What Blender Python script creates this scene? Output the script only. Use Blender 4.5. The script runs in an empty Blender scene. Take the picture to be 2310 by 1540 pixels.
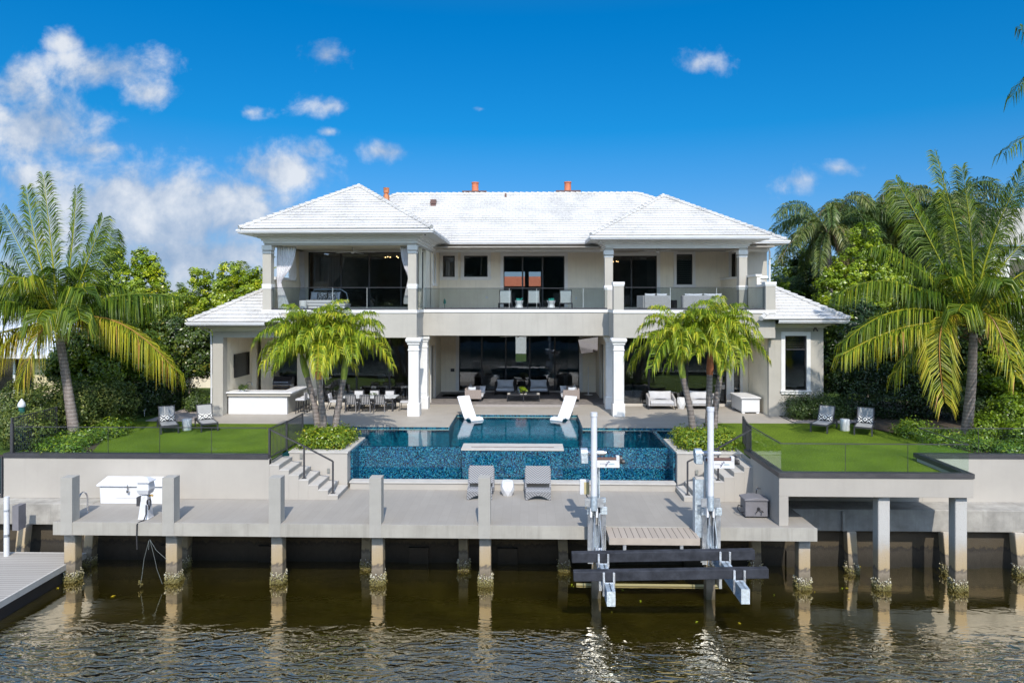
import bpy, math, random
import numpy as np
from mathutils import Vector, Matrix
rad=math.radians
C=bpy.context.scene
# ------------------------------------------------------------------ camera, world, sun, exposure
CH=5.82; TH=math.atan(38/1540)
cam_d=bpy.data.cameras.new('camera'); cam=bpy.data.objects.new('camera',cam_d); C.collection.objects.link(cam)
cam.location=(0,0,CH); cam.rotation_euler=(rad(90),0,TH)
cam_d.sensor_width=36; cam_d.lens=24; cam_d.shift_y=-92/2310; cam_d.clip_start=.1; cam_d.clip_end=3000
C.camera=cam
C.view_settings.view_transform='Standard'; C.view_settings.look='None'; C.view_settings.gamma=1
C.view_settings.exposure=.62
SUN_EL=rad(45); SUN_AZ=(math.sin(rad(8)),-math.cos(rad(8)))
sun_d=bpy.data.lights.new('sun','SUN'); sun=bpy.data.objects.new('sun',sun_d); C.collection.objects.link(sun)
sun_d.energy=3.1; sun_d.angle=rad(.5); sun_d.color=(1,.945,.85)
sv=Vector((SUN_AZ[0]*math.cos(SUN_EL),SUN_AZ[1]*math.cos(SUN_EL),math.sin(SUN_EL)))
sun.rotation_euler=sv.to_track_quat('Z','Y').to_euler()
W=bpy.data.worlds.new('World'); C.world=W; W.use_nodes=True
def N(nt,t,**k):
    n=nt.nodes.new(t)
    for a,b in k.items():
        if a=='i':
            for s,v in b.items():
                n.inputs[s].default_value=v
        else: setattr(n,a,b)
    return n
def L(nt,a,b): nt.links.new(a,b)
def M(nt,op,a,b=None,c=None,clamp=False):
    n=nt.nodes.new('ShaderNodeMath'); n.operation=op; n.use_clamp=clamp
    for i,v in enumerate((a,b,c)):
        if v is None: continue
        if isinstance(v,(int,float)): n.inputs[i].default_value=v
        else: L(nt,v,n.inputs[i])
    return n.outputs[0]
def MIX(nt,f,a,b,mode='MIX'):
    n=nt.nodes.new('ShaderNodeMix'); n.data_type='RGBA'; n.blend_type=mode
    for i,v in ((0,f),(6,a),(7,b)):
        if isinstance(v,(int,float)): n.inputs[i].default_value=v
        elif isinstance(v,tuple): n.inputs[i].default_value=(*v,1) if len(v)==3 else v
        else: L(nt,v,n.inputs[i])
    return n.outputs[2]
def RAMP(nt,f,stops,interp='LINEAR'):
    n=nt.nodes.new('ShaderNodeValToRGB'); cr=n.color_ramp; cr.interpolation=interp
    while len(cr.elements)<len(stops): cr.elements.new(.5)
    for e,(p,c) in zip(cr.elements,stops):
        e.position=p; e.color=(*c,1) if len(c)==3 else (c[0],)*3+(1,)
    L(nt,f,n.inputs[0]); return n.outputs[0]
nt=W.node_tree; nt.nodes.clear()
sky=N(nt,'ShaderNodeTexSky',sky_type='NISHITA',sun_disc=False,sun_elevation=SUN_EL,sun_rotation=rad(172),altitude=0,air_density=1.0,dust_density=.3,ozone_density=2.5)
tc=N(nt,'ShaderNodeTexCoord'); sx=N(nt,'ShaderNodeSeparateXYZ'); L(nt,tc.outputs['Generated'],sx.inputs[0])
dy=M(nt,'MAXIMUM',M(nt,'ABSOLUTE',sx.outputs[1]),.05)
u=M(nt,'DIVIDE',sx.outputs[0],dy); v=M(nt,'DIVIDE',sx.outputs[2],dy)
uv=N(nt,'ShaderNodeCombineXYZ'); L(nt,u,uv.inputs[0]); L(nt,v,uv.inputs[1])
blobs=[(50,285,190,105,1.08),(190,335,120,50,.98),(10,185,90,75,1.05),(60,400,150,60,1.0),(215,150,150,62,1.02),(130,85,60,40,.9),(320,205,85,42,.98),(320,480,310,95,1.3),(500,495,150,75,1.12),
 (400,575,350,62,1.12),(180,560,200,60,.95),(620,385,150,64,1.06),(700,335,65,38,.95),(560,430,130,50,1.0),(860,340,88,34,.92),(740,295,45,20,.85),(735,122,72,54,.9),(735,238,90,42,.82),(555,250,70,30,.72),
 (1565,150,105,48,.76),(1790,410,92,52,.84),(1875,385,75,36,.76),(1085,245,60,18,.58),(240,330,60,30,.85)]
mm=None
for (px,py,rx,ry,a) in blobs:
    mp=N(nt,'ShaderNodeVectorMath',operation='MULTIPLY_ADD'); L(nt,uv.outputs[0],mp.inputs[0])
    U=(px-1193)/1540; V=(678-py)/1540; sx_=1540/rx; sy_=1540/ry
    mp.inputs[1].default_value=(sx_,sy_,0); mp.inputs[2].default_value=(-U*sx_,-V*sy_,0)
    ln=N(nt,'ShaderNodeVectorMath',operation='LENGTH'); L(nt,mp.outputs[0],ln.inputs[0])
    d=M(nt,'MULTIPLY_ADD',ln.outputs['Value'],-.55,a)
    mm=d if mm is None else M(nt,'MAXIMUM',mm,d)
n1=N(nt,'ShaderNodeTexNoise',i={'Scale':12.,'Detail':10.,'Roughness':.6,'Distortion':.15}); L(nt,uv.outputs[0],n1.inputs['Vector'])
n2=N(nt,'ShaderNodeTexNoise',i={'Scale':4.5,'Detail':6.,'Roughness':.55}); 
ofs=N(nt,'ShaderNodeVectorMath',operation='ADD'); ofs.inputs[1].default_value=(.013,.03,3.1); L(nt,uv.outputs[0],ofs.inputs[0]); L(nt,ofs.outputs[0],n2.inputs['Vector'])
den=M(nt,'ADD',mm,M(nt,'MULTIPLY',M(nt,'SUBTRACT',n1.outputs[0],.5),1.6))
mr=N(nt,'ShaderNodeMapRange',interpolation_type='SMOOTHSTEP',i={1:.40,2:1.0,3:0.,4:.93}); L(nt,den,mr.inputs[0])
shade=M(nt,'ADD',M(nt,'MULTIPLY',n2.outputs[0],1.1),M(nt,'MULTIPLY',M(nt,'SUBTRACT',n1.outputs[0],.5),1.1))
ccol=RAMP(nt,shade,[(.3,(.30,.43,.64)),(.5,(.50,.60,.76)),(.72,(.84,.88,.94))])
tint=RAMP(nt,M(nt,'ABSOLUTE',sx.outputs[2]),[(0, (0.2984, 0.3276, 0.5005)), (0.08, (0.1862, 0.3044, 0.4782)), (0.196, (0.0766, 0.3396, 0.5373)), (0.238, (0.0259, 0.3466, 0.5561)), (0.383, (0.0022, 0.3684, 0.6247)), (0.5, (0.0722, 0.4333, 0.65)), (0.65, (1, 1, 1))])
lp=N(nt,'ShaderNodeVectorMath',operation='MULTIPLY'); L(nt,sky.outputs[0],lp.inputs[0]); tint=MIX(nt,RAMP(nt,M(nt,'MULTIPLY',sx.outputs[1],-1.),[(.05,(0,)),(.3,(1,))]),tint,(1.85,1.75,1.6)); L(nt,tint,lp.inputs[1])
SKS=.15
cl=N(nt,'ShaderNodeVectorMath',operation='SCALE'); L(nt,ccol,cl.inputs[0]); cl.inputs['Scale'].default_value=.80/2**.37/SKS
scol=MIX(nt,mr.outputs[0],lp.outputs[0],cl.outputs[0])
bg=N(nt,'ShaderNodeBackground',i={'Strength':SKS}); L(nt,scol,bg.inputs[0])
wo=N(nt,'ShaderNodeOutputWorld'); L(nt,bg.outputs[0],wo.inputs[0])
try:
    C.cycles.max_bounces=10; C.cycles.diffuse_bounces=7; C.cycles.transparent_max_bounces=24; C.cycles.caustics_reflective=False; C.cycles.caustics_refractive=False
    C.cycles.sample_clamp_indirect=6
except Exception: pass
# ------------------------------------------------------------------ measuring helpers (photo measurements turned into metres)
_c,_s=math.cos(TH),math.sin(TH)
def XP(px,Y):
    r=(px-1155)/1540; yc=Y/(r*_s+_c); return r*yc*_c-yc*_s
def PP(px,py,Y):
    r=(px-1155)/1540; yc=Y/(r*_s+_c); return Vector((r*yc*_c-yc*_s,Y,CH-(py-678)*yc/1540))
def GP(px,py,z=0):
    yc=(CH-z)*1540/(py-678); r=(px-1155)/1540; return Vector((r*yc*_c-yc*_s,r*yc*_s+yc*_c,z))
# ------------------------------------------------------------------ mesh + object helpers
def link(o): C.collection.objects.link(o); return o
def tag(o,label=None,cat=None,group=None,kind=None):
    if label: o['label']=label
    if cat: o['category']=cat
    if group: o['group']=group
    if kind: o['kind']=kind
    return o
def thing(name,label,cat,group=None,loc=(0,0,0),rz=0):
    o=bpy.data.objects.new(name,None); o.empty_display_size=.2; link(o); o.location=loc; o.rotation_euler=(0,0,rz)
    return tag(o,label,cat,group)
class MB:
    def __init__(s): s.v=[]; s.f=[]; s.t=[]; s.mi=[]; s.cm=0
    def add(s,vs,fs,tone=None):
        b=len(s.v); s.v+= [tuple(p) for p in vs]
        for f in fs: s.f.append(tuple(i+b for i in f)); s.t.append(tone if tone is not None else .5); s.mi.append(s.cm)
        return s
    def box(s,x0,x1,y0,y1,z0,z1,tone=None):
        if x0>x1:x0,x1=x1,x0
        if y0>y1:y0,y1=y1,y0
        if z0>z1:z0,z1=z1,z0
        return s.add([(x0,y0,z0),(x1,y0,z0),(x1,y1,z0),(x0,y1,z0),(x0,y0,z1),(x1,y0,z1),(x1,y1,z1),(x0,y1,z1)],
          [(0,3,2,1),(4,5,6,7),(0,1,5,4),(1,2,6,5),(2,3,7,6),(3,0,4,7)],tone)
    def bar(s,a,b,w,h,up=(0,0,1),w2=None,h2=None,tone=None):   # rectangular bar from a to b
        a=Vector(a);b=Vector(b);d=(b-a).normalized();up=Vector(up)
        if abs(d.dot(up))>.98: up=Vector((0,1,0))
        sd=d.cross(up).normalized(); u2=sd.cross(d).normalized(); w2=w if w2 is None else w2; h2=h if h2 is None else h2
        vs=[]
        for p,ww,hh in ((a,w,h),(b,w2,h2)):
            for i,j in ((-1,-1),(1,-1),(1,1),(-1,1)): vs.append(p+sd*ww/2*i+u2*hh/2*j)
        return s.add(vs,[(3,2,1,0),(4,5,6,7),(0,1,5,4),(1,2,6,5),(2,3,7,6),(3,0,4,7)],tone)
    def tube(s,pts,r,n=8,cap=True,tone=None):
        pts=[Vector(p) for p in pts]; rs=r if isinstance(r,(list,tuple)) else [r]*len(pts)
        vs=[];fs=[];pu=None
        for i,p in enumerate(pts):
            d=(pts[min(i+1,len(pts)-1)]-pts[max(i-1,0)]).normalized()
            if pu is None: pu=Vector((1,0,0)) if abs(d.x)<.9 else Vector((0,1,0))
            sd=d.cross(pu).normalized(); pu=sd.cross(d).normalized()
            for k in range(n):
                a=2*math.pi*k/n; vs.append(p+(sd*math.cos(a)+pu*math.sin(a))*rs[i])
        for i in range(len(pts)-1):
            for k in range(n):
                k2=(k+1)%n; fs.append((i*n+k,i*n+k2,(i+1)*n+k2,(i+1)*n+k))
        if cap: fs.append(tuple(range(n))[::-1]); fs.append(tuple((len(pts)-1)*n+k for k in range(n)))
        return s.add(vs,fs,tone)
    def lathe(s,prof,c=(0,0,0),n=16,tone=None,sq=False):       # profile [(r,z)]; sq: square section
        vs=[];fs=[];n=4 if sq else n
        for r,z in prof:
            for k in range(n):
                a=2*math.pi*k/n+(math.pi/4 if sq else 0); q=r*(math.sqrt(2) if sq else 1)
                vs.append((c[0]+q*math.cos(a),c[1]+q*math.sin(a),c[2]+z))
        for i in range(len(prof)-1):
            for k in range(n):
                k2=(k+1)%n; fs.append((i*n+k,i*n+k2,(i+1)*n+k2,(i+1)*n+k))
        fs.append(tuple(range(n))[::-1]); fs.append(tuple((len(prof)-1)*n+k for k in range(n)))
        return s.add(vs,fs,tone)
    def poly(s,pts,ax,a0,a1,tone=None):     # extruded polygon; ax = axis of extrusion, pts in the other two axes
        def mk(p,a):
            return {0:(a,p[0],p[1]),1:(p[0],a,p[1]),2:(p[0],p[1],a)}[ax]
        n=len(pts); vs=[mk(p,a0) for p in pts]+[mk(p,a1) for p in pts]
        return s.add(vs,[tuple(range(n)),tuple(range(2*n-1,n-1,-1))]+[(i,i+n,(i+1)%n+n,(i+1)%n) for i in range(n)],tone)
    def each(s,name,mats,parent=None,**k):      # one object per added piece
        v=s.v; out=[]; grp=[]; 
        for f,t in zip(s.f,s.t):
            lo=min(f); hi=max(f); g=next((q for q in grp if not(hi<q[0] or lo>q[1])),None)
            if g: g[0]=min(g[0],lo); g[1]=max(g[1],hi); g[2].append((f,t))
            else: grp.append([lo,hi,[(f,t)]])
        for lo,hi,fs in grp:
            b=MB(); b.add(v[lo:hi+1],[tuple(i-lo for i in f) for f,t in fs]); b.t=[t for f,t in fs]; out.append(b.build(name,mats,parent,**k))
        return out[0]
    def xf(s,mat,start=0):
        for i in range(start,len(s.v)): s.v[i]=tuple(mat@Vector(s.v[i]))
        return s
    def build(s,name,mats,parent=None,smooth=False,bevel=0,seg=2,subd=0):
        me=bpy.data.meshes.new(name); me.from_pydata(s.v,[],s.f)
        for m in (mats if isinstance(mats,(list,tuple)) else [mats]): me.materials.append(m)
        if any(s.mi): me.polygons.foreach_set('material_index',s.mi)
        at=me.attributes.new('tone','FLOAT','FACE'); at.data.foreach_set('value',s.t)
        me.update()
        flat=max(p[2] for p in s.v)-min(p[2] for p in s.v)<1e-6
        import bmesh
        bm=bmesh.new(); bm.from_mesh(me); bmesh.ops.recalc_face_normals(bm,faces=bm.faces)
        if flat:
            bm.normal_update(); bmesh.ops.reverse_faces(bm,faces=[q for q in bm.faces if q.normal.z<0])
        bm.to_mesh(me); bm.free()
        if smooth:
            me.polygons.foreach_set('use_smooth',[True]*len(me.polygons))
            try: me.set_sharp_from_angle(angle=rad(40))
            except Exception: pass
        o=link(bpy.data.objects.new(name,me))
        if bevel:
            b=o.modifiers.new('bevel','BEVEL'); b.width=bevel; b.segments=seg; b.limit_method='ANGLE'; b.angle_limit=rad(40)
        if subd:
            b=o.modifiers.new('sub','SUBSURF'); b.levels=subd; b.render_levels=subd
        if parent:
            o.parent=parent
        return o
def settle(root,loc):       # children were written in world coordinates: move the empty to its place, keep them where they are
    root.location=loc
    for c in root.children: c.location=Vector(c.location)-Vector(loc)
def kids(o): return [c for c in bpy.data.objects if c.parent==o]
def dup(root,loc,rz=0,label=None,group=None,sc=None):
    r=root.copy(); link(r); r.location=loc; r.rotation_euler=(0,0,rz)
    if sc: r.scale=sc
    if label: r['label']=label
    if group: r['group']=group
    for c in kids(root):
        c2=c.copy(); link(c2); c2.parent=r
        for g in kids(c):
            g2=g.copy(); link(g2); g2.parent=c2
    return r
# ------------------------------------------------------------------ materials
def newmat(name):
    m=bpy.data.materials.new(name); m.use_nodes=True; nt=m.node_tree; nt.nodes.clear()
    o=N(nt,'ShaderNodeOutputMaterial'); b=N(nt,'ShaderNodeBsdfPrincipled'); L(nt,b.outputs[0],o.inputs[0])
    return m,nt,b,o
def coord(nt,scale=(1,1,1),kind='Object'):
    t=N(nt,'ShaderNodeTexCoord'); m=N(nt,'ShaderNodeMapping'); m.inputs['Scale'].default_value=scale
    L(nt,t.outputs[kind],m.inputs[0]); return m.outputs[0]
def noise(nt,vec,scale,detail=4,rough=.55,dist=0):
    n=N(nt,'ShaderNodeTexNoise',i={'Scale':scale,'Detail':detail,'Roughness':rough,'Distortion':dist}); L(nt,vec,n.inputs['Vector']); return n.outputs[0]
def bump(nt,b,h,strength=.3,dist=.01):
    n=N(nt,'ShaderNodeBump',i={'Strength':strength,'Distance':dist}); L(nt,h,n.inputs['Height']); L(nt,n.outputs[0],b.inputs['Normal']); return n
def plain(name,col,rough=.5,metal=0,var=.06,scale=3,bmp=.0,bscale=80,spec=.5,sheen=0,streak=None):
    m,nt,b,o=newmat(name); vec=coord(nt)
    nz=noise(nt,vec,scale,5,.6)
    lo=tuple(max(0,c*(1-var*2)) for c in col); hi=tuple(min(1,c*(1+var)) for c in col)
    c=RAMP(nt,nz,[(.3,lo),(.7,hi)])
    if streak:
        v2=coord(nt,(3.5,3.5,.22)); s=noise(nt,v2,1.6,6,.65); c=MIX(nt,RAMP(nt,s,[(.5,(0,)),(.78,(streak,))]),c,tuple(x*.55 for x in col))
    L(nt,c,b.inputs['Base Color']); b.inputs['Roughness'].default_value=rough; b.inputs['Metallic'].default_value=metal
    b.inputs['Specular IOR Level'].default_value=spec
    r=M(nt,'MULTIPLY_ADD',nz,.25,rough-.12,clamp=True); L(nt,r,b.inputs['Roughness'])
    if bmp: bump(nt,b,noise(nt,vec,bscale,3,.6),bmp,.01)
    return m
Mt={}
def schlick(nt,f0,gain=1.,add=0.,normal=None):      # two-sided fresnel from the facing angle
    lw=N(nt,'ShaderNodeLayerWeight',i={'Blend':.5})
    if normal is not None: L(nt,normal,lw.inputs['Normal'])
    return M(nt,'ADD',M(nt,'MULTIPLY',M(nt,'MULTIPLY_ADD',M(nt,'POWER',lw.outputs['Facing'],5.),1-f0,f0),gain),add,clamp=True)
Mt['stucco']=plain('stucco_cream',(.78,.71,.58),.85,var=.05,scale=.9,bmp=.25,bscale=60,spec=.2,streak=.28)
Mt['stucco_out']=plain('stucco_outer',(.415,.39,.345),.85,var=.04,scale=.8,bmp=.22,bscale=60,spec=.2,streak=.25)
Mt['trim']=plain('trim_white',(.68,.67,.65),.55,var=.03,scale=2,bmp=.04)
Mt['white']=plain('paint_white',(.66,.66,.67),.4,var=.03,scale=2)
Mt['pvc']=plain('pvc_white',(.62,.63,.66),.3,var=.03,scale=3)
Mt['ceil']=plain('ceiling_cream',(.72,.65,.50),.8,var=.03)
Mt['cap']=plain('seawall_cap',(.36,.34,.305),.9,var=.16,scale=1.6,bmp=.5,bscale=25,spec=.2,streak=.5)
Mt['retain']=plain('retaining_wall_paint',(.405,.375,.335),.85,var=.05,scale=.5,bmp=.2,bscale=50,spec=.2,streak=.10)
Mt['postc']=plain('post_concrete',(.36,.345,.315),.8,var=.05,scale=2,bmp=.2,bscale=70,spec=.25,streak=.25)
Mt['coping']=plain('coping_stone',(.47,.445,.41),.65,var=.06,scale=2.5,bmp=.1)
Mt['dockedge']=plain('dock_edge_concrete',(.36,.34,.30),.8,var=.08,scale=1.2,bmp=.15,streak=.5)
Mt['bronze']=plain('bronze_metal',(.055,.055,.062),.45,metal=.3,var=.08)
Mt['black']=plain('black_frame',(.018,.018,.022),.45,var=.1)
Mt['alu']=plain('aluminium',(.52,.55,.60),.38,metal=.85,var=.12,scale=5,bmp=.05)
Mt['galv']=plain('galvanised_steel',(.46,.54,.62),.45,metal=.55,var=.15,scale=14)
Mt['steel']=plain('stainless_steel',(.6,.6,.62),.18,metal=1,var=.05)
Mt['carpet']=plain('bunk_carpet',(.045,.048,.058),.95,var=.25,scale=3,bmp=.6,bscale=120,spec=.1,streak=.0)
Mt['clay']=plain('clay_terracotta',(.50,.15,.07),.7,var=.12,scale=6,bmp=.1)
Mt['copper']=plain('copper',(.60,.22,.10),.4,metal=.5,var=.2,scale=9)
Mt['brown']=plain('brown_metal',(.12,.06,.05),.6,var=.15)
Mt['sling']=plain('sling_fabric',(.30,.30,.295),.8,var=.04,scale=6,bmp=.2,bscale=250)
Mt['slingw']=plain('sling_fabric_pale',(.62,.66,.66),.8,var=.04,scale=6,bmp=.2,bscale=250)
Mt['cushion']=plain('cushion_grey',(.50,.53,.58),.9,var=.05,scale=4,bmp=.35,bscale=9)
Mt['cushw']=plain('cushion_white',(.50,.50,.52),.9,var=.04,scale=4,bmp=.35,bscale=9)
Mt['curtain']=plain('curtain_fabric',(.72,.71,.73),.9,var=.05,scale=3)
Mt['curtin']=plain('curtain_interior',(.35,.31,.27),.9,var=.05,scale=3)
Mt['marble']=plain('marble_table',(.62,.64,.66),.4,var=.18,scale=4)
Mt['counter']=plain('counter_white',(.80,.80,.82),.22,var=.03)
Mt['tv']=plain('screen_black',(.010,.010,.012),.12,var=.1)
Mt['tvr']=plain('screen_glossy',(.55,.55,.57),.06,metal=1,var=.05)
Mt['hosebox']=plain('hose_box_plastic',(.17,.165,.18),.55,var=.08)
Mt['floor2']=plain('balcony_floor',(.33,.32,.31),.7,var=.08)
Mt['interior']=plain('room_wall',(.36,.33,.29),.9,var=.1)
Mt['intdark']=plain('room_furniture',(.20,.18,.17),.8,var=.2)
Mt['intlight']=plain('room_light_furniture',(.5,.5,.5),.8,var=.1)
Mt['green']=plain('towel_green',(.02,.30,.24),.8,var=.15)
Mt['teal']=plain('piling_wrap_teal',(.01,.11,.10),.6,var=.1)
Mt['tan']=plain('control_box_tan',(.50,.42,.22),.6,var=.06)
Mt['gold']=plain('brass',(.55,.33,.08),.35,metal=.8,var=.15)
Mt['soil']=plain('garden_soil',(.07,.05,.03),.95,var=.3,scale=6,bmp=.5,bscale=20)
Mt['mat']=plain('doormat',(.10,.09,.085),.95,var=.2,scale=20)
Mt['gravel']=plain('path_pavers',(.36,.31,.28),.85,var=.14,scale=3,bmp=.3,bscale=12)
Mt['nroof']=plain('neighbour_roof_metal',(.62,.66,.72),.5,var=.05)
Mt['ncream']=plain('neighbour_wall',(.62,.53,.32),.85,var=.05)
Mt['rope']=plain('rope',(.16,.18,.17),.8,var=.2,scale=30)
def mat_logo(name,col): return plain(name,col,.5,var=.02)
Mt['logo_dark']=mat_logo('decal_navy',(.006,.015,.09)); Mt['logo_teal']=mat_logo('decal_teal',(.01,.20,.28))
Mt['outlet']=plain('outlet_cover',(.22,.22,.2),.5)
# bright lamps inside (chandelier bulbs are lit in the photograph)
m,nt,b,o=newmat('lit_bulb'); b.inputs['Emission Color'].default_value=(1,.6,.25,1); b.inputs['Emission Strength'].default_value=9; b.inputs['Base Color'].default_value=(1,.7,.4,1); Mt['bulb']=m
# roof tile: paint over stepped tiles, with joints and mildew
def roof_mat(name,axis):
    m,nt,b,o=newmat(name); t=N(nt,'ShaderNodeTexCoord'); s=N(nt,'ShaderNodeSeparateXYZ'); L(nt,t.outputs['Object'],s.inputs[0])
    cb=N(nt,'ShaderNodeCombineXYZ'); L(nt,s.outputs[axis],cb.inputs[0]); L(nt,M(nt,'MULTIPLY',s.outputs[2],1.97),cb.inputs[1])
    br=N(nt,'ShaderNodeTexBrick',i={'Scale':1.,'Mortar Size':.012,'Mortar Smooth':.2,'Brick Width':.42,'Row Height':.335,'Color1':(.57,.555,.53,1),'Color2':(.535,.52,.50,1),'Mortar':(.39,.385,.38,1)}); L(nt,cb.outputs[0],br.inputs[0])
    vec=coord(nt,(1,1,1)); big=noise(nt,coord(nt,(.5,.5,.35)),1.3,4,.6); sm=noise(nt,coord(nt,(5,5,9)),2.2,5,.7)
    dirt=M(nt,'MULTIPLY',RAMP(nt,big,[(.44,(0,)),(.62,(1,))]),RAMP(nt,sm,[(.42,(0,)),(.66,(.8,))]))
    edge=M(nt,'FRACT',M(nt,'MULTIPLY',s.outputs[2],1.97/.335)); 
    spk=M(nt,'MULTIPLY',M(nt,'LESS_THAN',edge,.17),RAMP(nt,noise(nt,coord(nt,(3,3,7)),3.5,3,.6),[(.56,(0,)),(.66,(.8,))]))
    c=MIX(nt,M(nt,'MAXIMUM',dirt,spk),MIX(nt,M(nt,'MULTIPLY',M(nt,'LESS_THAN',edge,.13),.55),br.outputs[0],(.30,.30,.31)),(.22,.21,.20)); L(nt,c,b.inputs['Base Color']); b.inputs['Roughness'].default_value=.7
    bump(nt,b,noise(nt,vec,12,4,.6),.25,.02); return m
Mt['roofx']=roof_mat('roof_tile_white',0); Mt['roofy']=roof_mat('roof_tile_white_side',1)
# paving
def pave_mat(name,col,w,h,mort=.006,off=.5,dark=.75,streaks=True,rot=0):
    m,nt,b,o=newmat(name); t=N(nt,'ShaderNodeTexCoord'); mp=N(nt,'ShaderNodeMapping'); mp.inputs['Rotation'].default_value=(0,0,rot); L(nt,t.outputs['Object'],mp.inputs[0])
    c2=tuple(x*.93 for x in col); mo=tuple(x*dark for x in col)
    br=N(nt,'ShaderNodeTexBrick',offset=off,i={'Scale':1.,'Mortar Size':mort,'Mortar Smooth':.3,'Brick Width':w,'Row Height':h,'Color1':(*col,1),'Color2':(*c2,1),'Mortar':(*mo,1)}); L(nt,mp.outputs[0],br.inputs[0])
    vec=coord(nt,(1,.6,1)); nz=noise(nt,vec,1.1,6,.65); c=MIX(nt,RAMP(nt,nz,[(.35,(.55,)),(.6,(0,))]),br.outputs[0],tuple(x*.82 for x in col))
    sp=noise(nt,coord(nt),45,3,.7); c=MIX(nt,RAMP(nt,sp,[(.30,(.5,)),(.42,(0,))]),c,tuple(x*.8 for x in col))
    L(nt,c,b.inputs['Base Color']); b.inputs['Roughness'].default_value=.62; b.inputs['Specular IOR Level'].default_value=.3
    bump(nt,b,br.outputs['Fac'],-.15,.004); return m
Mt['terrace']=pave_mat('terrace_porcelain',(.37,.335,.29),1.2,.6)
Mt['dock']=pave_mat('dock_porcelain',(.325,.30,.268),1.8,.3,mort=.006,dark=.82,rot=rad(90))
# composite decking
def deck_mat(name,col,axis,w):
    m,nt,b,o=newmat(name); t=N(nt,'ShaderNodeTexCoord'); s=N(nt,'ShaderNodeSeparateXYZ'); L(nt,t.outputs['Object'],s.inputs[0])
    q=M(nt,'MULTIPLY',s.outputs[axis],1/w); fr=M(nt,'FRACT',q); gap=M(nt,'LESS_THAN',fr,.09)
    wn=N(nt,'ShaderNodeTexWhiteNoise',noise_dimensions='1D'); L(nt,M(nt,'FLOOR',q),wn.inputs['W'])
    g=noise(nt,coord(nt,(1,18,1) if axis==1 else (18,1,1)),2.5,4,.6)
    f=M(nt,'ADD',M(nt,'MULTIPLY',wn.outputs[0],.5),M(nt,'MULTIPLY',g,.5))
    c=MIX(nt,f,tuple(x*.82 for x in col),col); c=MIX(nt,gap,c,(.03,.025,.02)); L(nt,c,b.inputs['Base Color']); b.inputs['Roughness'].default_value=.7; return m
Mt['deckx']=deck_mat('composite_planks',(.40,.34,.285),0,.19)
Mt['decky']=deck_mat('composite_planks_grey',(.38,.355,.325),1,.15)
# mosaic
def mosaic_mat(name,dark=1.):
    m,nt,b,o=newmat(name); t=N(nt,'ShaderNodeTexCoord'); sn=N(nt,'ShaderNodeVectorMath',operation='SNAP'); sn.inputs[1].default_value=(.038,.038,.038)
    ad=N(nt,'ShaderNodeVectorMath',operation='ADD'); ad.inputs[1].default_value=(.0113,.0137,.0171); L(nt,t.outputs['Object'],ad.inputs[0]); L(nt,ad.outputs[0],sn.inputs[0])
    wn=N(nt,'ShaderNodeTexWhiteNoise',noise_dimensions='3D'); L(nt,sn.outputs[0],wn.inputs['Vector'])
    vb=noise(nt,coord(nt),7,3,.6); f=M(nt,'ADD',M(nt,'MULTIPLY',wn.outputs[0],.8),M(nt,'MULTIPLY',vb,.22))
    c=RAMP(nt,f,[(.0,(.003,.012,.028)),(.24,(.004,.03,.07)),(.40,(.006,.075,.17)),(.56,(.010,.12,.19)),(.70,(.012,.10,.13)),(.83,(.05,.21,.28)),(.95,(.15,.33,.39))],'CONSTANT')
    c=MIX(nt,1.,c,(dark,dark,dark),'MULTIPLY')
    L(nt,c,b.inputs['Base Color']); b.inputs['Roughness'].default_value=.13; b.inputs['Specular IOR Level'].default_value=.7
    bump(nt,b,wn.outputs[0],.25,.01); return m
Mt['mosaic']=mosaic_mat('pool_mosaic')
m,nt,b,o=newmat('pool_basin'); vec=coord(nt); v_=N(nt,'ShaderNodeTexVoronoi',i={'Scale':9.}); L(nt,vec,v_.inputs['Vector'])
c=RAMP(nt,v_.outputs['Distance'],[(.0,(.002,.065,.115)),(.5,(.004,.115,.175)),(.8,(.012,.19,.25))]); L(nt,c,b.inputs['Base Color']); b.inputs['Roughness'].default_value=.5; Mt['basin']=m
# glass
def glass_mat(name,tint,refl,ior=1.5,wob=0.):
    m,nt,b,o=newmat(name); nt.nodes.remove(b)
    tr=N(nt,'ShaderNodeBsdfTransparent'); tr.inputs[0].default_value=(*tint,1); gl=N(nt,'ShaderNodeBsdfGlossy',i={'Roughness':.0}); gl.inputs[0].default_value=(.95,.97,1,1)
    f=schlick(nt,((ior-1)/(ior+1))**2,1.,refl)
    if wob:
        bp=N(nt,'ShaderNodeBump',i={'Strength':wob,'Distance':.02}); L(nt,noise(nt,coord(nt),1.2,2,.5),bp.inputs['Height']); L(nt,bp.outputs[0],gl.inputs['Normal'])
    mx=N(nt,'ShaderNodeMixShader'); L(nt,f,mx.inputs[0]); L(nt,tr.outputs[0],mx.inputs[1]); L(nt,gl.outputs[0],mx.inputs[2]); L(nt,mx.outputs[0],o.inputs[0]); return m
Mt['glass']=glass_mat('window_glass',(.68,.70,.71),.05,1.5,.1)
Mt['rail']=glass_mat('railing_glass',(.93,.97,.95),.0,1.25)
Mt['railup']=glass_mat('balcony_glass',(.78,.81,.81),.0,1.25)
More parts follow.
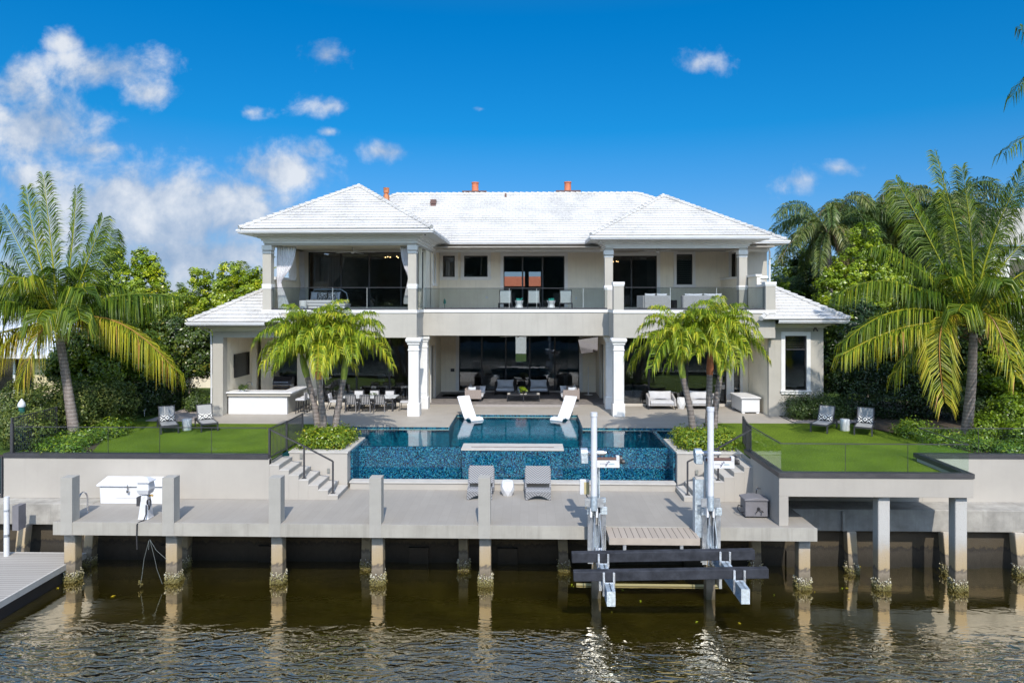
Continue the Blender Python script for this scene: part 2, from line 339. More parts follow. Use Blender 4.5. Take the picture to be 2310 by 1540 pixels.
# pool water: tinted clear surface with fresnel reflection
m,nt,b,o=newmat('pool_water'); nt.nodes.remove(b)
tr=N(nt,'ShaderNodeBsdfTransparent'); tr.inputs[0].default_value=(.50,.88,.93,1); gl=N(nt,'ShaderNodeBsdfGlossy',i={'Roughness':.015})
bp=N(nt,'ShaderNodeBump',i={'Strength':.06,'Distance':.03}); L(nt,noise(nt,coord(nt,(1,2.2,1)),3.5,3,.5,.4),bp.inputs['Height']); L(nt,bp.outputs[0],gl.inputs['Normal'])
mx=N(nt,'ShaderNodeMixShader'); L(nt,schlick(nt,.03,1.1),mx.inputs[0]); L(nt,tr.outputs[0],mx.inputs[1]); L(nt,gl.outputs[0],mx.inputs[2]); L(nt,mx.outputs[0],o.inputs[0]); Mt['poolwater']=m
# canal water
m,nt,b,o=newmat('canal_water'); nt.nodes.remove(b)
t=N(nt,'ShaderNodeTexCoord'); s=N(nt,'ShaderNodeSeparateXYZ'); L(nt,t.outputs['Object'],s.inputs[0])
cl_=noise(nt,coord(nt,(1,1,1)),.55,6,.7,.5); fine=noise(nt,coord(nt,(1,1.5,1)),5,4,.7)
c=RAMP(nt,M(nt,'ADD',M(nt,'MULTIPLY',cl_,.7),M(nt,'MULTIPLY',fine,.3)),[(.32,(.016,.014,.002)),(.5,(.034,.028,.003)),(.68,(.062,.050,.006))])
df=N(nt,'ShaderNodeBsdfDiffuse'); L(nt,c,df.inputs[0]); gl=N(nt,'ShaderNodeBsdfGlossy',i={'Roughness':.01}); gl.inputs[0].default_value=(1.,.91,.74,1)
mpA=N(nt,'ShaderNodeMapping'); mpA.inputs['Rotation'].default_value=(0,0,rad(-24)); mpA.inputs['Scale'].default_value=(1.,2.4,1); L(nt,t.outputs['Object'],mpA.inputs[0])
mpB=N(nt,'ShaderNodeMapping'); mpB.inputs['Rotation'].default_value=(0,0,rad(20)); mpB.inputs['Scale'].default_value=(1.,2.6,1); L(nt,t.outputs['Object'],mpB.inputs[0])
a1=noise(nt,mpA.outputs[0],1.5,2.5,.5,1.2); b1=noise(nt,mpB.outputs[0],1.6,2.5,.5,1.2); lo=noise(nt,t.outputs['Object'],.16,2,.5)
side=M(nt,'MULTIPLY_ADD',s.outputs[0],.05,.35,clamp=True)
h=M(nt,'ADD',M(nt,'MULTIPLY',a1,M(nt,'SUBTRACT',1.,side)),M(nt,'MULTIPLY',b1,side))
calm=M(nt,'MULTIPLY_ADD',s.outputs[1],-.26,5.35,clamp=True)      # open canal is ruffled, the lee of the dock is calm
amp=M(nt,'ADD',M(nt,'MULTIPLY',M(nt,'POWER',calm,1.2),M(nt,'MULTIPLY_ADD',lo,1.3,.35)),.05)
bp=N(nt,'ShaderNodeBump',i={'Distance':.30}); L(nt,h,bp.inputs['Height']); L(nt,M(nt,'MULTIPLY',amp,.46),bp.inputs['Strength']); L(nt,bp.outputs[0],gl.inputs['Normal'])
mx=N(nt,'ShaderNodeMixShader'); L(nt,schlick(nt,.15,3.0,0,bp.outputs[0]),mx.inputs[0]); L(nt,df.outputs[0],mx.inputs[1]); L(nt,gl.outputs[0],mx.inputs[2]); L(nt,mx.outputs[0],o.inputs[0]); Mt['canal']=m
# pile concrete: stained by height
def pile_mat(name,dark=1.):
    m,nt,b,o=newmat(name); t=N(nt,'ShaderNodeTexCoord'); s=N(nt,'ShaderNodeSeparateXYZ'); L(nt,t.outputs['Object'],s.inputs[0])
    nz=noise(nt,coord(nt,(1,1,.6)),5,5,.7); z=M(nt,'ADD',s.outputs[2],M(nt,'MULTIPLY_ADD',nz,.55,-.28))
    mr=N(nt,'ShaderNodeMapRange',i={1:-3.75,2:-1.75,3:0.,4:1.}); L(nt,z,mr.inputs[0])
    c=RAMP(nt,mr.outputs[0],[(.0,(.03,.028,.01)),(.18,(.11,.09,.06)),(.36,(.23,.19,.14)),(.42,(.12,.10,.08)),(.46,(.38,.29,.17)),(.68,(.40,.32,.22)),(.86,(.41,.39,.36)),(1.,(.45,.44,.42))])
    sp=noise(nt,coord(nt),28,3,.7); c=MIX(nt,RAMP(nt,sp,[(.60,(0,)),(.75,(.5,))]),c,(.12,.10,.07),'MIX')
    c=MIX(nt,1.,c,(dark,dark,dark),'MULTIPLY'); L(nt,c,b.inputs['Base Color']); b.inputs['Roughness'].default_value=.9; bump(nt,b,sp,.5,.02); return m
Mt['pile']=pile_mat('pile_concrete'); Mt['panel']=pile_mat('seawall_panel_stained_shaded',.16)  # panel: pile stains, darkened to carry the shade beneath cap and dock
m,nt,b,o=newmat('oyster_shell'); at=N(nt,'ShaderNodeAttribute',attribute_name='tone'); c=RAMP(nt,at.outputs['Fac'],[(0,(.10,.08,.02)),(.4,(.22,.19,.06)),(.7,(.42,.38,.26)),(1,(.62,.60,.52))]); L(nt,c,b.inputs['Base Color']); b.inputs['Roughness'].default_value=.7; Mt['oyster']=m
# turf
def turf(name,lo,hi,sc=1.):
    m,nt,b,o=newmat(name); v1=coord(nt,(1,.7,1)); c=RAMP(nt,noise(nt,v1,26*sc,5,.75),[(.28,lo),(.7,hi)])
    big=noise(nt,coord(nt),.7,3,.5); c=MIX(nt,RAMP(nt,big,[(.35,(.35,)),(.65,(0,))]),c,tuple(x*.7 for x in lo)); L(nt,c,b.inputs['Base Color']); b.inputs['Roughness'].default_value=.9; b.inputs['Specular IOR Level'].default_value=.15
    bump(nt,b,noise(nt,v1,40*sc,4,.7),1.,.05); return m
Mt['turf']=turf('artificial_turf',(.025,.06,.003),(.21,.30,.022),.7); Mt['grass']=turf('garden_grass',(.04,.07,.012),(.09,.15,.025),.6)
# foliage
def leafmat(name,stops,rough=.42,trans=.22,spec=.5):
    m,nt,b,o=newmat(name); at=N(nt,'ShaderNodeAttribute',attribute_name='tone'); c=RAMP(nt,at.outputs['Fac'],stops)
    L(nt,c,b.inputs['Base Color']); b.inputs['Roughness'].default_value=rough; b.inputs['Specular IOR Level'].default_value=spec
    tl=N(nt,'ShaderNodeBsdfTranslucent'); L(nt,MIX(nt,1.,c,(1.1,1.25,.5),'MULTIPLY'),tl.inputs[0]); mx=N(nt,'ShaderNodeMixShader'); mx.inputs[0].default_value=trans
    L(nt,b.outputs[0],mx.inputs[1]); L(nt,tl.outputs[0],mx.inputs[2]); L(nt,mx.outputs[0],o.inputs[0]); return m
Mt['coco']=leafmat('coconut_leaflets',[(0,(.018,.045,.006)),(.35,(.05,.10,.008)),(.6,(.15,.21,.012)),(.78,(.34,.33,.02)),(.93,(.50,.40,.035)),(1,(.42,.22,.06))],.42,.25,.3)
Mt['adon']=leafmat('adonidia_leaflets',[(0,(.025,.06,.006)),(.4,(.095,.165,.010)),(.7,(.23,.30,.012)),(1,(.56,.50,.04))],.45,.22,.3)
Mt['fox']=leafmat('foxtail_leaflets',[(0,(.025,.06,.014)),(.5,(.07,.12,.025)),(.85,(.18,.20,.05)),(1,(.32,.22,.14))],.45)
Mt['ficus']=leafmat('ficus_leaves',[(0,(.03,.065,.008)),(.4,(.09,.15,.010)),(.75,(.22,.27,.012)),(1,(.48,.44,.03))],.35)
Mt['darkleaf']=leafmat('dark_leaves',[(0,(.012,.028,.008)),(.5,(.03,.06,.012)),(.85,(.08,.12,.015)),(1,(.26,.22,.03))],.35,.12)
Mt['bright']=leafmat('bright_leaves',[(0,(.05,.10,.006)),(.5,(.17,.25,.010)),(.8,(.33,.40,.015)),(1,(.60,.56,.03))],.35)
Mt['feather']=leafmat('feathery_leaves',[(0,(.03,.06,.012)),(.5,(.09,.13,.02)),(1,(.24,.25,.05))],.5)
Mt['hedge']=leafmat('hedge_leaves',[(0,(.018,.04,.010)),(.6,(.06,.10,.018)),(1,(.20,.26,.03))],.45)
Mt['cover']=leafmat('ground_cover_leaves',[(0,(.04,.09,.008)),(.5,(.12,.20,.014)),(.85,(.30,.34,.02)),(1,(.62,.45,.03))],.35)
Mt['farleaf']=leafmat('far_leaves',[(0,(.012,.028,.010)),(1,(.045,.08,.02))],.6,.1)
def bark(name,c1,c2,ring):
    m,nt,b,o=newmat(name); t=N(nt,'ShaderNodeTexCoord'); s=N(nt,'ShaderNodeSeparateXYZ'); L(nt,t.outputs['Object'],s.inputs[0])
    nz=noise(nt,coord(nt,(2,2,1)),4,5,.7); r=M(nt,'FRACT',M(nt,'MULTIPLY_ADD',nz,.7,M(nt,'MULTIPLY',s.outputs[2],ring)))
    c=RAMP(nt,r,[(0,tuple(x*.45 for x in c1)),(.18,c1),(.8,c2),(1,tuple(x*.6 for x in c2))]); c=MIX(nt,RAMP(nt,nz,[(.4,(.5,)),(.6,(0,))]),c,tuple(x*.5 for x in c1))
    L(nt,c,b.inputs['Base Color']); b.inputs['Roughness'].default_value=.9; bump(nt,b,r,.6,.03); return m
Mt['palmbark']=bark('palm_bark',(.22,.18,.16),(.30,.26,.24),6.5); Mt['bark']=bark('tree_bark',(.16,.13,.11),(.20,.17,.14),1.5)
Mt['shaft_g']=plain('crownshaft_green',(.22,.30,.03),.4,var=.15,scale=5); Mt['shaft_o']=plain('crownshaft_orange',(.62,.25,.06),.5,var=.2,scale=5); Mt['shaft_r']=plain('crownshaft_rust',(.42,.13,.05),.55,var=.2,scale=5)
Mt['fibre']=plain('palm_fibre',(.22,.13,.07),.9,var=.4,scale=8,bmp=1,bscale=30)
# woven wicker
def wicker(name,c1,c2,chev=False):
    m,nt,b,o=newmat(name); t=N(nt,'ShaderNodeTexCoord'); s=N(nt,'ShaderNodeSeparateXYZ'); L(nt,t.outputs['Object'],s.inputs[0])
    if chev:
        q=M(nt,'ADD',M(nt,'MULTIPLY',M(nt,'ABSOLUTE',s.outputs[0]),-1.),M(nt,'ADD',s.outputs[1],s.outputs[2])); f=M(nt,'FRACT',M(nt,'MULTIPLY',q,9.)); fac=RAMP(nt,f,[(.3,(1,)),(.5,(0,)),(.9,(0,)),(1,(1,))])
    else:
        f1=M(nt,'SINE',M(nt,'MULTIPLY',M(nt,'ADD',s.outputs[0],s.outputs[1]),75.)); f2=M(nt,'SINE',M(nt,'MULTIPLY',s.outputs[2],110.)); w=noise(nt,coord(nt),22,3,.7)
        fac=M(nt,'MULTIPLY_ADD',M(nt,'MULTIPLY',f1,f2),.45,w,clamp=True)
    c=MIX(nt,fac,c1,c2); L(nt,c,b.inputs['Base Color']); b.inputs['Roughness'].default_value=.75; bump(nt,b,fac,-.4,.01); return m
Mt['wickc']=wicker('chevron_weave',(.27,.27,.28),(.10,.10,.105),True); Mt['wickb']=wicker('brown_wicker',(.42,.36,.33),(.13,.10,.09)); Mt['wickd']=wicker('dark_wicker',(.05,.045,.045),(.025,.022,.022)); Mt['wickg']=wicker('grey_wicker',(.50,.49,.50),(.22,.20,.19))
# patterns for cushions and rug
m,nt,b,o=newmat('geometric_pillow'); t=N(nt,'ShaderNodeTexCoord'); s=N(nt,'ShaderNodeSeparateXYZ'); L(nt,t.outputs['Object'],s.inputs[0])
xx=M(nt,'MULTIPLY',M(nt,'ABSOLUTE',M(nt,'SUBTRACT',M(nt,'FRACT',M(nt,'MULTIPLY',s.outputs[0],3.4)),.5)),1.); zz=M(nt,'MULTIPLY',M(nt,'ABSOLUTE',M(nt,'SUBTRACT',M(nt,'FRACT',M(nt,'MULTIPLY_ADD',s.outputs[2],3.4,.5)),.5)),1.)
f=M(nt,'GREATER_THAN',M(nt,'FRACT',M(nt,'MULTIPLY',M(nt,'ADD',xx,zz),2.4)),.5); L(nt,MIX(nt,f,(.015,.015,.02),(.78,.76,.72)),b.inputs['Base Color']); b.inputs['Roughness'].default_value=.9; Mt['geo']=m
m,nt,b,o=newmat('speckled_pillow'); nz=noise(nt,coord(nt),26,2,.5); L(nt,RAMP(nt,nz,[(.48,(.03,.03,.04)),(.52,(.68,.68,.66))],'CONSTANT'),b.inputs['Base Color']); b.inputs['Roughness'].default_value=.9; Mt['speck']=m
m,nt,b,o=newmat('rug_weave'); nz=noise(nt,coord(nt,(1,6,1)),5,4,.7); L(nt,RAMP(nt,nz,[(.35,(.27,.25,.25)),(.65,(.46,.42,.39))]),b.inputs['Base Color']); b.inputs['Roughness'].default_value=.95; Mt['rug']=m
def louver(name):
    m,nt,b,o=newmat(name); t=N(nt,'ShaderNodeTexCoord'); s=N(nt,'ShaderNodeSeparateXYZ'); L(nt,t.outputs['Object'],s.inputs[0])
    f=M(nt,'FRACT',M(nt,'MULTIPLY',s.outputs[2],8.5)); L(nt,RAMP(nt,f,[(0,(.01,.01,.01)),(.4,(.02,.02,.018)),(.5,(.14,.13,.10)),(1,(.09,.085,.07))]),b.inputs['Base Color']); bump(nt,b,f,.8,.03); b.inputs['Roughness'].default_value=.6; return m
Mt['louver']=louver('louvered_blind')
# ================================================================== SETTING
def struct(name,mb,mat,**k):
    o=mb.build(name,mat,**k); o['kind']='structure'; return o
ZW=-3.57; ZD=-1.45
b=MB(); b.add([(-400,-60,ZW),(400,-60,ZW),(400,24.6,ZW),(-400,24.6,ZW)],[(0,1,2,3)]); struct('canal_water',b,Mt['canal'])
b=MB()
for x0,x1,y0,y1 in ((-300,-9.45,24.95,32),(8.24,300,25.3,32),(-300,-3.69,32,35.1),(2.475,300,32,35.1),(-300,300,35.1,500)):
    b.add([(x0,y0,-.05),(x1,y0,-.05),(x1,y1,-.05),(x0,y1,-.05)],[(0,1,2,3)])
struct('ground',b,Mt['grass'])
# artificial lawns
def sheet(name,pts,z,mat,kind='structure',label=None):
    b=MB(); b.add([(x,y,z) for x,y in pts],[tuple(range(len(pts)))]); o=b.build(name,mat); o['kind']=kind; return o
sheet('lawn',[(-18.6,24.95),(-9.46,24.95),(-9.46,26.3),(-9.28,26.3),(-9.28,31.98),(-19.6,32.6),(-19.6,27)],0,Mt['turf'])
sheet('lawn',[(8.13,22.5),(14.2,22.5),(14.2,25.35),(17.4,25.35),(16.2,29.5),(15.3,32.3),(12.5,32.7),(8.24,32.7)],0.001,Mt['turf'])
sheet('garden_bed',[(-19.3,25.0),(-16.4,25.0),(-18,28.5),(-19.9,33),(-23,38),(-25,25)],.004,Mt['soil'])
sheet('garden_bed',[(14.8,25.4),(30,25.4),(30,40),(15.2,40),(15.4,32.4),(16.4,29.4),(17.4,25.4)],.005,Mt['soil'])
# terrace, path, stairs base, dock
b=MB()
for x0,x1,y0,y1 in ((-16.3,-9.28,32,32.2),(-9.28,-3.69,31.6,32.2),(2.475,8.22,31.6,32.2),(8.22,12.6,32.7,33),(-16.3,-3.69,32.2,35.1),(2.475,8.22,32.2,35.1),(8.22,12.6,33,35.1),(-16.3,12.6,35.1,43.4)):
    b.box(x0,x1,y0,y1,-.049,.003)
struct('terrace',b,Mt['terrace'])
b=MB(); b.box(-18.6,-16.35,32.7,34.1,-.04,.006); b.add([(-18.6,34.1,.006),(-16.35,34.1,.006),(-16.9,46,.006),(-18.3,46,.006)],[(0,1,2,3)]); b.box(12.7,16.2,33.0,34.6,-.04,.006); struct('path',b,Mt['gravel'])
b=MB(); b.box(-15.62,9.2,22.1,26.7,ZD-.42,ZD); struct('dock_slab',b,Mt['dock'],bevel=.012)
b=MB(); b.box(-15.64,9.22,22.06,22.1,ZD-.42,ZD-.004); o=struct('dock_edge_beam',b,Mt['dockedge'])
# seawall cap + stained panels with under-dock shade in their colour
b=MB(); b.box(-60,-15.64,24.1,25.3,-2.22,ZD-.004); b.box(9.2,60,24.1,25.3,-2.22,ZD-.004); b.box(-15.64,9.2,24.1,25.3,-2.22,ZD-.43); b.box(10.9,11.0,24.0,24.09,-2.2,-1.5)
struct('seawall_cap',b,Mt['cap'],bevel=.03)
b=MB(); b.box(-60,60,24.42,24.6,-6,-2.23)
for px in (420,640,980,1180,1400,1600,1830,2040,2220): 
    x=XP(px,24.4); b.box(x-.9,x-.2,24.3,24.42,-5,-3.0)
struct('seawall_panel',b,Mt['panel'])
b=MB(); b.add([(-300,-40,-5.6),(300,-40,-5.6),(300,24.4,-5.2),(-300,24.4,-5.2)],[(0,1,2,3)]); struct('canal_bed',b,Mt['soil'])
# neighbour lots beside (lower lawns)
sheet('neighbour_lawn',[(-60,25.3),(-19.5,25.3),(-19.5,36),(-60,36)],.008,Mt['grass'])
# piles
def oysters(mb,x,y,w,z,n,rnd,depth=.42):
    for _ in range(n):
        a=rnd.random()*4; k=int(a); q=(a-k)*w-w/2; h=w/2+rnd.uniform(-.01,.045)*(1 if rnd.random()<.8 else 1.7)
        px_,py_=[(q,-h),(h,q),(q,h),(-h,q)][k]; zz=z+rnd.uniform(-.12,depth)*(rnd.random()**.6)
        s=rnd.uniform(.014,.038); c=Vector((x+px_,y+py_,zz)); r=Matrix.Rotation(rnd.random()*6,3,Vector((rnd.random()-.5,rnd.random()-.5,rnd.random()-.5)).normalized())
        pts=[c+r@Vector(p)*s for p in ((1,0,0),(-1,0,0),(0,.7,0),(0,-.7,0),(0,0,.8),(0,0,-.8))]
        t=min(1,max(0,(zz-z+.05)/.35))*rnd.uniform(.4,1.0)
        mb.add(pts,[(0,2,4),(2,1,4),(1,3,4),(3,0,4),(2,0,5),(1,2,5),(3,1,5),(0,3,5)],t)
rnd=random.Random(3)
def pile(x,y,w,ztop,label,group='square concrete piles in the water',xb=None,yb=None,n=900):
    r=thing('concrete_pile',label,'pile',group,(x,y+w/2,ZW))
    b=MB(); xb=x if xb is None else xb; yb=y if yb is None else yb
    b.bar((x-x,0,ztop-ZW),((xb-x),(yb-y),-2.2),w,w,up=(0,1,0)); 
    b.v=[tuple(Vector(p)+Vector((0,0,ZW))) for p in b.v]
    o=b.build('shaft',Mt['pile'],r,bevel=.03); o.location=(0,0,-ZW)
    b=MB(); k=(ztop-ZW)/(ztop-ZW+2.2); oysters(b,(xb-x)*k,(yb-y)*k,w,0,n,rnd); b.build('oyster_crust',Mt['oyster'],r)['kind']='stuff'; return r
dp=[(147,173,'leftmost under the dock'),(375,402.6,'just right of the hanging ropes'),(613,639,'below the stair foot'),(839,865,'fourth from left under the dock edge'),(1080,1109,'below the left woven chair'),(1799,1827,'under the right end of the dock')]
for a,c_,lb in dp: 
    x=(XP(a,22.5)+XP(c_,22.5))/2; pile(x,22.42,.38,ZD-.42,'square stained concrete pile, '+lb)
for a,c_,lb in ((1980,2007,'tall square pile under the middle of the raised lawn slab'),(2154,2181,'tall square pile under the right end of the raised lawn slab')):
    x=(XP(a,22.45)+XP(c_,22.45))/2; pile(x,22.42,.38,-.5,'light grey '+lb)
bp_=[(61,'behind the far left floating dock'),(212,'in shadow right of the leftmost dock pile'),(424,'in deep shade behind the second dock pile'),(632,'in deep shade behind the third dock pile'),(830,'in deep shade beside the fourth dock pile'),(1046,'in deep shade left of the fifth dock pile'),(1268,'in deep shade left of the boat lift'),(1700,'in shade right of the boat lift'),(1914,'shaded, left of the middle lawn slab pile'),(2129,'leaning, beside the right lawn slab pile'),(2289,'nearest the right edge of the photo')]
for px,lb in bp_:
    x=XP(px,24.2); pile(x,23.95,.33,-2.2,'tapered seawall pile '+lb,'seawall piles under the cap',xb=x-.12*(1 if px>1500 else -1),yb=23.25,n=450)
# dock posts
for i,(px0,px1,lb) in enumerate(((137,162,'leftmost square concrete dock post, beside the steel ladder'),(366,392,'square concrete dock post right of the white power pedestal'),(605.5,633.6,'square concrete dock post left of the stair foot'),(832,861,'square concrete dock post in front of the blue tiled pool wall'),(1078,1107,'square concrete dock post in front of the left woven chair'))):
    x=(XP(px0,22.05)+XP(px1,22.05))/2; b=MB(); b.box(-.195,.195,0,.38,0,1.46+.02*i); b.box(-.195,.195,-.004,0,-.42,1.4,)
    o=b.build('dock_post',Mt['postc'],bevel=.012); o.location=(x,22.05,ZD); tag(o,lb,'post','concrete posts along the dock')
# retaining walls
def wall_thing(name,label,cat,boxes,mat,bevel=.01,group=None):
    r=thing(name,label,cat,group); b=MB()
    for q in boxes: b.box(*q)
    b.build('wall',mat,r,bevel=bevel); return r
wl=wall_thing('retaining_wall','long pale stucco retaining wall behind the left half of the dock','wall',[(-19.4,-9.5,24.75,24.95,ZD,.03)],Mt['retain'])
b=MB(); b.box(-19.4,-9.52,24.72,24.98,.03,.19); b.build('metal_coping',Mt['bronze'],wl); settle(wl,(-14.4,24.75,ZD))
wr=wall_thing('retaining_wall','raised lawn slab wall with open underside on tall piles at the right','wall',[(8.08,14.26,22.25,22.45,-.5,.12),(8.08,8.38,22.25,22.452,ZD,-.5),(8.08,8.28,22.45,25.1,ZD,.12),(14.06,14.26,22.45,25.1,-.5,.12),(8.28,14.06,22.45,25.1,-.12,-.02)],Mt['retain'])
b=MB(); b.box(8.06,14.28,22.22,22.47,.12,.27); b.box(14.04,14.28,22.47,25.3,.12,.27); b.box(8.06,8.30,22.47,25.8,.12,.27); b.build('metal_coping',Mt['bronze'],wr); settle(wr,(11.2,22.3,ZD))
wq=wall_thing('retaining_wall','pale stucco retaining wall behind the seawall cap at the far right','wall',[(14.26,40,25.1,25.3,-1.46,.12),(8.28,14.26,25.1,25.3,-1.46,-.03)],Mt['retain'])
b=MB(); b.box(14.28,40,25.07,25.32,.12,.27); b.build('metal_coping',Mt['bronze'],wq); settle(wq,(25,25.1,ZD))
# stairs
def stairs(name,label,x0,dirn,y0,y1):
    r=thing(name,label,'stairs','dock stairs'); b=MB()
    for k in range(8):
        xa=x0+dirn*(.36*k-.36*0); zt=-.18125*(k+1)
        if k<7: b.box(xa,xa+dirn*.36,y0,y1,ZD,zt)
    b.box(x0-dirn*.12,x0,y0+.02,y1-.02,-1.45,-.002)
    b.build('steps',Mt['retain'],r,bevel=.006)
    b=MB()
    for k in range(7):
        xa=x0+dirn*.36*k; zt=-.18125*(k+1); b.box(xa+dirn*.002,xa+dirn*.375,y0-.006,y1-.004,zt-.035,zt+.004)
    b.build('tread',Mt['coping'],r,bevel=.004); settle(r,(x0+dirn*1.3,(y0+y1)/2,ZD)); return r
stairs('dock_stairs','stone stairs descending right beside the left planter wall',-9.5,1,24.76,26.13)
stairs('dock_stairs','stone stairs rising right behind the boat lift to the right lawn',8.14,-1,24.86,26.33)
# planters + pool shell
pl=thing('pool','rectangular infinity pool of dark blue mosaic with a projecting bay','pool')
b=MB(); b.box(-6.9,5.6,27.6,27.72,-1.62,-.10); b.build('infinity_edge_wall',Mt['mosaic'],pl)
b=MB(); b.box(-7.0,-6.9,26.62,28.95,-1.6,-.06); b.box(5.6,5.7,26.62,28.95,-1.6,-.06); b.build('side_wall',Mt['mosaic'],pl)
b=MB(); b.box(-6.9,5.6,26.2,26.6,-1.45,-1.21); b.build('catch_basin_wall',Mt['retain'],pl)
b=MB(); b.box(-6.93,5.63,26.16,26.64,-1.21,-1.155); b.build('catch_basin_coping',Mt['coping'],pl,bevel=.008)
b=MB(); b.add([(-6.9,26.6,-1.42),(5.6,26.6,-1.42),(5.6,27.6,-1.42),(-6.9,27.6,-1.42)],[(0,1,2,3)]); b.build('catch_basin_water',Mt['poolwater'],pl)
b=MB(); b.box(-6.9,5.6,26.6,27.6,-1.75,-1.65); b.build('catch_basin_floor',Mt['mosaic'],pl)
b=MB()      # basin: floor, walls, steps
b.box(-9.3,8.24,27.72,35.2,-1.75,-1.6); b.box(-9.4,-9.28,28.95,31.7,-1.6,-.055); b.box(8.22,8.34,28.95,31.7,-1.6,-.055)
b.box(-9.28,-3.69,31.6,31.72,-1.6,-.055); b.box(2.475,8.22,31.6,31.72,-1.6,-.055); b.box(-3.81,-3.69,31.72,35.1,-1.6,-.055); b.box(2.475,2.595,31.72,35.1,-1.6,-.055); b.box(-3.69,2.475,35.1,35.22,-1.6,-.055)
b.box(-3.69,2.475,33.5,35.1,-1.6,-.36); b.box(-3.69,2.475,33.0,33.5,-1.6,-.62); b.box(-3.69,2.475,32.5,33.0,-1.6,-.9); b.box(-3.69,2.475,32.0,32.5,-1.6,-1.2)
b.build('basin',Mt['basin'],pl)
b=MB()
for x0,x1,y0,y1 in ((-9.28,-3.69,31.585,31.6),(2.475,8.22,31.585,31.6),(-3.69,2.475,35.085,35.1)): b.box(x0,x1,y0,y1,-.30,-.052)
b.each('waterline_tile',Mt['mosaic'],pl)
b=MB()
for x0,x1,y0,y1 in ((-9.28,-3.7,31.5,31.585),(2.48,8.22,31.5,31.585),(-3.69,2.475,34.98,35.085)): b.box(x0,x1,y0,y1,-.16,-.13)
b.each('bench_edge',Mt['coping'],pl)
b=MB(); b.add([(-6.9,27.6,-.1),(5.6,27.6,-.1),(5.6,28.95,-.1),(8.22,28.95,-.1),(8.22,31.6,-.1),(2.475,31.6,-.1),(2.475,35.1,-.1),(-3.69,35.1,-.1),(-3.69,31.6,-.1),(-9.28,31.6,-.1),(-9.28,28.95,-.1),(-6.9,28.95,-.1)],[tuple(range(12))]); b.build('water_surface',Mt['poolwater'],pl)
b=MB(); b.box(5.6,5.75,28.97,31.58,-.5,-.075); b.build('spa_divider',Mt['mosaic'],pl)
b=MB(); b.box(-2.62,1.33,26.82,27.60,-1.6,-.06); b.build('fire_feature_base',Mt['mosaic'],pl)
settle(pl,(-.6,31,0))
ff=thing('fire_feature','long stone slab with a narrow gas flame slot at the pool edge','fire feature'); b=MB(); z0,z1=-.058,0.0
b.box(-2.66,1.37,26.78,27.12,z0,z1); b.box(-2.66,1.37,27.28,27.84,z0,z1); b.box(-2.66,-2.3,27.12,27.28,z0,z1); b.box(1.0,1.37,27.12,27.28,z0,z1); b.build('slab',Mt['coping'],ff)
b=MB(); b.box(-2.3,1.0,27.12,27.28,-.055,-.012); rr=random.Random(5)
for _ in range(40): x=rr.uniform(-2.28,.96); s=rr.uniform(.02,.04); yq=27.14+rr.random()*.08; b.box(x,x+s,yq,yq+.03,-.012,-.004)
b.build('burner_slot',Mt['brown'],ff); settle(ff,(-.65,27.3,-.06))
def planter(label,x0,x1,y0,y1,inner):
    r=thing('planter',label,'planter','planters either side of the pool'); b=MB(); w=.3
    b.box(x0,x1,y0,y0+w,ZD,-.06); b.box(x0,x1,y1-w,y1,-1.6,-.06); b.box(x0,x0+w,y0+w,y1-w,ZD,-.06); b.box(x1-w,x1,y0+w,y1-w,ZD,-.06); b.build('wall',Mt['retain'],r)
    b=MB(); e=.03; w=.42
    b.box(x0-e,x1+e,y0-e,y0+w,-.06,.0); b.box(x0-e,x1+e,y1-w*.8,y1+e,-.06,.0); b.box(x0-e,x0+.16,y0+w,y1-w*.8,-.06,0); b.box(x1-.16,x1+e,y0+w,y1-w*.8,-.06,0)
    ix=(x1-w,x1-.16) if inner>0 else (x0+.16,x0+w); b.box(ix[0],ix[1],y0+w,y1-w*.8,-.059,-.001); b.build('coping',Mt['coping'],r,bevel=.006)
    b=MB(); b.box(x0+.2,x1-.2,y0+.2,y1-.2,-.3,-.08); b.build('planting_soil',Mt['soil'],r); settle(r,((x0+x1)/2,(y0+y1)/2,ZD))
planter('stone planter left of the pool holding shrubs and a triple palm',-9.25,-7.0,26.16,28.92,1)
planter('stone planter right of the pool holding shrubs and a triple palm',5.7,8.2,26.36,28.92,-1)
for (px,py,Y,lb) in ((679.5,1028.5,26.12,'step light on the planter wall above the left stairs'),(741,1060.5,26.12,'lower step light on the left planter wall'),(1572,1064,26.3,'step light on the planter wall behind the boat lift')):
    p=PP(px,py,Y); b=MB(); b.box(-.055,.055,-.02,0,-.08,.08); b.box(-.03,.03,-.024,-.018,.01,.05); b.box(-.03,.03,-.024,-.018,-.05,-.01); o=b.build('step_light',Mt['outlet'],bevel=.004); o.location=p; tag(o,lb,'light fitting','step lights')
# ================================================================== VILLA
H=thing('villa','two storey cream villa with white tiled hip roofs and balconies','house')
F2=5.35
def vb(name,boxes,mat,bevel=0,parent=None):
    b=MB()
    for q in boxes: b.box(*q)
    return b.each(name,mat,parent or H,bevel=bevel)
def wall_h(b,x0,x1,z0,z1,y0,y1,holes):      # wall along X with holes (hx0,hx1,hz0,hz1)
    xs=sorted(set([x0,x1]+[h for q in holes for h in q[:2]]))
    for a,c in zip(xs,xs[1:]):
        hs=sorted([q for q in holes if q[0]<=a and q[1]>=c],key=lambda q:q[2]); z=z0
        for q in hs:
            if q[2]>z: b.box(a,c,y0,y1,z,q[2])
            z=q[3]
        if z<z1: b.box(a,c,y0,y1,z,z1)
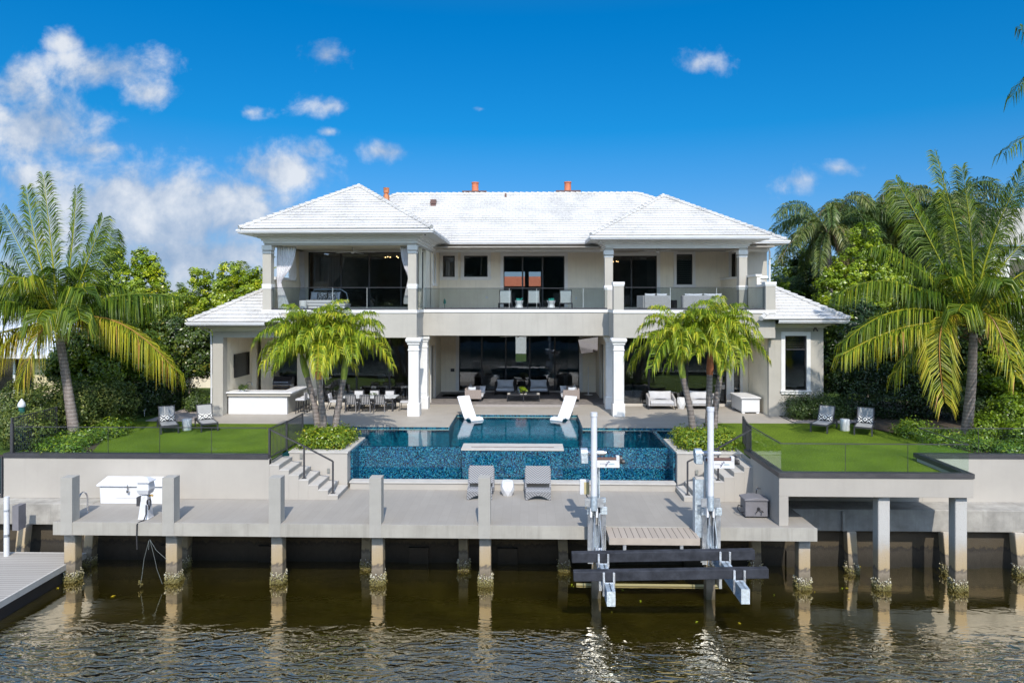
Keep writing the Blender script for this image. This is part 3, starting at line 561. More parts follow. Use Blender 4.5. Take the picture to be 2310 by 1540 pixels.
# ground floor walls
b=MB(); 
wall_h(b,-11.9,-5.75,0,3.95,37.95,38.2,[(-11.54,-5.9,.12,3.9)])
wall_h(b,4.4,12.1,0,3.95,37.95,38.2,[(4.6,10.9,.12,3.9),(11.3,11.65,0.03,3.4)])
wall_h(b,-5.75,4.4,0,3.95,43.4,43.6,[(-4.45,3.2,.1,3.9),(-5.55,-5.5,.03,.04)])
b.box(-5.75,-5.6,38.2,38.9,0,3.95); b.box(-5.75,-5.6,40.6,43.4,0,3.95); b.box(-5.75,-5.6,38.9,40.6,3.2,3.95)
b.box(4.25,4.4,38.2,38.9,0,3.95); b.box(4.25,4.4,40.8,43.4,0,3.95); b.box(4.25,4.4,38.9,40.8,3.3,3.95)
# cabana
bo=MB(); bo.box(-16.01,-15.49,34.2,34.7,0,3.95); b.box(-15.9,-15.55,34.7,38.0,0,3.95); b.box(-16.0,-15.3,38.0,38.3,0,3.95)
b.box(-15.05,-14.35,38.0,38.3,0,3.95); b.box(-14.35,-12.9,38.0,38.3,0,1.0); b.box(-14.35,-12.9,38.0,38.3,3.4,3.95); b.box(-13.0,-11.54,38.0,38.3,0,3.95)
# wing
wall_h(bo,12.12,14.85,0,4.6,34.8,35.0,[(12.93,14.0,1.3,4.05)])
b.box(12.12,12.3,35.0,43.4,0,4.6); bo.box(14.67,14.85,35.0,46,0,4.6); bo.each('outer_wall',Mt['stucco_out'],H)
# body sides, back with openings
b.box(-15.9,-15.7,38.3,51.5,0,3.95); b.box(14.0,14.2,43.6,51.5,0,9.0); b.box(-14.2,-14.0,43.6,51.5,F2,9.0)
wall_h(b,-15.9,14.2,0,9.0,51.5,51.7,[(-2.0,-.3,6.9,8.0),(.0,.9,6.9,8.0),(-1.0,-.2,1.2,3.5)])
b.build('ground_floor_wall',Mt['stucco'],H)
# slab, fascias
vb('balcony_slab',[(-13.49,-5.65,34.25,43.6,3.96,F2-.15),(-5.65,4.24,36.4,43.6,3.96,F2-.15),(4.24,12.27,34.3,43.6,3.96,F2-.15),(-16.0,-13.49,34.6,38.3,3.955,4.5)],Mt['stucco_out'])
vb('balcony_band',[(-13.53,-5.62,34.21,34.5,F2-.15,F2),(-5.62,4.21,36.36,36.7,F2-.15,F2),(4.21,12.3,34.26,34.6,F2-.15,F2),(-5.65,-5.61,34.5,36.36,F2-.15,F2),(4.2,4.24,34.6,36.36,F2-.15,F2)],Mt['trim'])
vb('balcony_floor',[(-13.45,-5.66,34.5,39.3,F2-.1,F2-.02),(-5.65,4.23,36.7,43.4,F2-.1,F2-.02),(4.24,12.1,34.6,43.4,F2-.1,F2-.02)],Mt['floor2'])
vb('porch_ceiling',[(-13.4,-5.7,34.3,37.9,3.94,3.958),(-5.6,4.2,36.45,43.38,3.94,3.958),(4.3,12.1,34.35,37.9,3.94,3.958)],Mt['ceil'])
# upper walls
holesC=[(-5.48,-4.72,7.33,8.68),(-4.13,-2.62,7.33,8.68),(-1.61,2.26,F2+.05,8.66),(5.3,8.1,F2+.05,8.66),(9.33,10.33,6.83,8.75),(12.78,13.14,7.33,8.78)]
b=MB(); wall_h(b,-5.8,14.2,F2,9.05,43.4,43.6,holesC)
wall_h(b,-13.3,-5.7,F2,8.9,39.3,39.5,[(-12.8,-6.0,F2+.1,8.62)])
b.box(-5.85,-5.7,36.1,36.35,F2,8.9); b.box(-5.85,-5.7,37.7,40.5,F2,8.9); b.box(-5.85,-5.7,41.5,43.4,F2,8.9); b.box(-5.85,-5.7,40.5,41.5,F2,6.9); b.box(-5.85,-5.7,40.5,41.5,8.6,8.9)
b.box(-13.35,-13.1,38.0,39.3,F2,8.9); b.box(-13.35,-13.1,34.7,38.0,F2,6.9); b.box(-13.3,-13.1,39.5,43.4,F2,9.0)
vb('outer_wall',[(13.0,14.2,41.1,43.4,4.5,9.0)],Mt['stucco_out']); b.box(12.12,12.3,36.6,43.4,F2,7.1); b.box(12.12,12.3,34.7,36.6,F2,6.55)
b.build('upper_wall',Mt['stucco'],H)
vb('parapet_cap',[(12.04,12.38,36.55,43.38,7.1,7.22),(12.04,12.38,34.8,36.5,6.55,6.66),(13.1,14.25,41.04,41.1,7.15,7.3),(-13.42,-13.0,34.72,38.0,6.9,7.05)],Mt['trim'],.01)
# pillars of upper floor
def pillar(x0,x1,y0,y1,z0,z1,cap=True):
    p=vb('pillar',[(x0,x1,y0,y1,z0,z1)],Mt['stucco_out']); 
    e=.03; vb('pillar_band',[(x0-e,x1+e,y0-e,y1+e,6.5,6.66),(x0-.018,x1+.018,y0-.018,y1+.018,6.42,6.5)],Mt['trim'])
    if cap: vb('pillar_capital',[(x0-.02,x1+.02,y0-.02,y1+.02,8.22,8.30),(x0-.035,x1+.035,y0-.035,y1+.035,8.38,8.62)],Mt['trim'])
pillar(-13.49,-13.06,34.27,34.7,F2,8.62); pillar(-6.09,-5.67,34.27,34.7,F2,8.62)
pillar(4.22,4.67,38.05,38.5,F2,8.75); pillar(11.63,12.07,38.05,38.5,F2,8.75)
for x0,x1 in ((4.24,4.75),(11.79,12.27)):
    vb('parapet_post',[(x0,x1,34.28,34.75,F2-.001,6.55)],Mt['stucco_out']); vb('parapet_post_cap',[(x0-.04,x1+.04,34.24,34.79,6.62,6.76),(x0-.02,x1+.02,34.26,34.77,6.55,6.62)],Mt['trim'])
# beams/cornices: stepped profile following eaves.  paths are plan polylines, outward normal to the right of travel
def cornice(name,path,prof,mat):
    b=MB(); n=len(path); rings=[]
    for i,p in enumerate(path):
        p=Vector(p); d0=(p-Vector(path[i-1])).normalized() if i else None; d1=(Vector(path[i+1])-p).normalized() if i<n-1 else None
        d0=d0 or d1; d1=d1 or d0; n0=Vector((d0.y,-d0.x)); n1=Vector((d1.y,-d1.x)); m=(n0+n1).normalized(); k=1/max(.3,m.dot(n0))
        rings.append([(p.x+m.x*o*k,p.y+m.y*o*k,z) for o,z in prof])
    q=len(prof); vs=[v for r in rings for v in r]; fs=[]
    for i in range(n-1):
        for j in range(q-1): fs.append((i*q+j,(i+1)*q+j,(i+1)*q+j+1,i*q+j+1))
    b.add(vs,fs); b.build(name,mat,H)
corn=lambda zb,zt,ov:[(0,zb),(.04,zb),(.04,zb+(zt-zb)*.25),(.12,zb+(zt-zb)*.3),(.12,zb+(zt-zb)*.5),(.26,zb+(zt-zb)*.62),(.26,zb+(zt-zb)*.8),(.42,zt-.03),(.42,zt),(ov-.02,zt+.02)]
gut=lambda z0,z1,ov:[(ov-.12,z0),(ov-.1,z0),(ov-.04,z0+.03),(ov-.04,z0+(z1-z0)*.45),(ov,z0+(z1-z0)*.55),(ov,z1),(ov-.03,z1),(ov-.12,z1-.04)]
pathTop=[(-13.4,43.4),(-13.4,34.27),(-5.68,34.27),(-5.68,41.15),(4.32,41.15),(4.32,38.1),(12.07,38.1),(12.07,41.1),(14.2,41.1),(14.2,50)]
cornice('cornice',pathTop,corn(8.72,9.12,.98),Mt['trim']); 
cornice('gutter',pathTop,gut(9.14,9.33,1.02),Mt['white'])
pathL=[(-16.0,40),(-16.0,34.2),(-13.0,34.2)]; cornice('cornice',pathL,corn(4.28,4.52,.9),Mt['trim']); cornice('gutter',pathL,gut(4.58,4.74,.96),Mt['white'])
pathR=[(12.3,34.8),(14.85,34.8),(14.85,44)]; cornice('cornice',pathR,corn(4.45,4.65,.85),Mt['trim']); cornice('gutter',pathR,gut(4.70,4.86,.9),Mt['white'])
vb('frieze_beam',[(-13.4,-5.68,34.27,34.6,8.62,9.12),(-13.4,-13.1,34.6,39.3,8.62,9.12),(-5.98,-5.68,34.6,41.3,8.62,9.12),(-5.68,4.32,41.15,41.45,8.75,9.12),(4.32,4.62,38.1,41.3,8.75,9.12),(4.32,12.07,38.1,38.45,8.75,9.12),(11.8,12.07,38.45,41.3,8.75,9.12),(12.07,14.2,41.1,41.35,8.74,9.12),(-16.0,-13.5,34.2,34.5,3.95,4.5),(12.12,14.85,34.78,35.0,4.45,4.7)],Mt['stucco_out'])
vb('soffit',[(-13.0,-6.0,34.6,39.3,8.70,8.74),(-5.68,4.32,41.4,43.4,8.97,9.0),(4.6,11.8,38.4,43.4,8.97,9.0),(-15.5,-12.0,34.5,38.0,3.96,3.98)],Mt['ceil'])
# roofs
SL=.587
def slope(b,A,B,Cc,D,lift=.035,step=.335):      # stepped tile courses between eave A-B and top D-C
    A,B,Cc,D=map(Vector,(A,B,Cc,D)); n=max(1,round(((D+Cc)/2-(A+B)/2).length/step)); nrm=(B-A).cross(D-A).normalized()
    if nrm.z<0: nrm=-nrm
    for k in range(n):
        t0=k/n; t1=(k+1)/n; a=A.lerp(D,t0)+nrm*lift; c=B.lerp(Cc,t0)+nrm*lift; d=A.lerp(D,t1)+nrm*.004; e=B.lerp(Cc,t1)+nrm*.004; a0=A.lerp(D,t0)-nrm*.005; c0=B.lerp(Cc,t0)-nrm*.005
        b.add([a,c,e,d,a0,c0],[(0,1,2,3),(0,4,5,1)])
HC=[]
def hipcap(b,p,q,step=.38):
    b=MB(); HC.append(b)
    p,q=Vector(p),Vector(q); n=max(1,int((q-p).length/step)); d=(q-p)/n
    for k in range(n):
        a=p+d*k; c=p+d*(k+1.12); b.tube([a+Vector((0,0,.05)),c+Vector((0,0,.015))],[.13,.105],7)
def hiproof(name,x0,x1,y0,ze,apex_y,zr,ridge=None,yback=None,sides=(1,1)):
    """front slope + left/right slopes; ridge=(xl,xr)"""
    xl,xr=ridge; yb=yback
    bx=MB(); by=MB(); bc=MB()
    slope(bx,(x0,y0,ze),(x1,y0,ze),(xr,apex_y,zr),(xl,apex_y,zr))
    slope(by,(x0,yb,ze),(x0,y0,ze),(xl,apex_y,zr),(xl,yb if yb<apex_y else yb-(x0*0),zr)) if sides[0] else None
    slope(by,(x1,y0,ze),(x1,yb,ze),(xr,yb,zr),(xr,apex_y,zr)) if sides[1] else None
    if sides[0]: hipcap(bc,(x0,y0,ze),(xl,apex_y,zr))
    if sides[1]: hipcap(bc,(x1,y0,ze),(xr,apex_y,zr))
    hipcap(bc,(xl,apex_y,zr),(xr,apex_y,zr) if xr-xl>.5 else (xl,yb,zr))
    return bx,by,bc
ze=9.36
rf=MB(); ry=MB(); rc=MB()
def merge(t,s): t.add(s.v,s.f)
roofs=[(-14.26,-4.76,33.24,9.36,37.99,12.2,(-9.52,-9.50),46.5,(1,1)),(3.38,13.1,37.25,9.36,42.1,12.22,(8.24,8.26),47.5,(1,1)),(-15.1,15.0,40.15,9.34,46.3,13.02,(-9.0,7.4),46.4,(0,0))]
for r_ in roofs:
    a_,b_,c_=hiproof('r',*r_); merge(rf,a_); merge(ry,b_); merge(rc,c_)
# main hip ends + back slope
slope(ry,(-15.1,52.5,9.34),(-15.1,40.15,9.34),(-9.0,46.3,13.02),(-9.0,46.31,13.02)); slope(ry,(15.0,40.15,9.34),(15.0,52.5,9.34),(7.4,46.31,13.02),(7.4,46.3,13.02)); slope(rf,(15.0,52.5,9.34),(-15.1,52.5,9.34),(-9,46.32,13.02),(7.4,46.32,13.02))
hipcap(rc,(15.0,40.15,9.34),(7.4,46.3,13.02)); hipcap(rc,(-15.1,40.15,9.34),(-9,46.3,13.02))
# lower roofs
slope(rf,(-16.85,33.3,4.76),(-12.15,33.3,4.76),(-12.7,34.26,5.3),(-15.9,34.25,5.32)); slope(rf,(-15.9,34.25,5.32),(-13.48,34.25,5.32),(-13.48,36.65,6.73),(-13.5,36.65,6.73))
slope(ry,(-16.85,44,4.76),(-16.85,33.3,4.76),(-13.48,36.67,6.73),(-13.48,44,6.73)); hipcap(rc,(-16.85,33.3,4.76),(-13.48,36.67,6.73)); slope(ry,(-12.15,33.3,4.76),(-12.15,34.25,4.76),(-12.7,34.26,5.3),(-12.7,34.25,5.3))
slope(rf,(11.45,33.9,4.9),(15.75,33.9,4.9),(12.3,37.35,6.92),(12.28,37.35,6.92)) if 0 else None
bq=MB(); slope(rf,(11.42,33.9,4.9),(15.75,33.9,4.9),(14.93,34.72,5.38),(12.24,34.72,5.38)); slope(rf,(12.3,34.72,5.38),(14.93,34.72,5.38),(12.31,37.34,6.92),(12.3,37.34,6.92))
slope(ry,(15.75,33.9,4.9),(15.75,44,4.9),(12.3,44,6.92),(12.3,37.35,6.92)); hipcap(rc,(15.75,33.9,4.9),(12.3,37.35,6.92)); hipcap(rc,(11.42,33.9,4.9),(12.2,34.68,5.36))
R_=rf.build('roof',Mt['roofx'],H); R2=ry.build('roof_side_slope',Mt['roofy'],H); [q.build('hip_tiles',Mt['roofx'],H,smooth=True) for q in HC]
# tile edge + underlayment line on eaves
cornice('eave_tile_edge',[(-13.4,43.4),(-13.4,34.27),(-5.68,34.27),(-5.68,41.15),(4.32,41.15),(4.32,38.1),(12.07,38.1),(12.07,41.1),(14.2,41.1),(14.2,50)],[(.8,9.30),(.86,9.31),(.9,9.36),(.9,9.40),(.8,9.42)],Mt['cap'])
cornice('eave_tile_edge',[(-16.0,40),(-16.0,34.2),(-13.0,34.2)],[(.8,4.74),(.84,4.74),(.87,4.78),(.87,4.82),(.8,4.84)],Mt['cap']); cornice('eave_tile_edge',[(12.3,34.8),(14.85,34.8),(14.85,44)],[(.75,4.86),(.8,4.87),(.84,4.92),(.84,4.96),(.78,4.97)],Mt['cap'])
cornice('drip_edge',[(-13.4,43.4),(-13.4,34.27),(-5.68,34.27),(-5.68,41.15),(4.32,41.15),(4.32,38.1),(12.07,38.1),(12.07,41.1),(14.2,41.1),(14.2,50)],[(.87,9.29),(.885,9.29),(.885,9.34),(.87,9.34)],Mt['brown'])
# chimneys, vents
for i,(xa,xb,zp) in enumerate(((-4.62,-2.93,14.05),(1.87,3.58,14.15))):
    c1=vb('chimney',[(xa+.1,xb-.1,47.3,48.6,12.0,13.34)],Mt['trim'])
    b=MB(); b.box(xa,xb,47.2,48.7,13.34,13.43); b.build('chimney_cap',Mt['brown'],c1)
    b=MB(); xm=(xa+xb)/2; b.lathe([(.24,0),(.27,.03),(.24,.08),(.23,.6),(.26,.62),(.26,.7),(.2,.7)],(xm,47.95,13.43),14); b.build('chimney_pot',Mt['clay'],c1,smooth=True)
b=MB(); b.lathe([(.2,-.9),(.2,.2),(.14,.22),(.14,.3),(.19,.33),(.19,.62),(.21,.66),(.1,.66)],(-9.35,44.6,12.55),12); b.build('vent_pipe',Mt['copper'],H,smooth=True)
b=MB(); b.box(-6.45,-6.1,44.6,45.0,12.0,12.45); b.box(-6.47,-6.08,44.56,44.6,12.18,12.3); b.build('roof_vent',Mt['brown'],H); b=MB(); b.box(-1.62,-1.5,45.8,45.95,12.7,13.02); b.build('roof_vent',Mt['brown'],H)
# porch columns
def column(x,y,w=.26,bw=.31):
    b=MB(); b.lathe([(bw,0),(bw,.62),(w+.02,.64),(w,.66),(w,3.3),(w+.03,3.31),(w+.03,3.36),(w,3.37),(w,3.6),(w+.05,3.61),(w+.05,3.68),(w+.09,3.72),(w+.13,3.8),(w+.13,3.88),(w+.07,3.955)],(x,y,0),sq=True)
    c=b.build('column',Mt['trim'],H,bevel=.008)
    b=MB(); f=w; yy=y-f-.012
    for q in ((x-f+.07,x-f+.10,yy,y-f,.85,3.15),(x+f-.10,x+f-.07,yy,y-f,.85,3.15),(x-f+.1,x+f-.1,yy,y-f,3.12,3.15),(x-f+.1,x+f-.1,yy,y-f,.85,.88)): b.box(*q)
    b.build('panel_moulding',Mt['white'],c)
for x,y in ((-5.81,34.52),(4.52,34.66),(-5.72,36.86),(4.42,37.05)): column(x,y)
# windows & doors
def opening(name,x0,x1,z0,z1,y,mull=(),trim=.12,sill=False,glass='glass',louv=False,trims=(1,1,1),frame=.055,label=None,recess=.1):
    t=MB(); d=.045
    if trims[0]: t.box(x0-trim,x0,y-d,y,z0-(.0 if not sill else 0),z1+trim)
    if trims[1]: t.box(x1,x1+trim,y-d,y,z0,z1+trim)
    if trims[2]: t.box(x0,x1,y-d+.002,y,z1,z1+trim)
    w=t.build(name,Mt['trim'],H,bevel=.008) if t.v else thing(name,None,None)
    if not t.v: w.parent=H
    f=MB(); q=frame; yy=y+recess; f.box(x0,x0+q,yy-.04,yy+.05,z0,z1); f.box(x1-q,x1,yy-.04,yy+.05,z0,z1); f.box(x0+q,x1-q,yy-.04,yy+.05,z1-q,z1); f.box(x0+q,x1-q,yy-.04,yy+.05,z0,z0+q)
    for m_ in mull:
        if isinstance(m_,tuple): f.box(x0+q,x1-q,yy-.045,yy+.045,m_[0]-q/2,m_[0]+q/2)
        else: f.box(m_-.05,m_+.05,yy-.045,yy+.055,z0+q,z1-q)
    f.build('frame',Mt['black'],w,bevel=.004)
    if louv: g=MB(); g.box(x0+q,x1-q,yy+.0,yy+.02,z0+q,z1-q); g.build('louvred_blind',Mt['louver'],w)
    g=MB(); g.box(x0+q,x1-q,yy-.03,yy-.018,z0+q,z1-q) if louv else g.box(x0+q,x1-q,yy-.006,yy+.006,z0+q,z1-q); g.build('pane',Mt[glass],w)
    if sill: s_=MB(); s_.box(x0-trim-.05,x1+trim+.05,y-.1,y,z0-.07,z0); s_.box(x0-trim,x1+trim,y-.06,y,z0-.2,z0-.07); s_.build('sill',Mt['trim'],w,bevel=.01)
    return w
opening('sliding_door',-11.54,-5.9,.12,3.9,37.95,mull=(-9.65,-7.8),trims=(1,0,0))
opening('sliding_door',4.6,10.9,.12,3.9,37.95,mull=(6.65,8.75),trims=(0,1,0),trim=.24)
opening('side_door',11.3,11.65,.03,3.4,37.95,trim=.14)
opening('sliding_door',-4.45,3.2,.1,3.9,43.4,mull=(-3.0,-1.47,.05,1.65),trims=(1,1,1),trim=.2)
opening('window',-5.48,-4.72,7.33,8.68,43.4,sill=True,trim=.2); opening('window',-4.13,-2.62,7.33,8.68,43.4,sill=True,trim=.2)
opening('sliding_door',-1.61,2.26,F2+.05,8.66,43.4,mull=(-.4,.87),trim=.2)
opening('sliding_door',5.3,8.1,F2+.05,8.66,43.4,mull=(6.5,),trim=.2)
opening('shuttered_window',9.33,10.33,6.83,8.75,43.4,sill=True,trim=.18,louv=True); opening('shuttered_window',12.78,13.14,7.33,8.78,43.4,trim=.18,louv=True,trims=(1,0,1))
opening('sliding_door',-12.8,-6.0,F2+.1,8.62,39.3,mull=(-10.9,-9.25,-7.4),trim=.24)
opening('window',12.93,14.0,1.3,4.05,34.8,sill=True,trim=.2,mull=((3.35,),),label=None)
b=MB(); b.box(12.99,13.94,34.93,34.95,3.38,4.0); b.build('louvred_blind',Mt['louver'],H)
vb('threshold',[(-11.6,-5.8,37.88,37.949,.004,.115),(4.5,11.0,37.88,37.949,.004,.115),(-4.5,3.3,43.33,43.399,.004,.095)],Mt['coping'])
# cabana window + side windows
b=MB(); b.box(-14.35,-12.95,38.1,38.12,1.0,3.4); b.build('window_pane',Mt['glass'],H)
b=MB(); b.box(-5.70,-5.66,40.36,40.5,6.85,8.74); b.box(-5.70,-5.66,41.5,41.64,6.85,8.74); b.box(-5.70,-5.66,40.5,41.5,8.6,8.74); b.box(-5.70,-5.6,40.3,41.7,6.7,6.85); b.each('window_trim',Mt['trim'],H); b=MB(); b.box(-5.8,-5.79,40.5,41.5,6.9,8.6); b.build('window_pane',Mt['tv'],H)
b=MB(); b.box(-5.62,-5.57,38.75,38.9,0.01,3.3); b.box(-5.62,-5.57,40.6,40.75,.01,3.3); b.box(4.23,4.28,38.75,38.9,.01,3.4); b.box(4.23,4.28,40.8,40.95,.01,3.4); b.each('door_trim',Mt['trim'],H)
b=MB(); b.box(-5.72,-5.7,38.9,40.6,.02,3.2); b.box(4.34,4.36,38.9,40.8,.02,3.3); b.each('side_door_leaf',Mt['tv'],H)
# downspouts
b=MB(); b.tube([(13.9,40.2,9.2),(14.1,40.6,9.0),(14.35,41.05,8.7),(14.35,41.05,4.9)],.05,8); b.tube([(-16.75,34.0,4.6),(-16.6,34.15,4.45),(-16.15,34.3,4.2),(-16.12,34.3,3.5),(-16.12,34.3,0)],.05,8); b.each('downspout',Mt['white'],H,smooth=True)
# balcony glass
def balus(x0,x1,y,z0,z1,seams,mat='railup'):
    b=MB(); b.box(x0,x1,y-.008,y+.008,z0,z1); g=b.build('glass_railing',Mt[mat],H)
    b=MB(); b.box(x0,x1,y-.02,y+.02,z1,z1+.025); b.build('top_rail',Mt['bronze'],g); b=MB(); b.box(x0,x1,y-.03,y+.03,z0-.09,z0); b.build('base_shoe',Mt['bronze'],g)
    b=MB()
    for s_ in seams: b.box(s_-.006,s_+.006,y-.012,y+.012,z0,z1)
    if b.v: b.build('glass_joint',Mt['slingw'],g)
balus(-13.05,-6.1,34.42,F2+.09,6.47,(-9.95,-8.2)); balus(-5.6,4.18,36.5,F2+.09,6.47,(-1.05,.42,2.9)); balus(4.76,11.78,34.45,F2+.09,6.47,(7.1,9.4))
b=MB(); b.box(-5.66,-5.64,34.7,36.4,F2+.09,6.47); b.build('glass_railing',Mt['railup'],H)
# interior: rooms behind the glass
b=MB()
for x0,x1,y0,y1,z0,z1 in ((-11.9,-5.75,38.3,50,0,3.9),(4.4,12.0,38.3,50,0,3.9)): 
    b.box(x0,x1,y1-6.2,y1-6.1,z0,z1)
b.box(-11.9,-11.8,38.2,44,0,3.9); b.box(11.9,12.0,38.2,44,0,3.9)
wall_h(b,-5.7,4.4,0,3.9,51.3,51.4,[(-1.0,-.2,1.2,3.5)]); b.box(-5.75,-5.65,43.6,51.3,0,3.9); b.box(4.3,4.4,43.6,51.3,0,3.9)
b.box(-15.8,12,38.2,51.3,3.9,3.95); b.box(-13,-5.9,45,45.1,F2,8.9)
wall_h(b,-3.0,3.6,F2,8.9,51.3,51.4,[(-2.0,-.3,6.9,8.0),(.0,.9,6.9,8.0)]); b.box(-3.1,-3.0,43.6,51.3,F2,8.9); b.box(3.6,3.7,43.6,51.3,F2,8.9); b.box(-5.9,-3.1,45.5,45.6,F2,8.9); b.box(3.7,14,46.5,46.6,F2,8.9); b.box(-13,14.1,39.5,51.4,8.9,8.96)
b.box(-15.8,14,38.31,51.3,F2-.14,F2-.03) 
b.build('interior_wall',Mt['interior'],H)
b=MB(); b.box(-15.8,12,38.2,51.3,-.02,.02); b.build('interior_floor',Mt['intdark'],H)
def curt(name,x0,x1,y,z0,z1,mat,par=None,n=9,amp=.05,parent=H):
    b=MB(); vs=[];fs=[]; m=n*4
    for i in range(m+1):
        x=x0+(x1-x0)*i/m; o_=amp*math.sin(i*math.pi/2)
        vs+=[(x,y+o_,z0),(x,y+o_*.7,z1)]
    for i in range(m): fs.append((2*i,2*i+2,2*i+3,2*i+1))
    b.add(vs,fs); return b.build(name,mat,parent,smooth=True)
for x0,x1,y,z0,z1 in ((-12.6,-12.05,39.8,F2,8.55),(-11.8,-10.95,39.9,F2,8.55),(-4.35,-3.75,43.9,.05,3.85),(2.5,3.1,43.9,.05,3.85),(7.55,8.0,43.9,F2,8.6),(5.0,5.35,38.5,.05,3.85)): curt('interior_curtain',x0,x1,y,z0,z1,Mt['curtin'])
b=MB()
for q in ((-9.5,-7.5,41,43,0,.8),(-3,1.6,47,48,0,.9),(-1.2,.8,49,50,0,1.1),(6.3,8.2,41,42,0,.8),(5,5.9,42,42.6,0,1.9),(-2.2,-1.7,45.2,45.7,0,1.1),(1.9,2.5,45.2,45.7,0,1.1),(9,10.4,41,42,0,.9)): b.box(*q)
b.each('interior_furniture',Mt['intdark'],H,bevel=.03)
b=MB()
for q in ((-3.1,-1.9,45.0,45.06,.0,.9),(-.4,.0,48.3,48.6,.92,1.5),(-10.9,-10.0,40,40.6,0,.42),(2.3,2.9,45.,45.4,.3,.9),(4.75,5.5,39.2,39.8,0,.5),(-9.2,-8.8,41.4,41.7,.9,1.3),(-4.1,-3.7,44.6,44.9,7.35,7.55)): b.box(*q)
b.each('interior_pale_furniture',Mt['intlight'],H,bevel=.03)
b=MB()
for x,z in ((-8.55,8.33),(-8.4,8.3),(-8.0,8.34),(-7.92,8.27),(-7.5,8.32),(-7.42,8.27),(-7.15,8.32),(-8.7,8.29)): b.lathe([(.0,-.035),(.035,0),(0,.035)],(x,41.2,z+.15),6)
b.each('chandelier_bulb',Mt['bulb'],H); b=MB()
for x,z in ((5.55,8.28),(5.75,8.3),(5.85,8.27)): b.lathe([(.0,-.03),(.03,0),(0,.03)],(x,45,z+.1),6)
for k in range(8): b.lathe([(.0,-.03),(.025,0),(0,.03)],(-7.1+.12*(k%3),40.5,3.5-.33*(k//2)),6)
b.each('chandelier_bulb',Mt['bulb'],H)
# small wall fittings on the villa
b=MB(); b.box(-4.98,-4.74,43.36,43.4,1.3,1.5); b.build('intercom_panel',Mt['black'],H)
b=MB(); b.box(-2.75,-2.6,43.36,43.4,5.95,6.1); b.box(2.95,3.05,43.36,43.4,5.9,6.05); b.each('wall_outlet',Mt['white'],H)
settle(H,(0,36,0))
# ================================================================== VEGETATION
def mesh_np(name,V,F,T,mat,parent=None):      # V (n,3), F (m,4), T (m,)
    me=bpy.data.meshes.new(name); V=np.asarray(V,dtype=np.float32); F=np.asarray(F,dtype=np.int32); m,k=F.shape
    me.vertices.add(len(V)); me.vertices.foreach_set('co',V.ravel()); me.loops.add(m*k); me.loops.foreach_set('vertex_index',F.ravel())
    me.polygons.add(m); me.polygons.foreach_set('loop_start',np.arange(0,m*k,k,dtype=np.int32)); me.polygons.foreach_set('loop_total',np.full(m,k,dtype=np.int32))
    at=me.attributes.new('tone','FLOAT','FACE'); at.data.foreach_set('value',np.asarray(T,dtype=np.float32))
    me.materials.append(mat); me.update(calc_edges=True); o=link(bpy.data.objects.new(name,me))
    if parent: o.parent=parent
    return o
def nrmz(a): return a/np.maximum(np.linalg.norm(a,axis=-1,keepdims=True),1e-6)
def bez(p0,p1,p2,n):
    t=np.linspace(0,1,n)[:,None]; return (1-t)**2*p0+2*t*(1-t)*p1+t*t*p2
class Frond:      # gathers leaflet blades and rachis tubes for one crown
    def __init__(s,seed): s.V=[];s.F=[];s.T=[];s.n=0; s.r=MB(); s.g=np.random.default_rng(seed)
    def frond(s,p0,p1,p2,leaf=.85,n=55,w=.045,droop=.5,tone=.4,plume=False,vee=.3,fwd=.55,rr=.03,start=.14,sag=.0,tip=.25,jit=.07,jt=.07,ref=None,tp=.68):
        g=s.g; p0,p1,p2=(np.array(p,dtype=float) for p in (p0,p1,p2))
        c=bez(p0,p1,p2,n); t=np.linspace(0,1,n); tan=nrmz(np.gradient(c,axis=0))
        up=np.array([0,0,1.]); side=nrmz(np.cross(tan,up if ref is None else np.array(ref,dtype=float))); nor=nrmz(np.cross(side,tan))
        s.r.tube([tuple(p) for p in c[::max(1,n//9)]],[rr*(1-.8*q) for q in t[::max(1,n//9)]],5,tone=min(1,tone+.3))
        k0=int(n*start); idx=np.arange(k0,n)
        L_=leaf*np.clip(np.sin(np.pi*np.clip((t[idx]-start)/(1-start)*tp+.13,0,1)),.18,1)*(1-.15*g.random(len(idx)))
        sets=[(1,0),(-1,0)] if not plume else [(math.cos(a),math.sin(a)) for a in np.linspace(0,2*math.pi,7)[:-1]]
        for (sd,nn) in sets:
            d=side[idx]*sd*(1 if not plume else 1)+nor[idx]*(vee if not plume else nn)+tan[idx]*fwd+g.normal(0,jit,(len(idx),3)); d=nrmz(d)
            bl=c[idx]; dr=droop*(1+.4*g.random(len(idx)))[:,None]
            m1=bl+d*L_[:,None]*.5-up*L_[:,None]*.5*dr*.30; e=bl+d*L_[:,None]*(1-.25*dr)-up*L_[:,None]*dr*.95
            m1b=bl+(m1-bl)*.12
            wv=nrmz(np.cross(nrmz(e-bl),nor[idx]+g.normal(0,.5,(len(idx),3))))*w/2
            q=len(idx); V=np.concatenate([m1b-wv*.5,m1b+wv*.5,m1-wv,m1+wv,e-wv*.12,e+wv*.12]); a=np.arange(q)
            F1=np.stack([a,a+q,a+3*q,a+2*q],1); F2=np.stack([a+2*q,a+3*q,a+5*q,a+4*q],1)
            T=np.clip(tone+g.normal(0,jt,q),0,1); T2=np.clip(T+.10*(g.random(q)<.25)+.04,0,1)
            s.V.append(V); s.F.append(F1+s.n); s.F.append(F2+s.n); s.T.append(T); s.T.append(T2); s.n+=6*q
    def build(s,mat,parent,rmat=None):
        o=mesh_np('fronds',np.concatenate(s.V),np.concatenate(s.F),np.concatenate(s.T),mat,parent)
        s.r.build('frond_stalks',rmat or mat,parent,smooth=True); return o
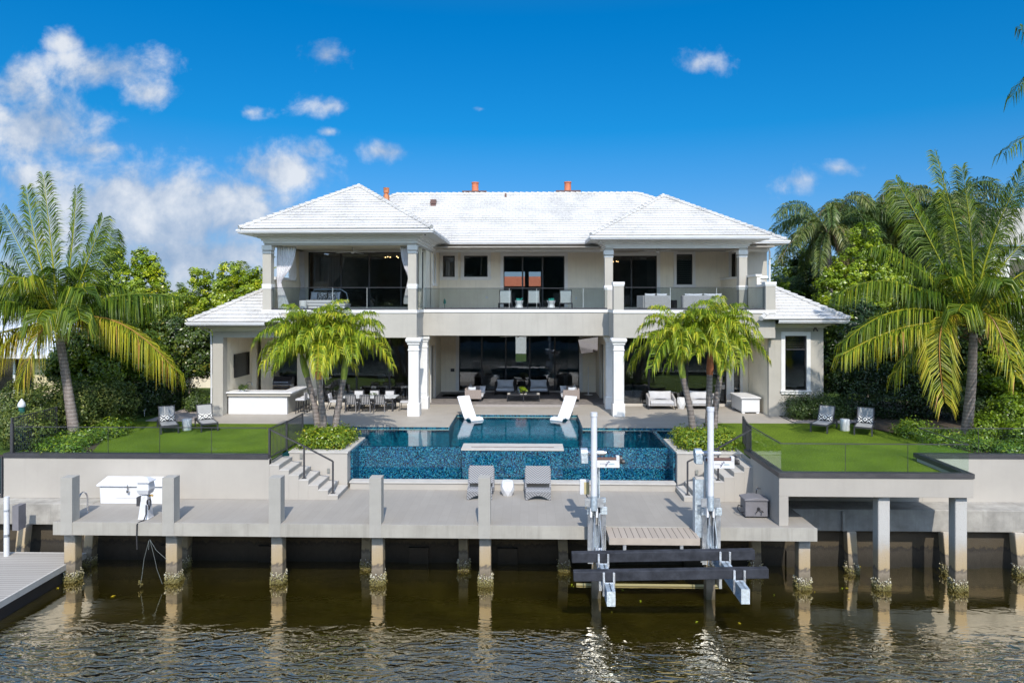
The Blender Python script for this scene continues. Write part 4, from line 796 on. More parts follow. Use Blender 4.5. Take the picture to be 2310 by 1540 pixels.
def trunk(pts,rs,mat,parent,name='trunk',n=12,step=.12):
    P=[Vector(p) for p in pts]; out=[];rr=[]
    for i in range(len(P)-1):
        m=max(2,int((P[i+1]-P[i]).length/step))
        for k in range(m):
            t=k/m; out.append(P[i].lerp(P[i+1],t)); rr.append((rs[i]*(1-t)+rs[i+1]*t)*(1+.035*math.sin((len(out))*2.1)))
    out.append(P[-1]); rr.append(rs[-1]); b=MB(); b.tube(out,rr,n); return b.build(name,mat,parent,smooth=True)
def V3(v): return np.array(v,dtype=float)
# --- coconut palms, fronds measured as (control px, tip px, depth offset of tip, tone, droop)
def coconut(label,base,bend,top,Y,fr,seed,extra=16,Lx=4.6):
    r=thing('coconut_palm',label,'palm tree','coconut palms',base); b0=Vector(base)
    T=top-b0; bd=bend-b0
    trunk([(0,0,-.1),(.0,0,.25),bd,T],[.30,.22,.175,.15],Mt['palmbark'],r)
    b=MB(); rn=random.Random(seed)
    for k in range(26):
        a=rn.random()*6.28; q=T+Vector((math.cos(a)*.18,math.sin(a)*.18,rn.uniform(-.35,.5))); b.bar(q,q+Vector((math.cos(a)*rn.uniform(.1,.4),math.sin(a)*rn.uniform(.1,.4),rn.uniform(-.3,.4))),.1,.03,w2=.02,h2=.02)
    b.build('leaf_bases',Mt['fibre'],r)
    f=Frond(seed); c0=T+Vector((0,0,.25)); g0=np.random.default_rng(seed+99)
    for (cx,cy,tx,ty,dyy,tone,dr) in fr:
        p1=PP(cx,cy,Y+dyy*.45)-b0; p2=PP(tx,ty,Y+dyy)-b0; L_=(p2-c0).length
        f.frond(V3(c0),V3(p1),V3(p2),leaf=1.22,n=int(40+L_*27),w=.036,droop=dr+.12,tone=tone,vee=.25,rr=.045,fwd=1.35 if dr<.4 else .8,jit=.13,jt=.1,ref=((g0.normal(0,.35),1.,.25) if dr<.55 and tone<.7 else None))
    g=np.random.default_rng(seed+5)
    for k in range(extra):
        a=k*2.399+.4; el=rad(78-45*(k/extra)); L_=Lx*(.85+.3*g.random()); d=np.array([math.cos(a)*math.cos(el),math.sin(a)*math.cos(el)*.8,math.sin(el)])
        p1=V3(c0)+d*L_*.6; p2=V3(c0)+d*L_*np.array([1.,1.,.75])+np.array([0,0,-L_*(.16+.20*k/extra)])
        f.frond(V3(c0),p1,p2,leaf=1.15,n=110,w=.036,droop=.45+.5*k/extra,tone=.28+.3*g.random(),vee=.25,rr=.04,jit=.12,jt=.1)
    f.build(Mt['coco'],r); return r
bL=GP(168,995); 
coconut('coconut palm with yellowing lower fronds on the left lawn corner',bL,PP(152,870,28.1),PP(133,752,28.0),28.0,[
 (118,560,98,398,0,.45,.25),(75,560,60,425,.5,.5,.25),(165,590,172,428,.3,.42,.25),(190,620,232,492,-.4,.45,.35),(230,600,250,520,.9,.35,.4),(225,640,395,668,.5,.35,.95),(290,655,330,700,1.5,.3,.8),
 (250,660,396,835,-.8,.74,.95),(60,590,2,470,.4,.4,.5),(40,600,-70,560,0,.35,.6),(20,610,-110,640,.6,.3,.8),(30,650,-90,745,-.3,.55,.8),(60,700,-20,820,-1.,.80,.9),(120,660,48,852,-1.6,.78,.7),
 (95,640,-40,690,1.4,.3,.8),(150,650,110,760,1.6,.5,.8),(170,640,180,720,-2.2,.45,.8),(20,720,-90,800,.8,.76,.9),(205,680,330,770,.8,.45,.95)],11,extra=16,Lx=4.3)
bR=GP(2180,992)
coconut('coconut palm with drooping yellow fronds on the right lawn corner',bR,PP(2192,860,28.6),PP(2196,752,28.5),28.5,[
 (2170,540,2110,345,.4,.45,.3),(2080,500,2020,405,.6,.42,.4),(2200,540,2170,380,.2,.4,.25),(2215,520,2345,335,-.6,.42,.35),(2230,580,2400,480,-.4,.4,.4),(2140,500,2130,440,1.2,.35,.4),
 (2060,560,1970,560,.5,.40,.6),(2030,580,1895,660,.3,.45,.75),(2040,640,1905,770,-.3,.50,.85),(2080,640,1960,640,1.3,.4,.7),(2060,700,1900,800,-1.,.62,.7),(2090,640,2130,905,-1.8,.74,.5),(2230,640,2290,850,-1.7,.76,.4),
 (2290,600,2420,700,-.5,.62,.7),(2300,560,2450,590,.3,.5,.6),(2250,640,2400,760,.6,.55,.8),(2150,650,2060,720,1.8,.3,.7),(2200,600,2230,470,1.0,.3,.4),(2240,560,2300,420,1.2,.35,.4),(2150,620,2020,840,.3,.55,.8)],23,extra=15,Lx=4.2)
# --- overhanging palm at the right edge
r=thing('coconut_palm','coconut palm beyond the right edge, only frond tips hang into view','palm tree','coconut palms',(21.5,25.5,-.04))
trunk([(0,0,0),(-.2,0,6),(-.6,-.2,11.4)],[.26,.18,.15],Mt['palmbark'],r); f=Frond(71)
for (cx,cy,tx,ty,dyy) in ((2380,60,2285,215,0),(2400,230,2262,345,-.4),(2420,120,2300,60,.5),(2430,200,2330,320,.3),(2500,100,2600,200,0),(2450,0,2500,-120,0),(2520,40,2660,60,.3)):
    p1=PP(cx,cy,25.5)-Vector((21.5,25.5,-.04)); p2=PP(tx,ty,25.5+dyy)-Vector((21.5,25.5,-.04)); f.frond((-.6,-.2,11.5),V3(p1),V3(p2),leaf=.95,n=60,w=.05,droop=.8,tone=.4)
f.build(Mt['coco'],r)
# --- triple christmas palms in the planters
def adonidia(label,base,stems,seed,Y):
    r=thing('cluster_palm',label,'palm tree','triple palms in the pool planters',base); b0=Vector(base)
    for si,(bx,by,tx,ty,cx,cy,yo,smat) in enumerate(stems):
        p0=PP(bx,by,Y)-b0; p0.z=-.05; p1=PP(tx,ty,Y+yo)-b0; p2=PP(cx,cy,Y+yo)-b0; mid=p0.lerp(p1,.5)+Vector(((p0.x-p1.x)*.12,0,0))
        trunk([p0,mid,p1],[.17,.135,.115],Mt['palmbark'],r,n=10); b=MB(); b.tube([p1,p1.lerp(p2,.3),p1.lerp(p2,.7),p2],[.125,.15,.125,.08],10); b.build('crownshaft',smat,r,smooth=True)
        f=Frond(seed+si); g=np.random.default_rng(seed+si+50); K=23
        for k in range(K):
            a=k*2.399+si; lv=k/K; el=rad(82-62*lv); L_=2.25*(.85+.3*g.random()); dr=lv
            d=np.array([math.cos(a),math.sin(a),0]); c=V3(p2); q1=c+d*L_*.55*math.cos(el)+np.array([0,0,L_*(.72*math.sin(el)+.18)]); q2=c+d*L_*(.55+.35*lv)+np.array([0,0,L_*(.85-1.2*lv)])
            f.frond(c,q1,q2,leaf=.66,n=84,w=.036,droop=.55+.35*lv,tone=.42+.22*g.random()+.12*lv,vee=.75,fwd=.5,rr=.028,start=.08,jit=.2,jt=.16)
        o=f.build(Mt['adon'],r); o.name='crown'
    return r
adonidia('triple stemmed palm in the planter left of the pool',(GP(730,985).x,28.3,-.05),[(723,975,693,850,680,800,.2,Mt['shaft_g']),(733,982,719,855,719,800,-.3,Mt['shaft_o']),(752,982,775,855,782,795,.3,Mt['shaft_g'])],31,28.3)
adonidia('triple stemmed palm in the planter right of the pool',(GP(1595,985).x,28.4,-.05),[(1567,978,1541,852,1531,795,-.3,Mt['shaft_g']),(1598,985,1601,845,1603,790,-.1,Mt['shaft_r']),(1607,978,1625,845,1626,785,.4,Mt['shaft_g'])],47,28.4)
# --- foxtail palms behind the house
def foxtail(label,base,top,seed,fr,L_=4.,dead=True,K=15):
    r=thing('foxtail_palm',label,'palm tree','bushy palms behind the villa',base); b0=Vector(base); T=top-b0; trunk([(0,0,0),T*.5+Vector((.1,0,0)),T],[.3,.25,.16],Mt['palmbark'],r)
    f=Frond(seed); g=np.random.default_rng(seed)
    for k in range(K):
        a=k*2.399+seed; lv=k/K; d=np.array([math.cos(a),math.sin(a)*.8,0]); c=V3(T); h=1.0-1.75*lv
        q1=c+d*L_*.5+np.array([0,0,L_*(.35+.45*h)]); q2=c+d*L_*(.95-.25*lv)+np.array([0,0,L_*(.60*h-.25)])
        f.frond(c,q1,q2,leaf=.8,n=52,w=.06,droop=.45,tone=.35+.4*g.random(),plume=True,fwd=.5,rr=.04,start=.12)
    if dead:
        c=V3(T); f.frond(c,c+np.array([.9,-.5,.4]),c+np.array([1.2,-.7,-3.1]),leaf=.7,n=50,w=.05,droop=.8,tone=1.,plume=True,fwd=.4)
    f.build(Mt['fox'],r); return r
foxtail('tall foxtail palm with a brown dead frond behind the right wing roof',(PP(1868,700,45).x,45,0),PP(1868,530,45),5,None,L_=4.4,K=20)
foxtail('foxtail palm whose top frond curls above the trees at the right',(PP(1945,700,47).x,47,0),PP(1940,500,47),6,None,L_=3.2,dead=False,K=18)
foxtail('dark bushy palm behind the right coconut palm',(PP(2035,700,47).x,47,0),PP(2035,530,47),8,None,L_=4.2,dead=False,K=20)
foxtail('smaller bushy palm directly behind the right coconut palm crown',(PP(2140,700,44).x,44,0),PP(2135,490,44),9,None,L_=4.2,dead=False,K=20)
def areca(label,base,h,seed,K=14,L_=2.6,tone=.5,mat='adon',spread=.6):
    r=thing('feather_palm',label,'palm tree','small palms behind the villa',base); f=Frond(seed); g=np.random.default_rng(seed); b=MB()
    for k in range(3): b.tube([(g.normal(0,.15),g.normal(0,.15),0),(0,0,h)],.07,6)
    b.build('trunk',Mt['palmbark'],r)
    for k in range(K):
        a=k*2.399; lv=k/K; d=np.array([math.cos(a),math.sin(a),0]); c=np.array([0,0,h]); f.frond(c,c+d*L_*.35*spread+np.array([0,0,L_*.8]),c+d*L_*(.5+.5*lv)*spread*1.4+np.array([0,0,L_*(1.-1.1*lv)]),leaf=.75,n=40,w=.06,droop=.3,tone=tone+.2*g.random(),vee=.5)
    f.build(Mt[mat],r); return r
areca('upright feathery palm beside the left tower, behind the low roof',(PP(566,690,50).x,50,0),4.8,61,mat='coco',tone=.5,L_=4.2,K=20)
areca('pale green palm tucked between the villa and the foxtail palm',(PP(1752,690,47).x,47,0),4.6,62,mat='adon',tone=.3,L_=2.8)
areca('low pale palm just above the right wing roof edge',(PP(1835,690,43).x,43,0),3.0,63,mat='adon',tone=.3,L_=2.4)
areca('small distant palm poking above the left trees',(PP(420,690,70).x,70,0),4.0,64,mat='fox',tone=.4,L_=4.0)
areca('dark palm filling the gap right of the villa',(PP(1790,690,50).x,50,0),5.0,66,mat='fox',tone=.3,L_=3.4)
# --- broadleaf trees
def leaves(ells,n,size,seed,mat,parent,name='crown',clump=.42,nc=220,tone=(.1,.85),flat=.0,zmin=None):
    g=np.random.default_rng(seed); vol=np.array([e[3]*e[4]*e[5] for e in ells])**.66; pr=vol/vol.sum()
    w=g.choice(len(ells),nc,p=pr); E=np.array(ells,dtype=float)[w]; d=nrmz(g.normal(0,1,(nc,3))); rad_=(.55+.5*g.random(nc)**.6)[:,None]
    cc=E[:,:3]+d*E[:,3:6]*rad_; ct=g.random(nc); cs=clump*(.6+.9*g.random(nc))
    k=g.integers(0,nc,n); off=g.normal(0,1,(n,3)); off=off/np.maximum(1,np.linalg.norm(off,axis=1,keepdims=True)/1.6)*.5
    p=cc[k]+off*cs[k][:,None]*np.array([1,1,.85]); 
    if zmin is not None: p[:,2]=np.maximum(p[:,2],zmin+g.random(n)*.15)
    out=nrmz(d[k]+off*.8+g.normal(0,.55,(n,3))+np.array([0,0,.35])); a=nrmz(np.cross(out,g.normal(0,1,(n,3)))); b_=np.cross(out,a)
    s=(size*(.6+.7*g.random(n)))[:,None]; V=np.concatenate([p-a*s*.5,p+b_*s*.26,p+a*s*.5,p-b_*s*.26]); i=np.arange(n); F=np.stack([i,i+n,i+2*n,i+3*n],1)
    T=np.clip(tone[0]+(tone[1]-tone[0])*(.55*ct[k]+.45*g.random(n)),0,1); 
    return mesh_np(name,V,F,T,mat,parent)
def tree(name,label,cat,loc,ells,n,size,seed,mat,trunks=((0,0,.09),),group=None,nc=220,tone=(.1,.85),clump=.42,th=None):
    r=thing(name,label,cat,group,loc); zc=min(e[2] for e in ells) if th is None else th
    for (x,y,rr) in trunks:
        b=MB(); e=ells[0]; b.tube([(x,y,-.05),(x*.9,y,zc*.5),(x*.6+e[0]*.2,y*.6,zc)],[rr,rr*.8,rr*.6],8); b.tube([(x*.6,y*.6,zc*.9),(x*.3+.5,y,zc+1)],[rr*.5,rr*.2],6); b.tube([(x*.6,y*.6,zc*.9),(x*.3-.5,y+.2,zc+1.1)],[rr*.5,rr*.2],6)
        b.build('trunk',Mt['bark'],r,smooth=True)
    leaves(ells,n,size,seed,Mt[mat],r,nc=nc,tone=tone,clump=clump); return r
def at(px,py,Y): p=PP(px,py,Y); return (p.x,Y,0)
tg='trees along the left boundary'
tree('ficus_tree','tall sunlit tree with two pointed tops behind the left coconut palm','tree',at(290,900,41),[(-.6,0,6.4,1.3,1.1,2.0),(1.1,0,6.2,1.3,1.1,1.8),(0,0,4.4,2.5,1.6,2.0),(-.9,0,8.4,.6,.5,.8),(.6,.2,8.2,.5,.4,.7),(1.4,0,7.8,.6,.5,.8)],38000,.17,1,'bright',group=tg,nc=520,tone=(.2,1),clump=.30,trunks=((0,0,.12),))
tree('ficus_tree','sunlit tree left of the low cabana roof with brownish tinted leaves','tree',at(470,900,46),[(-1.5,0,4.9,1.7,1.3,1.7),(.8,0,5.7,1.9,1.4,2.0),(2.9,0,5.6,1.7,1.3,2.0),(-.6,0,7.4,.7,.6,.7),(1.6,0,7.7,.9,.6,.7),(3.6,0,7.4,.7,.6,.6),(0,-1,3.6,3.2,1.4,1.6)],42000,.17,2,'bright',group=tg,nc=620,tone=(.25,1),clump=.30)
tree('ficus_tree','tree with dense crown right behind the drooping yellow palm frond','tree',at(355,905,38),[(0,0,3.9,1.9,1.4,1.4),(1.4,0,3.6,1.3,1.2,1.1),(-1.4,.3,3.2,1.4,1.2,1.2),(1,0,5.3,1.2,1.,1.1),(-.6,0,5.4,1.1,1,1.1)],30000,.19,3,'ficus',group=tg,nc=260,trunks=((1.4,-.2,.07),),tone=(.35,1))
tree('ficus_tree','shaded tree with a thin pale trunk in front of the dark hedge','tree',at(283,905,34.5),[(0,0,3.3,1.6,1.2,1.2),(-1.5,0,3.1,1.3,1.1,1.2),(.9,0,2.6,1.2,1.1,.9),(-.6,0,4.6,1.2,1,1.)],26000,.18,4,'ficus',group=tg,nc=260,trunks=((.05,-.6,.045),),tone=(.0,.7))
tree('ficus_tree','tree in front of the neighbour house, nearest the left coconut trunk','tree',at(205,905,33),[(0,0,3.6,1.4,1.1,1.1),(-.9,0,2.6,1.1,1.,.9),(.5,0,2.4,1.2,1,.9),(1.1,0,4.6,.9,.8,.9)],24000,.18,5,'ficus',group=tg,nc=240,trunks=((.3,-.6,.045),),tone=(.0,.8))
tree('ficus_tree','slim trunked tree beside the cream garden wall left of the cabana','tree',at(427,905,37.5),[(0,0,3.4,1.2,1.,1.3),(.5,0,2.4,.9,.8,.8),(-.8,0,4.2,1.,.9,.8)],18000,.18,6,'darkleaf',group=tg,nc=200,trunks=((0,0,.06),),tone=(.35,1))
tree('ficus_tree','low far tree line clump between the cloud bank and the left trees','tree',at(360,900,56),[(0,0,4.5,4,1.5,2.2),(5.5,0,4.6,3,1.5,2.2),(-5,0,4.0,3,1.5,2)],16000,.30,7,'ficus',group=tg,nc=260,tone=(.1,.9))
tree('ficus_tree','sunlit bushy tree filling the gap beside the left tower','tree',at(560,900,52),[(0,0,4.8,2.6,1.4,2.5),(-1.6,0,6.6,1.0,.8,1.1),(1.2,0,6.6,1.2,.8,1.0)],24000,.2,65,'bright',group=tg,nc=380,tone=(.15,1),clump=.32)
tg='trees along the right boundary'
tree('ficus_tree','bright yellow green tree right of the foxtail palm','tree',at(1965,900,41),[(0,0,7.2,2.0,1.4,2.2),(-1.4,0,5.6,1.8,1.3,2.6),(1.2,0,5.2,2.4,1.4,2.2),(-.4,0,9.6,.8,.6,.8),(-2.3,0,6.0,.9,.8,1.8)],46000,.16,8,'bright',group=tg,nc=640,tone=(.05,.95),clump=.30,trunks=((0,.5,.12),))
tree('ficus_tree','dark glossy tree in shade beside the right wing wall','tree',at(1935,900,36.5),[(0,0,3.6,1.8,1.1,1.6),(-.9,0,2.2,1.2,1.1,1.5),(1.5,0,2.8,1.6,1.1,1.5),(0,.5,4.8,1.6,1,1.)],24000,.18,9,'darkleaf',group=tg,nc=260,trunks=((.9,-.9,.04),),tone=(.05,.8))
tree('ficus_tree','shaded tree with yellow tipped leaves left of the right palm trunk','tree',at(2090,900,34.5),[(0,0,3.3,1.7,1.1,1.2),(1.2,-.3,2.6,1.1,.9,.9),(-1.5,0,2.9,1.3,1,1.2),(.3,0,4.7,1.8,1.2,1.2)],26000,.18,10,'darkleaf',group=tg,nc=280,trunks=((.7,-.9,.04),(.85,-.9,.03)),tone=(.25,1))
tree('ficus_tree','bright green tree at the right edge behind the white wall end','tree',at(2290,900,32),[(0,0,2.6,1.5,1.2,1.4),(.4,-.4,1.2,1.3,1.1,1.0),(1.6,0,3.4,1.5,1.2,1.4)],20000,.18,12,'bright',group=tg,nc=220,tone=(.0,.8),trunks=((0,0,.08),))
tree('ficus_tree','feathery grey green shrub tree right of the right palm trunk','tree',at(2215,900,33),[(0,0,2.6,1.1,1.,1.6),(-.3,0,1.1,1.2,1.,1.0),(.5,0,3.9,1.,.9,1.)],20000,.15,13,'hedge',group=tg,nc=220,tone=(.2,1),trunks=((0,0,.06),))
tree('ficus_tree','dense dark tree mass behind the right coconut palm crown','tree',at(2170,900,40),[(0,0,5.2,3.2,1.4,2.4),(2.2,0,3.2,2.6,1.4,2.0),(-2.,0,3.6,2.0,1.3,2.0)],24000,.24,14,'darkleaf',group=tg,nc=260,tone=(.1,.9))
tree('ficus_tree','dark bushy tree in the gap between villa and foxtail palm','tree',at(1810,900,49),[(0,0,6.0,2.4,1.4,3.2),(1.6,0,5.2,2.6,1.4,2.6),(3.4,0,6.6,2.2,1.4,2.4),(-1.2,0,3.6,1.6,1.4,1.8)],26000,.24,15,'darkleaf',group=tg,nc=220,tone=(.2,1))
tree('ficus_tree','dense green tree behind the foxtail palms','tree',at(1900,900,53),[(0,0,8.0,3.6,1.5,3.4),(3.8,0,8.6,3.2,1.5,3.0),(-3.4,0,6.4,2.4,1.4,2.8),(7,0,8.6,3.2,1.5,3.4)],34000,.30,19,'ficus',group=tg,nc=420,tone=(.0,.75),clump=.6)
for (px,Y,w_,h_,lb,sd) in ((20,60,9,5,'far low tree behind the neighbour roof at the left',16),(2260,62,6,7,'far tree behind the white building at the right',17),(1130,78,5,4,'tree behind the villa seen through the upper windows',18)):
    tree('far_tree',lb,'tree',at(px,900,Y),[(0,0,h_*.55,w_*.5,2,h_*.5),(w_*.4,0,h_*.5,w_*.4,2,h_*.4)],7000,.35,sd,'ficus',nc=160,clump=.8)
# shrubs, hedges, ground cover
def shrub(name,label,cat,pts,n,size,seed,mat,tone=(.1,1),group=None,h=.5,kind=None,jit=.16,stems=False):
    """carpet of leaves over a plan polygon centreline list of (x,y,rx,ry,h)"""
    r=thing(name,label,cat,group,(pts[0][0],pts[0][1],0.0)); o=(pts[0][0],pts[0][1])
    leaves([(x-o[0],y-o[1],hh*.5,rx,ry,hh*.55) for x,y,rx,ry,hh in pts],n,size,seed,Mt[mat],r,name='foliage',nc=int(40*len(pts)+n/120),clump=jit*2.2,tone=tone,zmin=0)
    if stems:
        b=MB(); rn=random.Random(seed)
        for x,y,rx,ry,hh in pts:
            for _ in range(3): q=(x-o[0]+rn.uniform(-rx,rx)*.5,y-o[1]+rn.uniform(-ry,ry)*.5); b.tube([(q[0],q[1],-.06),(q[0]+rn.uniform(-.1,.1),q[1],hh*.7)],[.02,.01],5)
        b.build('stems',Mt['bark'],r)
    return r
def grid(x0,x1,y0,y1,nx,ny,h,rx,ry): return [(x0+(x1-x0)*(i+.5)/nx,y0+(y1-y0)*(j+.5)/ny,rx,ry,h*(1+.12*math.sin(i*2.3+j))) for i in range(nx) for j in range(ny)]
shrub('planter_shrubs','clipped glossy shrubs filling the planter left of the pool','shrub',grid(-8.95,-7.4,26.6,28.5,4,4,.50,.32,.32),15000,.105,21,'cover',tone=(.1,1),group='shrubs in the pool planters')
shrub('planter_shrubs','clipped glossy shrubs filling the planter right of the pool','shrub',grid(6.05,7.95,26.75,28.5,4,4,.50,.32,.32),15000,.105,22,'cover',tone=(.1,1),group='shrubs in the pool planters')
shrub('box_hedge','clipped box hedge under the right wing window','hedge',grid(12.9,15.6,33.6,34.5,6,2,1.05,.36,.42),20000,.08,23,'hedge',tone=(.1,.8))
shrub('ground_cover_bed','yellow green ground cover around the left coconut trunk','ground cover',[(-18.3,26.0,.7,.7,.35),(-17.7,25.5,.7,.45,.35),(-18.3,27,.8,.7,.4),(-18.3,28,.7,.7,.4),(-18.0,29,.5,.7,.4),(-17.2,25.4,.5,.3,.3),(-18.6,30.2,.5,.8,.45)],14000,.11,24,'cover',tone=(0,.9),group='ground cover beds')
shrub('ground_cover_bed','yellow green ground cover around the right coconut trunk','ground cover',[(17.0,28.4,.8,.9,.4),(17.6,27.2,.8,.9,.4),(18.2,26.1,.7,.6,.4),(16.4,29.7,.6,.8,.4),(19,26.2,.7,.6,.4),(17.0,30.6,.6,.6,.4)],14000,.11,25,'cover',tone=(0,.9),group='ground cover beds')
shrub('feathery_bush','large feathery green bush behind the left end of the glass rail','bush',[(-20.4,27.6,.9,.9,1.9),(-19.8,26.4,.8,.8,1.4),(-20.9,29.5,1.1,1.,2.3),(-19.7,29.5,1.0,1.,2.3),(-21.6,28.5,.8,.8,2.4),(-19.2,31.2,.9,.9,2.2)],30000,.12,26,'feather',tone=(.1,1),jit=.18)
shrub('ficus_hedge','tall dark clipped hedge behind the left loungers','hedge',grid(-22,-18.9,33.8,35.4,5,2,2.3,.5,.5),20000,.10,27,'darkleaf',tone=(.0,.6),group='dark boundary hedges')
shrub('ficus_hedge','tall dark clipped hedge filling the gap beside the cream garden wall','hedge',grid(-20.7,-19.0,36,38.4,3,3,2.2,.5,.5),12000,.10,28,'darkleaf',tone=(.0,.6),group='dark boundary hedges')
shrub('ficus_hedge','dark hedge behind the right lawn loungers','hedge',grid(15.6,22,33.5,35.2,9,2,3.0,.55,.55),24000,.11,29,'darkleaf',tone=(.0,.5),group='dark boundary hedges')
shrub('edge_shrubs','mixed shrubs behind the glass rail at the far right','shrub',[(19.6,27.4,.7,.7,1.0),(20.6,27.0,.8,.7,1.4),(20.2,29,.9,.8,1.8),(21.6,28,.9,.8,2.2),(18.9,28.7,.6,.6,1.0)],18000,.13,30,'bright',tone=(0,.7))
shrub('side_shrubs','low shrubs along the side path left of the cabana','shrub',[(-17.6,36,.5,.9,.8),(-16.6,35.6,.4,.6,.9),(-18.6,37,.5,.6,.6)],7000,.10,32,'hedge',tone=(.1,1))
# far bank behind the camera: what the villa glass mirrors
r=thing('far_bank_trees','dark trees on the opposite bank of the canal','trees'); g=np.random.default_rng(9)
leaves([(x,-48+g.normal(0,1.5),2+g.random()*1.5,4.5,2.5,13+g.random()*3) for x in range(-75,76,6)],52000,.9,40,Mt['farleaf'],r,name='foliage',nc=900,clump=1.6,tone=(0,1)); 
r['kind']='stuff'; 
for c in list(r.children): c['kind']='stuff'
b=MB(); rn_=random.Random(4)
for x in range(-84,85,6): b.lathe([(4.2,-3),(5.2,6),(5.0,12),(3.0,17+rn_.random()*3),(.5,20)],(x,-52+rn_.random()*2,0),9,tone=.1)  # unseen solid core, added to keep bright sky out of the window reflections
o_=b.build('sky_blocking_core',Mt['farleaf'],r,smooth=True); o_['kind']='stuff'
b=MB(); b.box(-90,90,-80,-44,-4,-2.2); struct('far_bank',b,Mt['cap'])
# fallen leaves floating on the water
lf=random.Random(8)
for i,(px,py) in enumerate(((1290,1318),(1294,1322),(1445,1355),(1465,1318),(1404,1330),(1668,1405),(1838,1334),(1911,1326),(1900,1326),(1915,1350),(1746,1341),(1939,1277),(2190,1280),(2238,1272),(2283,1288),(255,1344),(130,1326),(1380,1380),(1572,1402))):
    p=GP(px,py,ZW+.012); a=lf.random()*6; b=MB(); s=lf.uniform(.04,.09); b.add([(s*math.cos(a),s*math.sin(a),0),(s*.4*math.cos(a+1.5),s*.4*math.sin(a+1.5),.015),(-s*math.cos(a),-s*math.sin(a),0),(s*.4*math.cos(a-1.5),s*.4*math.sin(a-1.5),.015)],[(0,1,2,3)],lf.choice((.75,.95,1)))
    o=b.build('floating_leaf',Mt['cover']); o.location=p; tag(o,'small yellow fallen leaf floating on the canal','leaf','leaves floating on the water')
# ================================================================== FURNITURE AND FITTINGS
def P_(b,name,mat,par,**k): return b.build(name,Mt[mat] if isinstance(mat,str) else mat,par,**k)
def boxb(*q):
    b=MB(); b.box(*q); return b
def cushion(name,w,h,d,mat,parent=None,puff=.35):      # soft pillow standing in XZ, thickness along Y
    b=MB(); n=6; vs=[]; 
    for side in (-1,1):
        for j in range(n+1):
            for i in range(n+1):
                u=2*i/n-1; v=2*j/n-1; pin=1-.10*(abs(u)**2)*(1-abs(v))-.0; t=(1-u**4)*(1-v**4)
                x=u*w/2*(1-.09*(1-v*v)*abs(u)**3); z=v*h/2*(1-.09*(1-u*u)*abs(v)**3); vs.append((x,side*d/2*max(.06,t**.6),z+h/2))
    fs=[]; m=(n+1)*(n+1)
    for s_ in range(2):
        for j in range(n):
            for i in range(n):
                a=s_*m+j*(n+1)+i; fs.append((a,a+1,a+n+2,a+n+1))
    for i in range(n):
        for (a,c) in ((i,i+1),(n*(n+1)+i,n*(n+1)+i+1)): fs.append((a,c,c+m,a+m))
        for (a,c) in ((i*(n+1),(i+1)*(n+1)),(i*(n+1)+n,(i+1)*(n+1)+n)): fs.append((a,c,c+m,a+m))
    b.add(vs,fs); return b.build(name,Mt[mat] if isinstance(mat,str) else mat,parent,smooth=True)
def place(o,loc,rz=0,rx=0):
    o.location=loc; o.rotation_euler=(rx,0,rz); return o
# --- sun loungers. local frame: foot end at -Y, head at +Y
def make_lounger(label,mat,group,long_=1.95,wd=.68,back=58):
    r=thing('sun_lounger',label,'sun lounger',group); w=wd/2; f=MB(); z=.34
    L1=long_*.6; a=rad(back); bl=.78; by=-long_/2+L1; 
    f.bar((-w,-long_/2,z),(-w,long_/2-.05,z),.05,.07); f.bar((w,-long_/2,z),(w,long_/2-.05,z),.05,.07); f.bar((-w,-long_/2,z),(w,-long_/2,z),.05,.07); f.bar((-w,long_/2-.05,z),(w,long_/2-.05,z),.05,.07)
    P_(f,'frame','bronze',r,bevel=.005)
    for sx_ in (-1,1):
        for y in (-long_/2+.03,long_/2-.12): P_(boxb(sx_*w-.03,sx_*w+.03,y-.03,y+.03,0,z-.03),'leg','bronze',r)
    s_=MB(); s_.box(-w+.03,w-.03,-long_/2+.03,by,z+.012,z+.028); P_(s_,'seat_sling',mat,r)
    e=Vector((0,by+bl*math.cos(a),z+bl*math.sin(a))); s_=MB(); s_.bar((0,by,z+.02),e,wd-.09,.016,up=(0,0,1)); P_(s_,'back_sling',mat,r)
    s_=MB(); s_.bar((-w+.02,by,z),(-w+.02,e.y,e.z),.04,.045); s_.bar((w-.02,by,z),(w-.02,e.y,e.z),.04,.045); s_.bar((-w,e.y,e.z),(w,e.y,e.z),.04,.04); s_.bar((-w+.04,by+bl*.45,z),(-w+.04,by+bl*.6*math.cos(a),z+bl*.6*math.sin(a)),.03,.03); s_.bar((w-.04,by+bl*.45,z),(w-.04,by+bl*.6*math.cos(a),z+bl*.6*math.sin(a)),.03,.03)
    P_(s_,'backrest_frame','bronze',r); r['by']=by; return r,by,z
lg='sun loungers on the lawns'
lo,lby,lz=make_lounger('left lounger of the pair by the cabana, half shaded by palm fronds','sling',lg)
spots=[(XP(383,29.5),29.5,0,None,'left lounger of the pair on the left lawn, speckled by palm shade',rad(33)),(XP(473,30),30.,0,None,'right lounger of the pair on the left lawn, in full sun by the cabana',rad(34)),(XP(1847,30.4),30.4,0,None,'grey lounger left of the drum table on the right lawn',rad(-36)),(XP(1947,29.8),29.8,0,None,'shaded bluish lounger right of the drum table on the right lawn',rad(-30))]
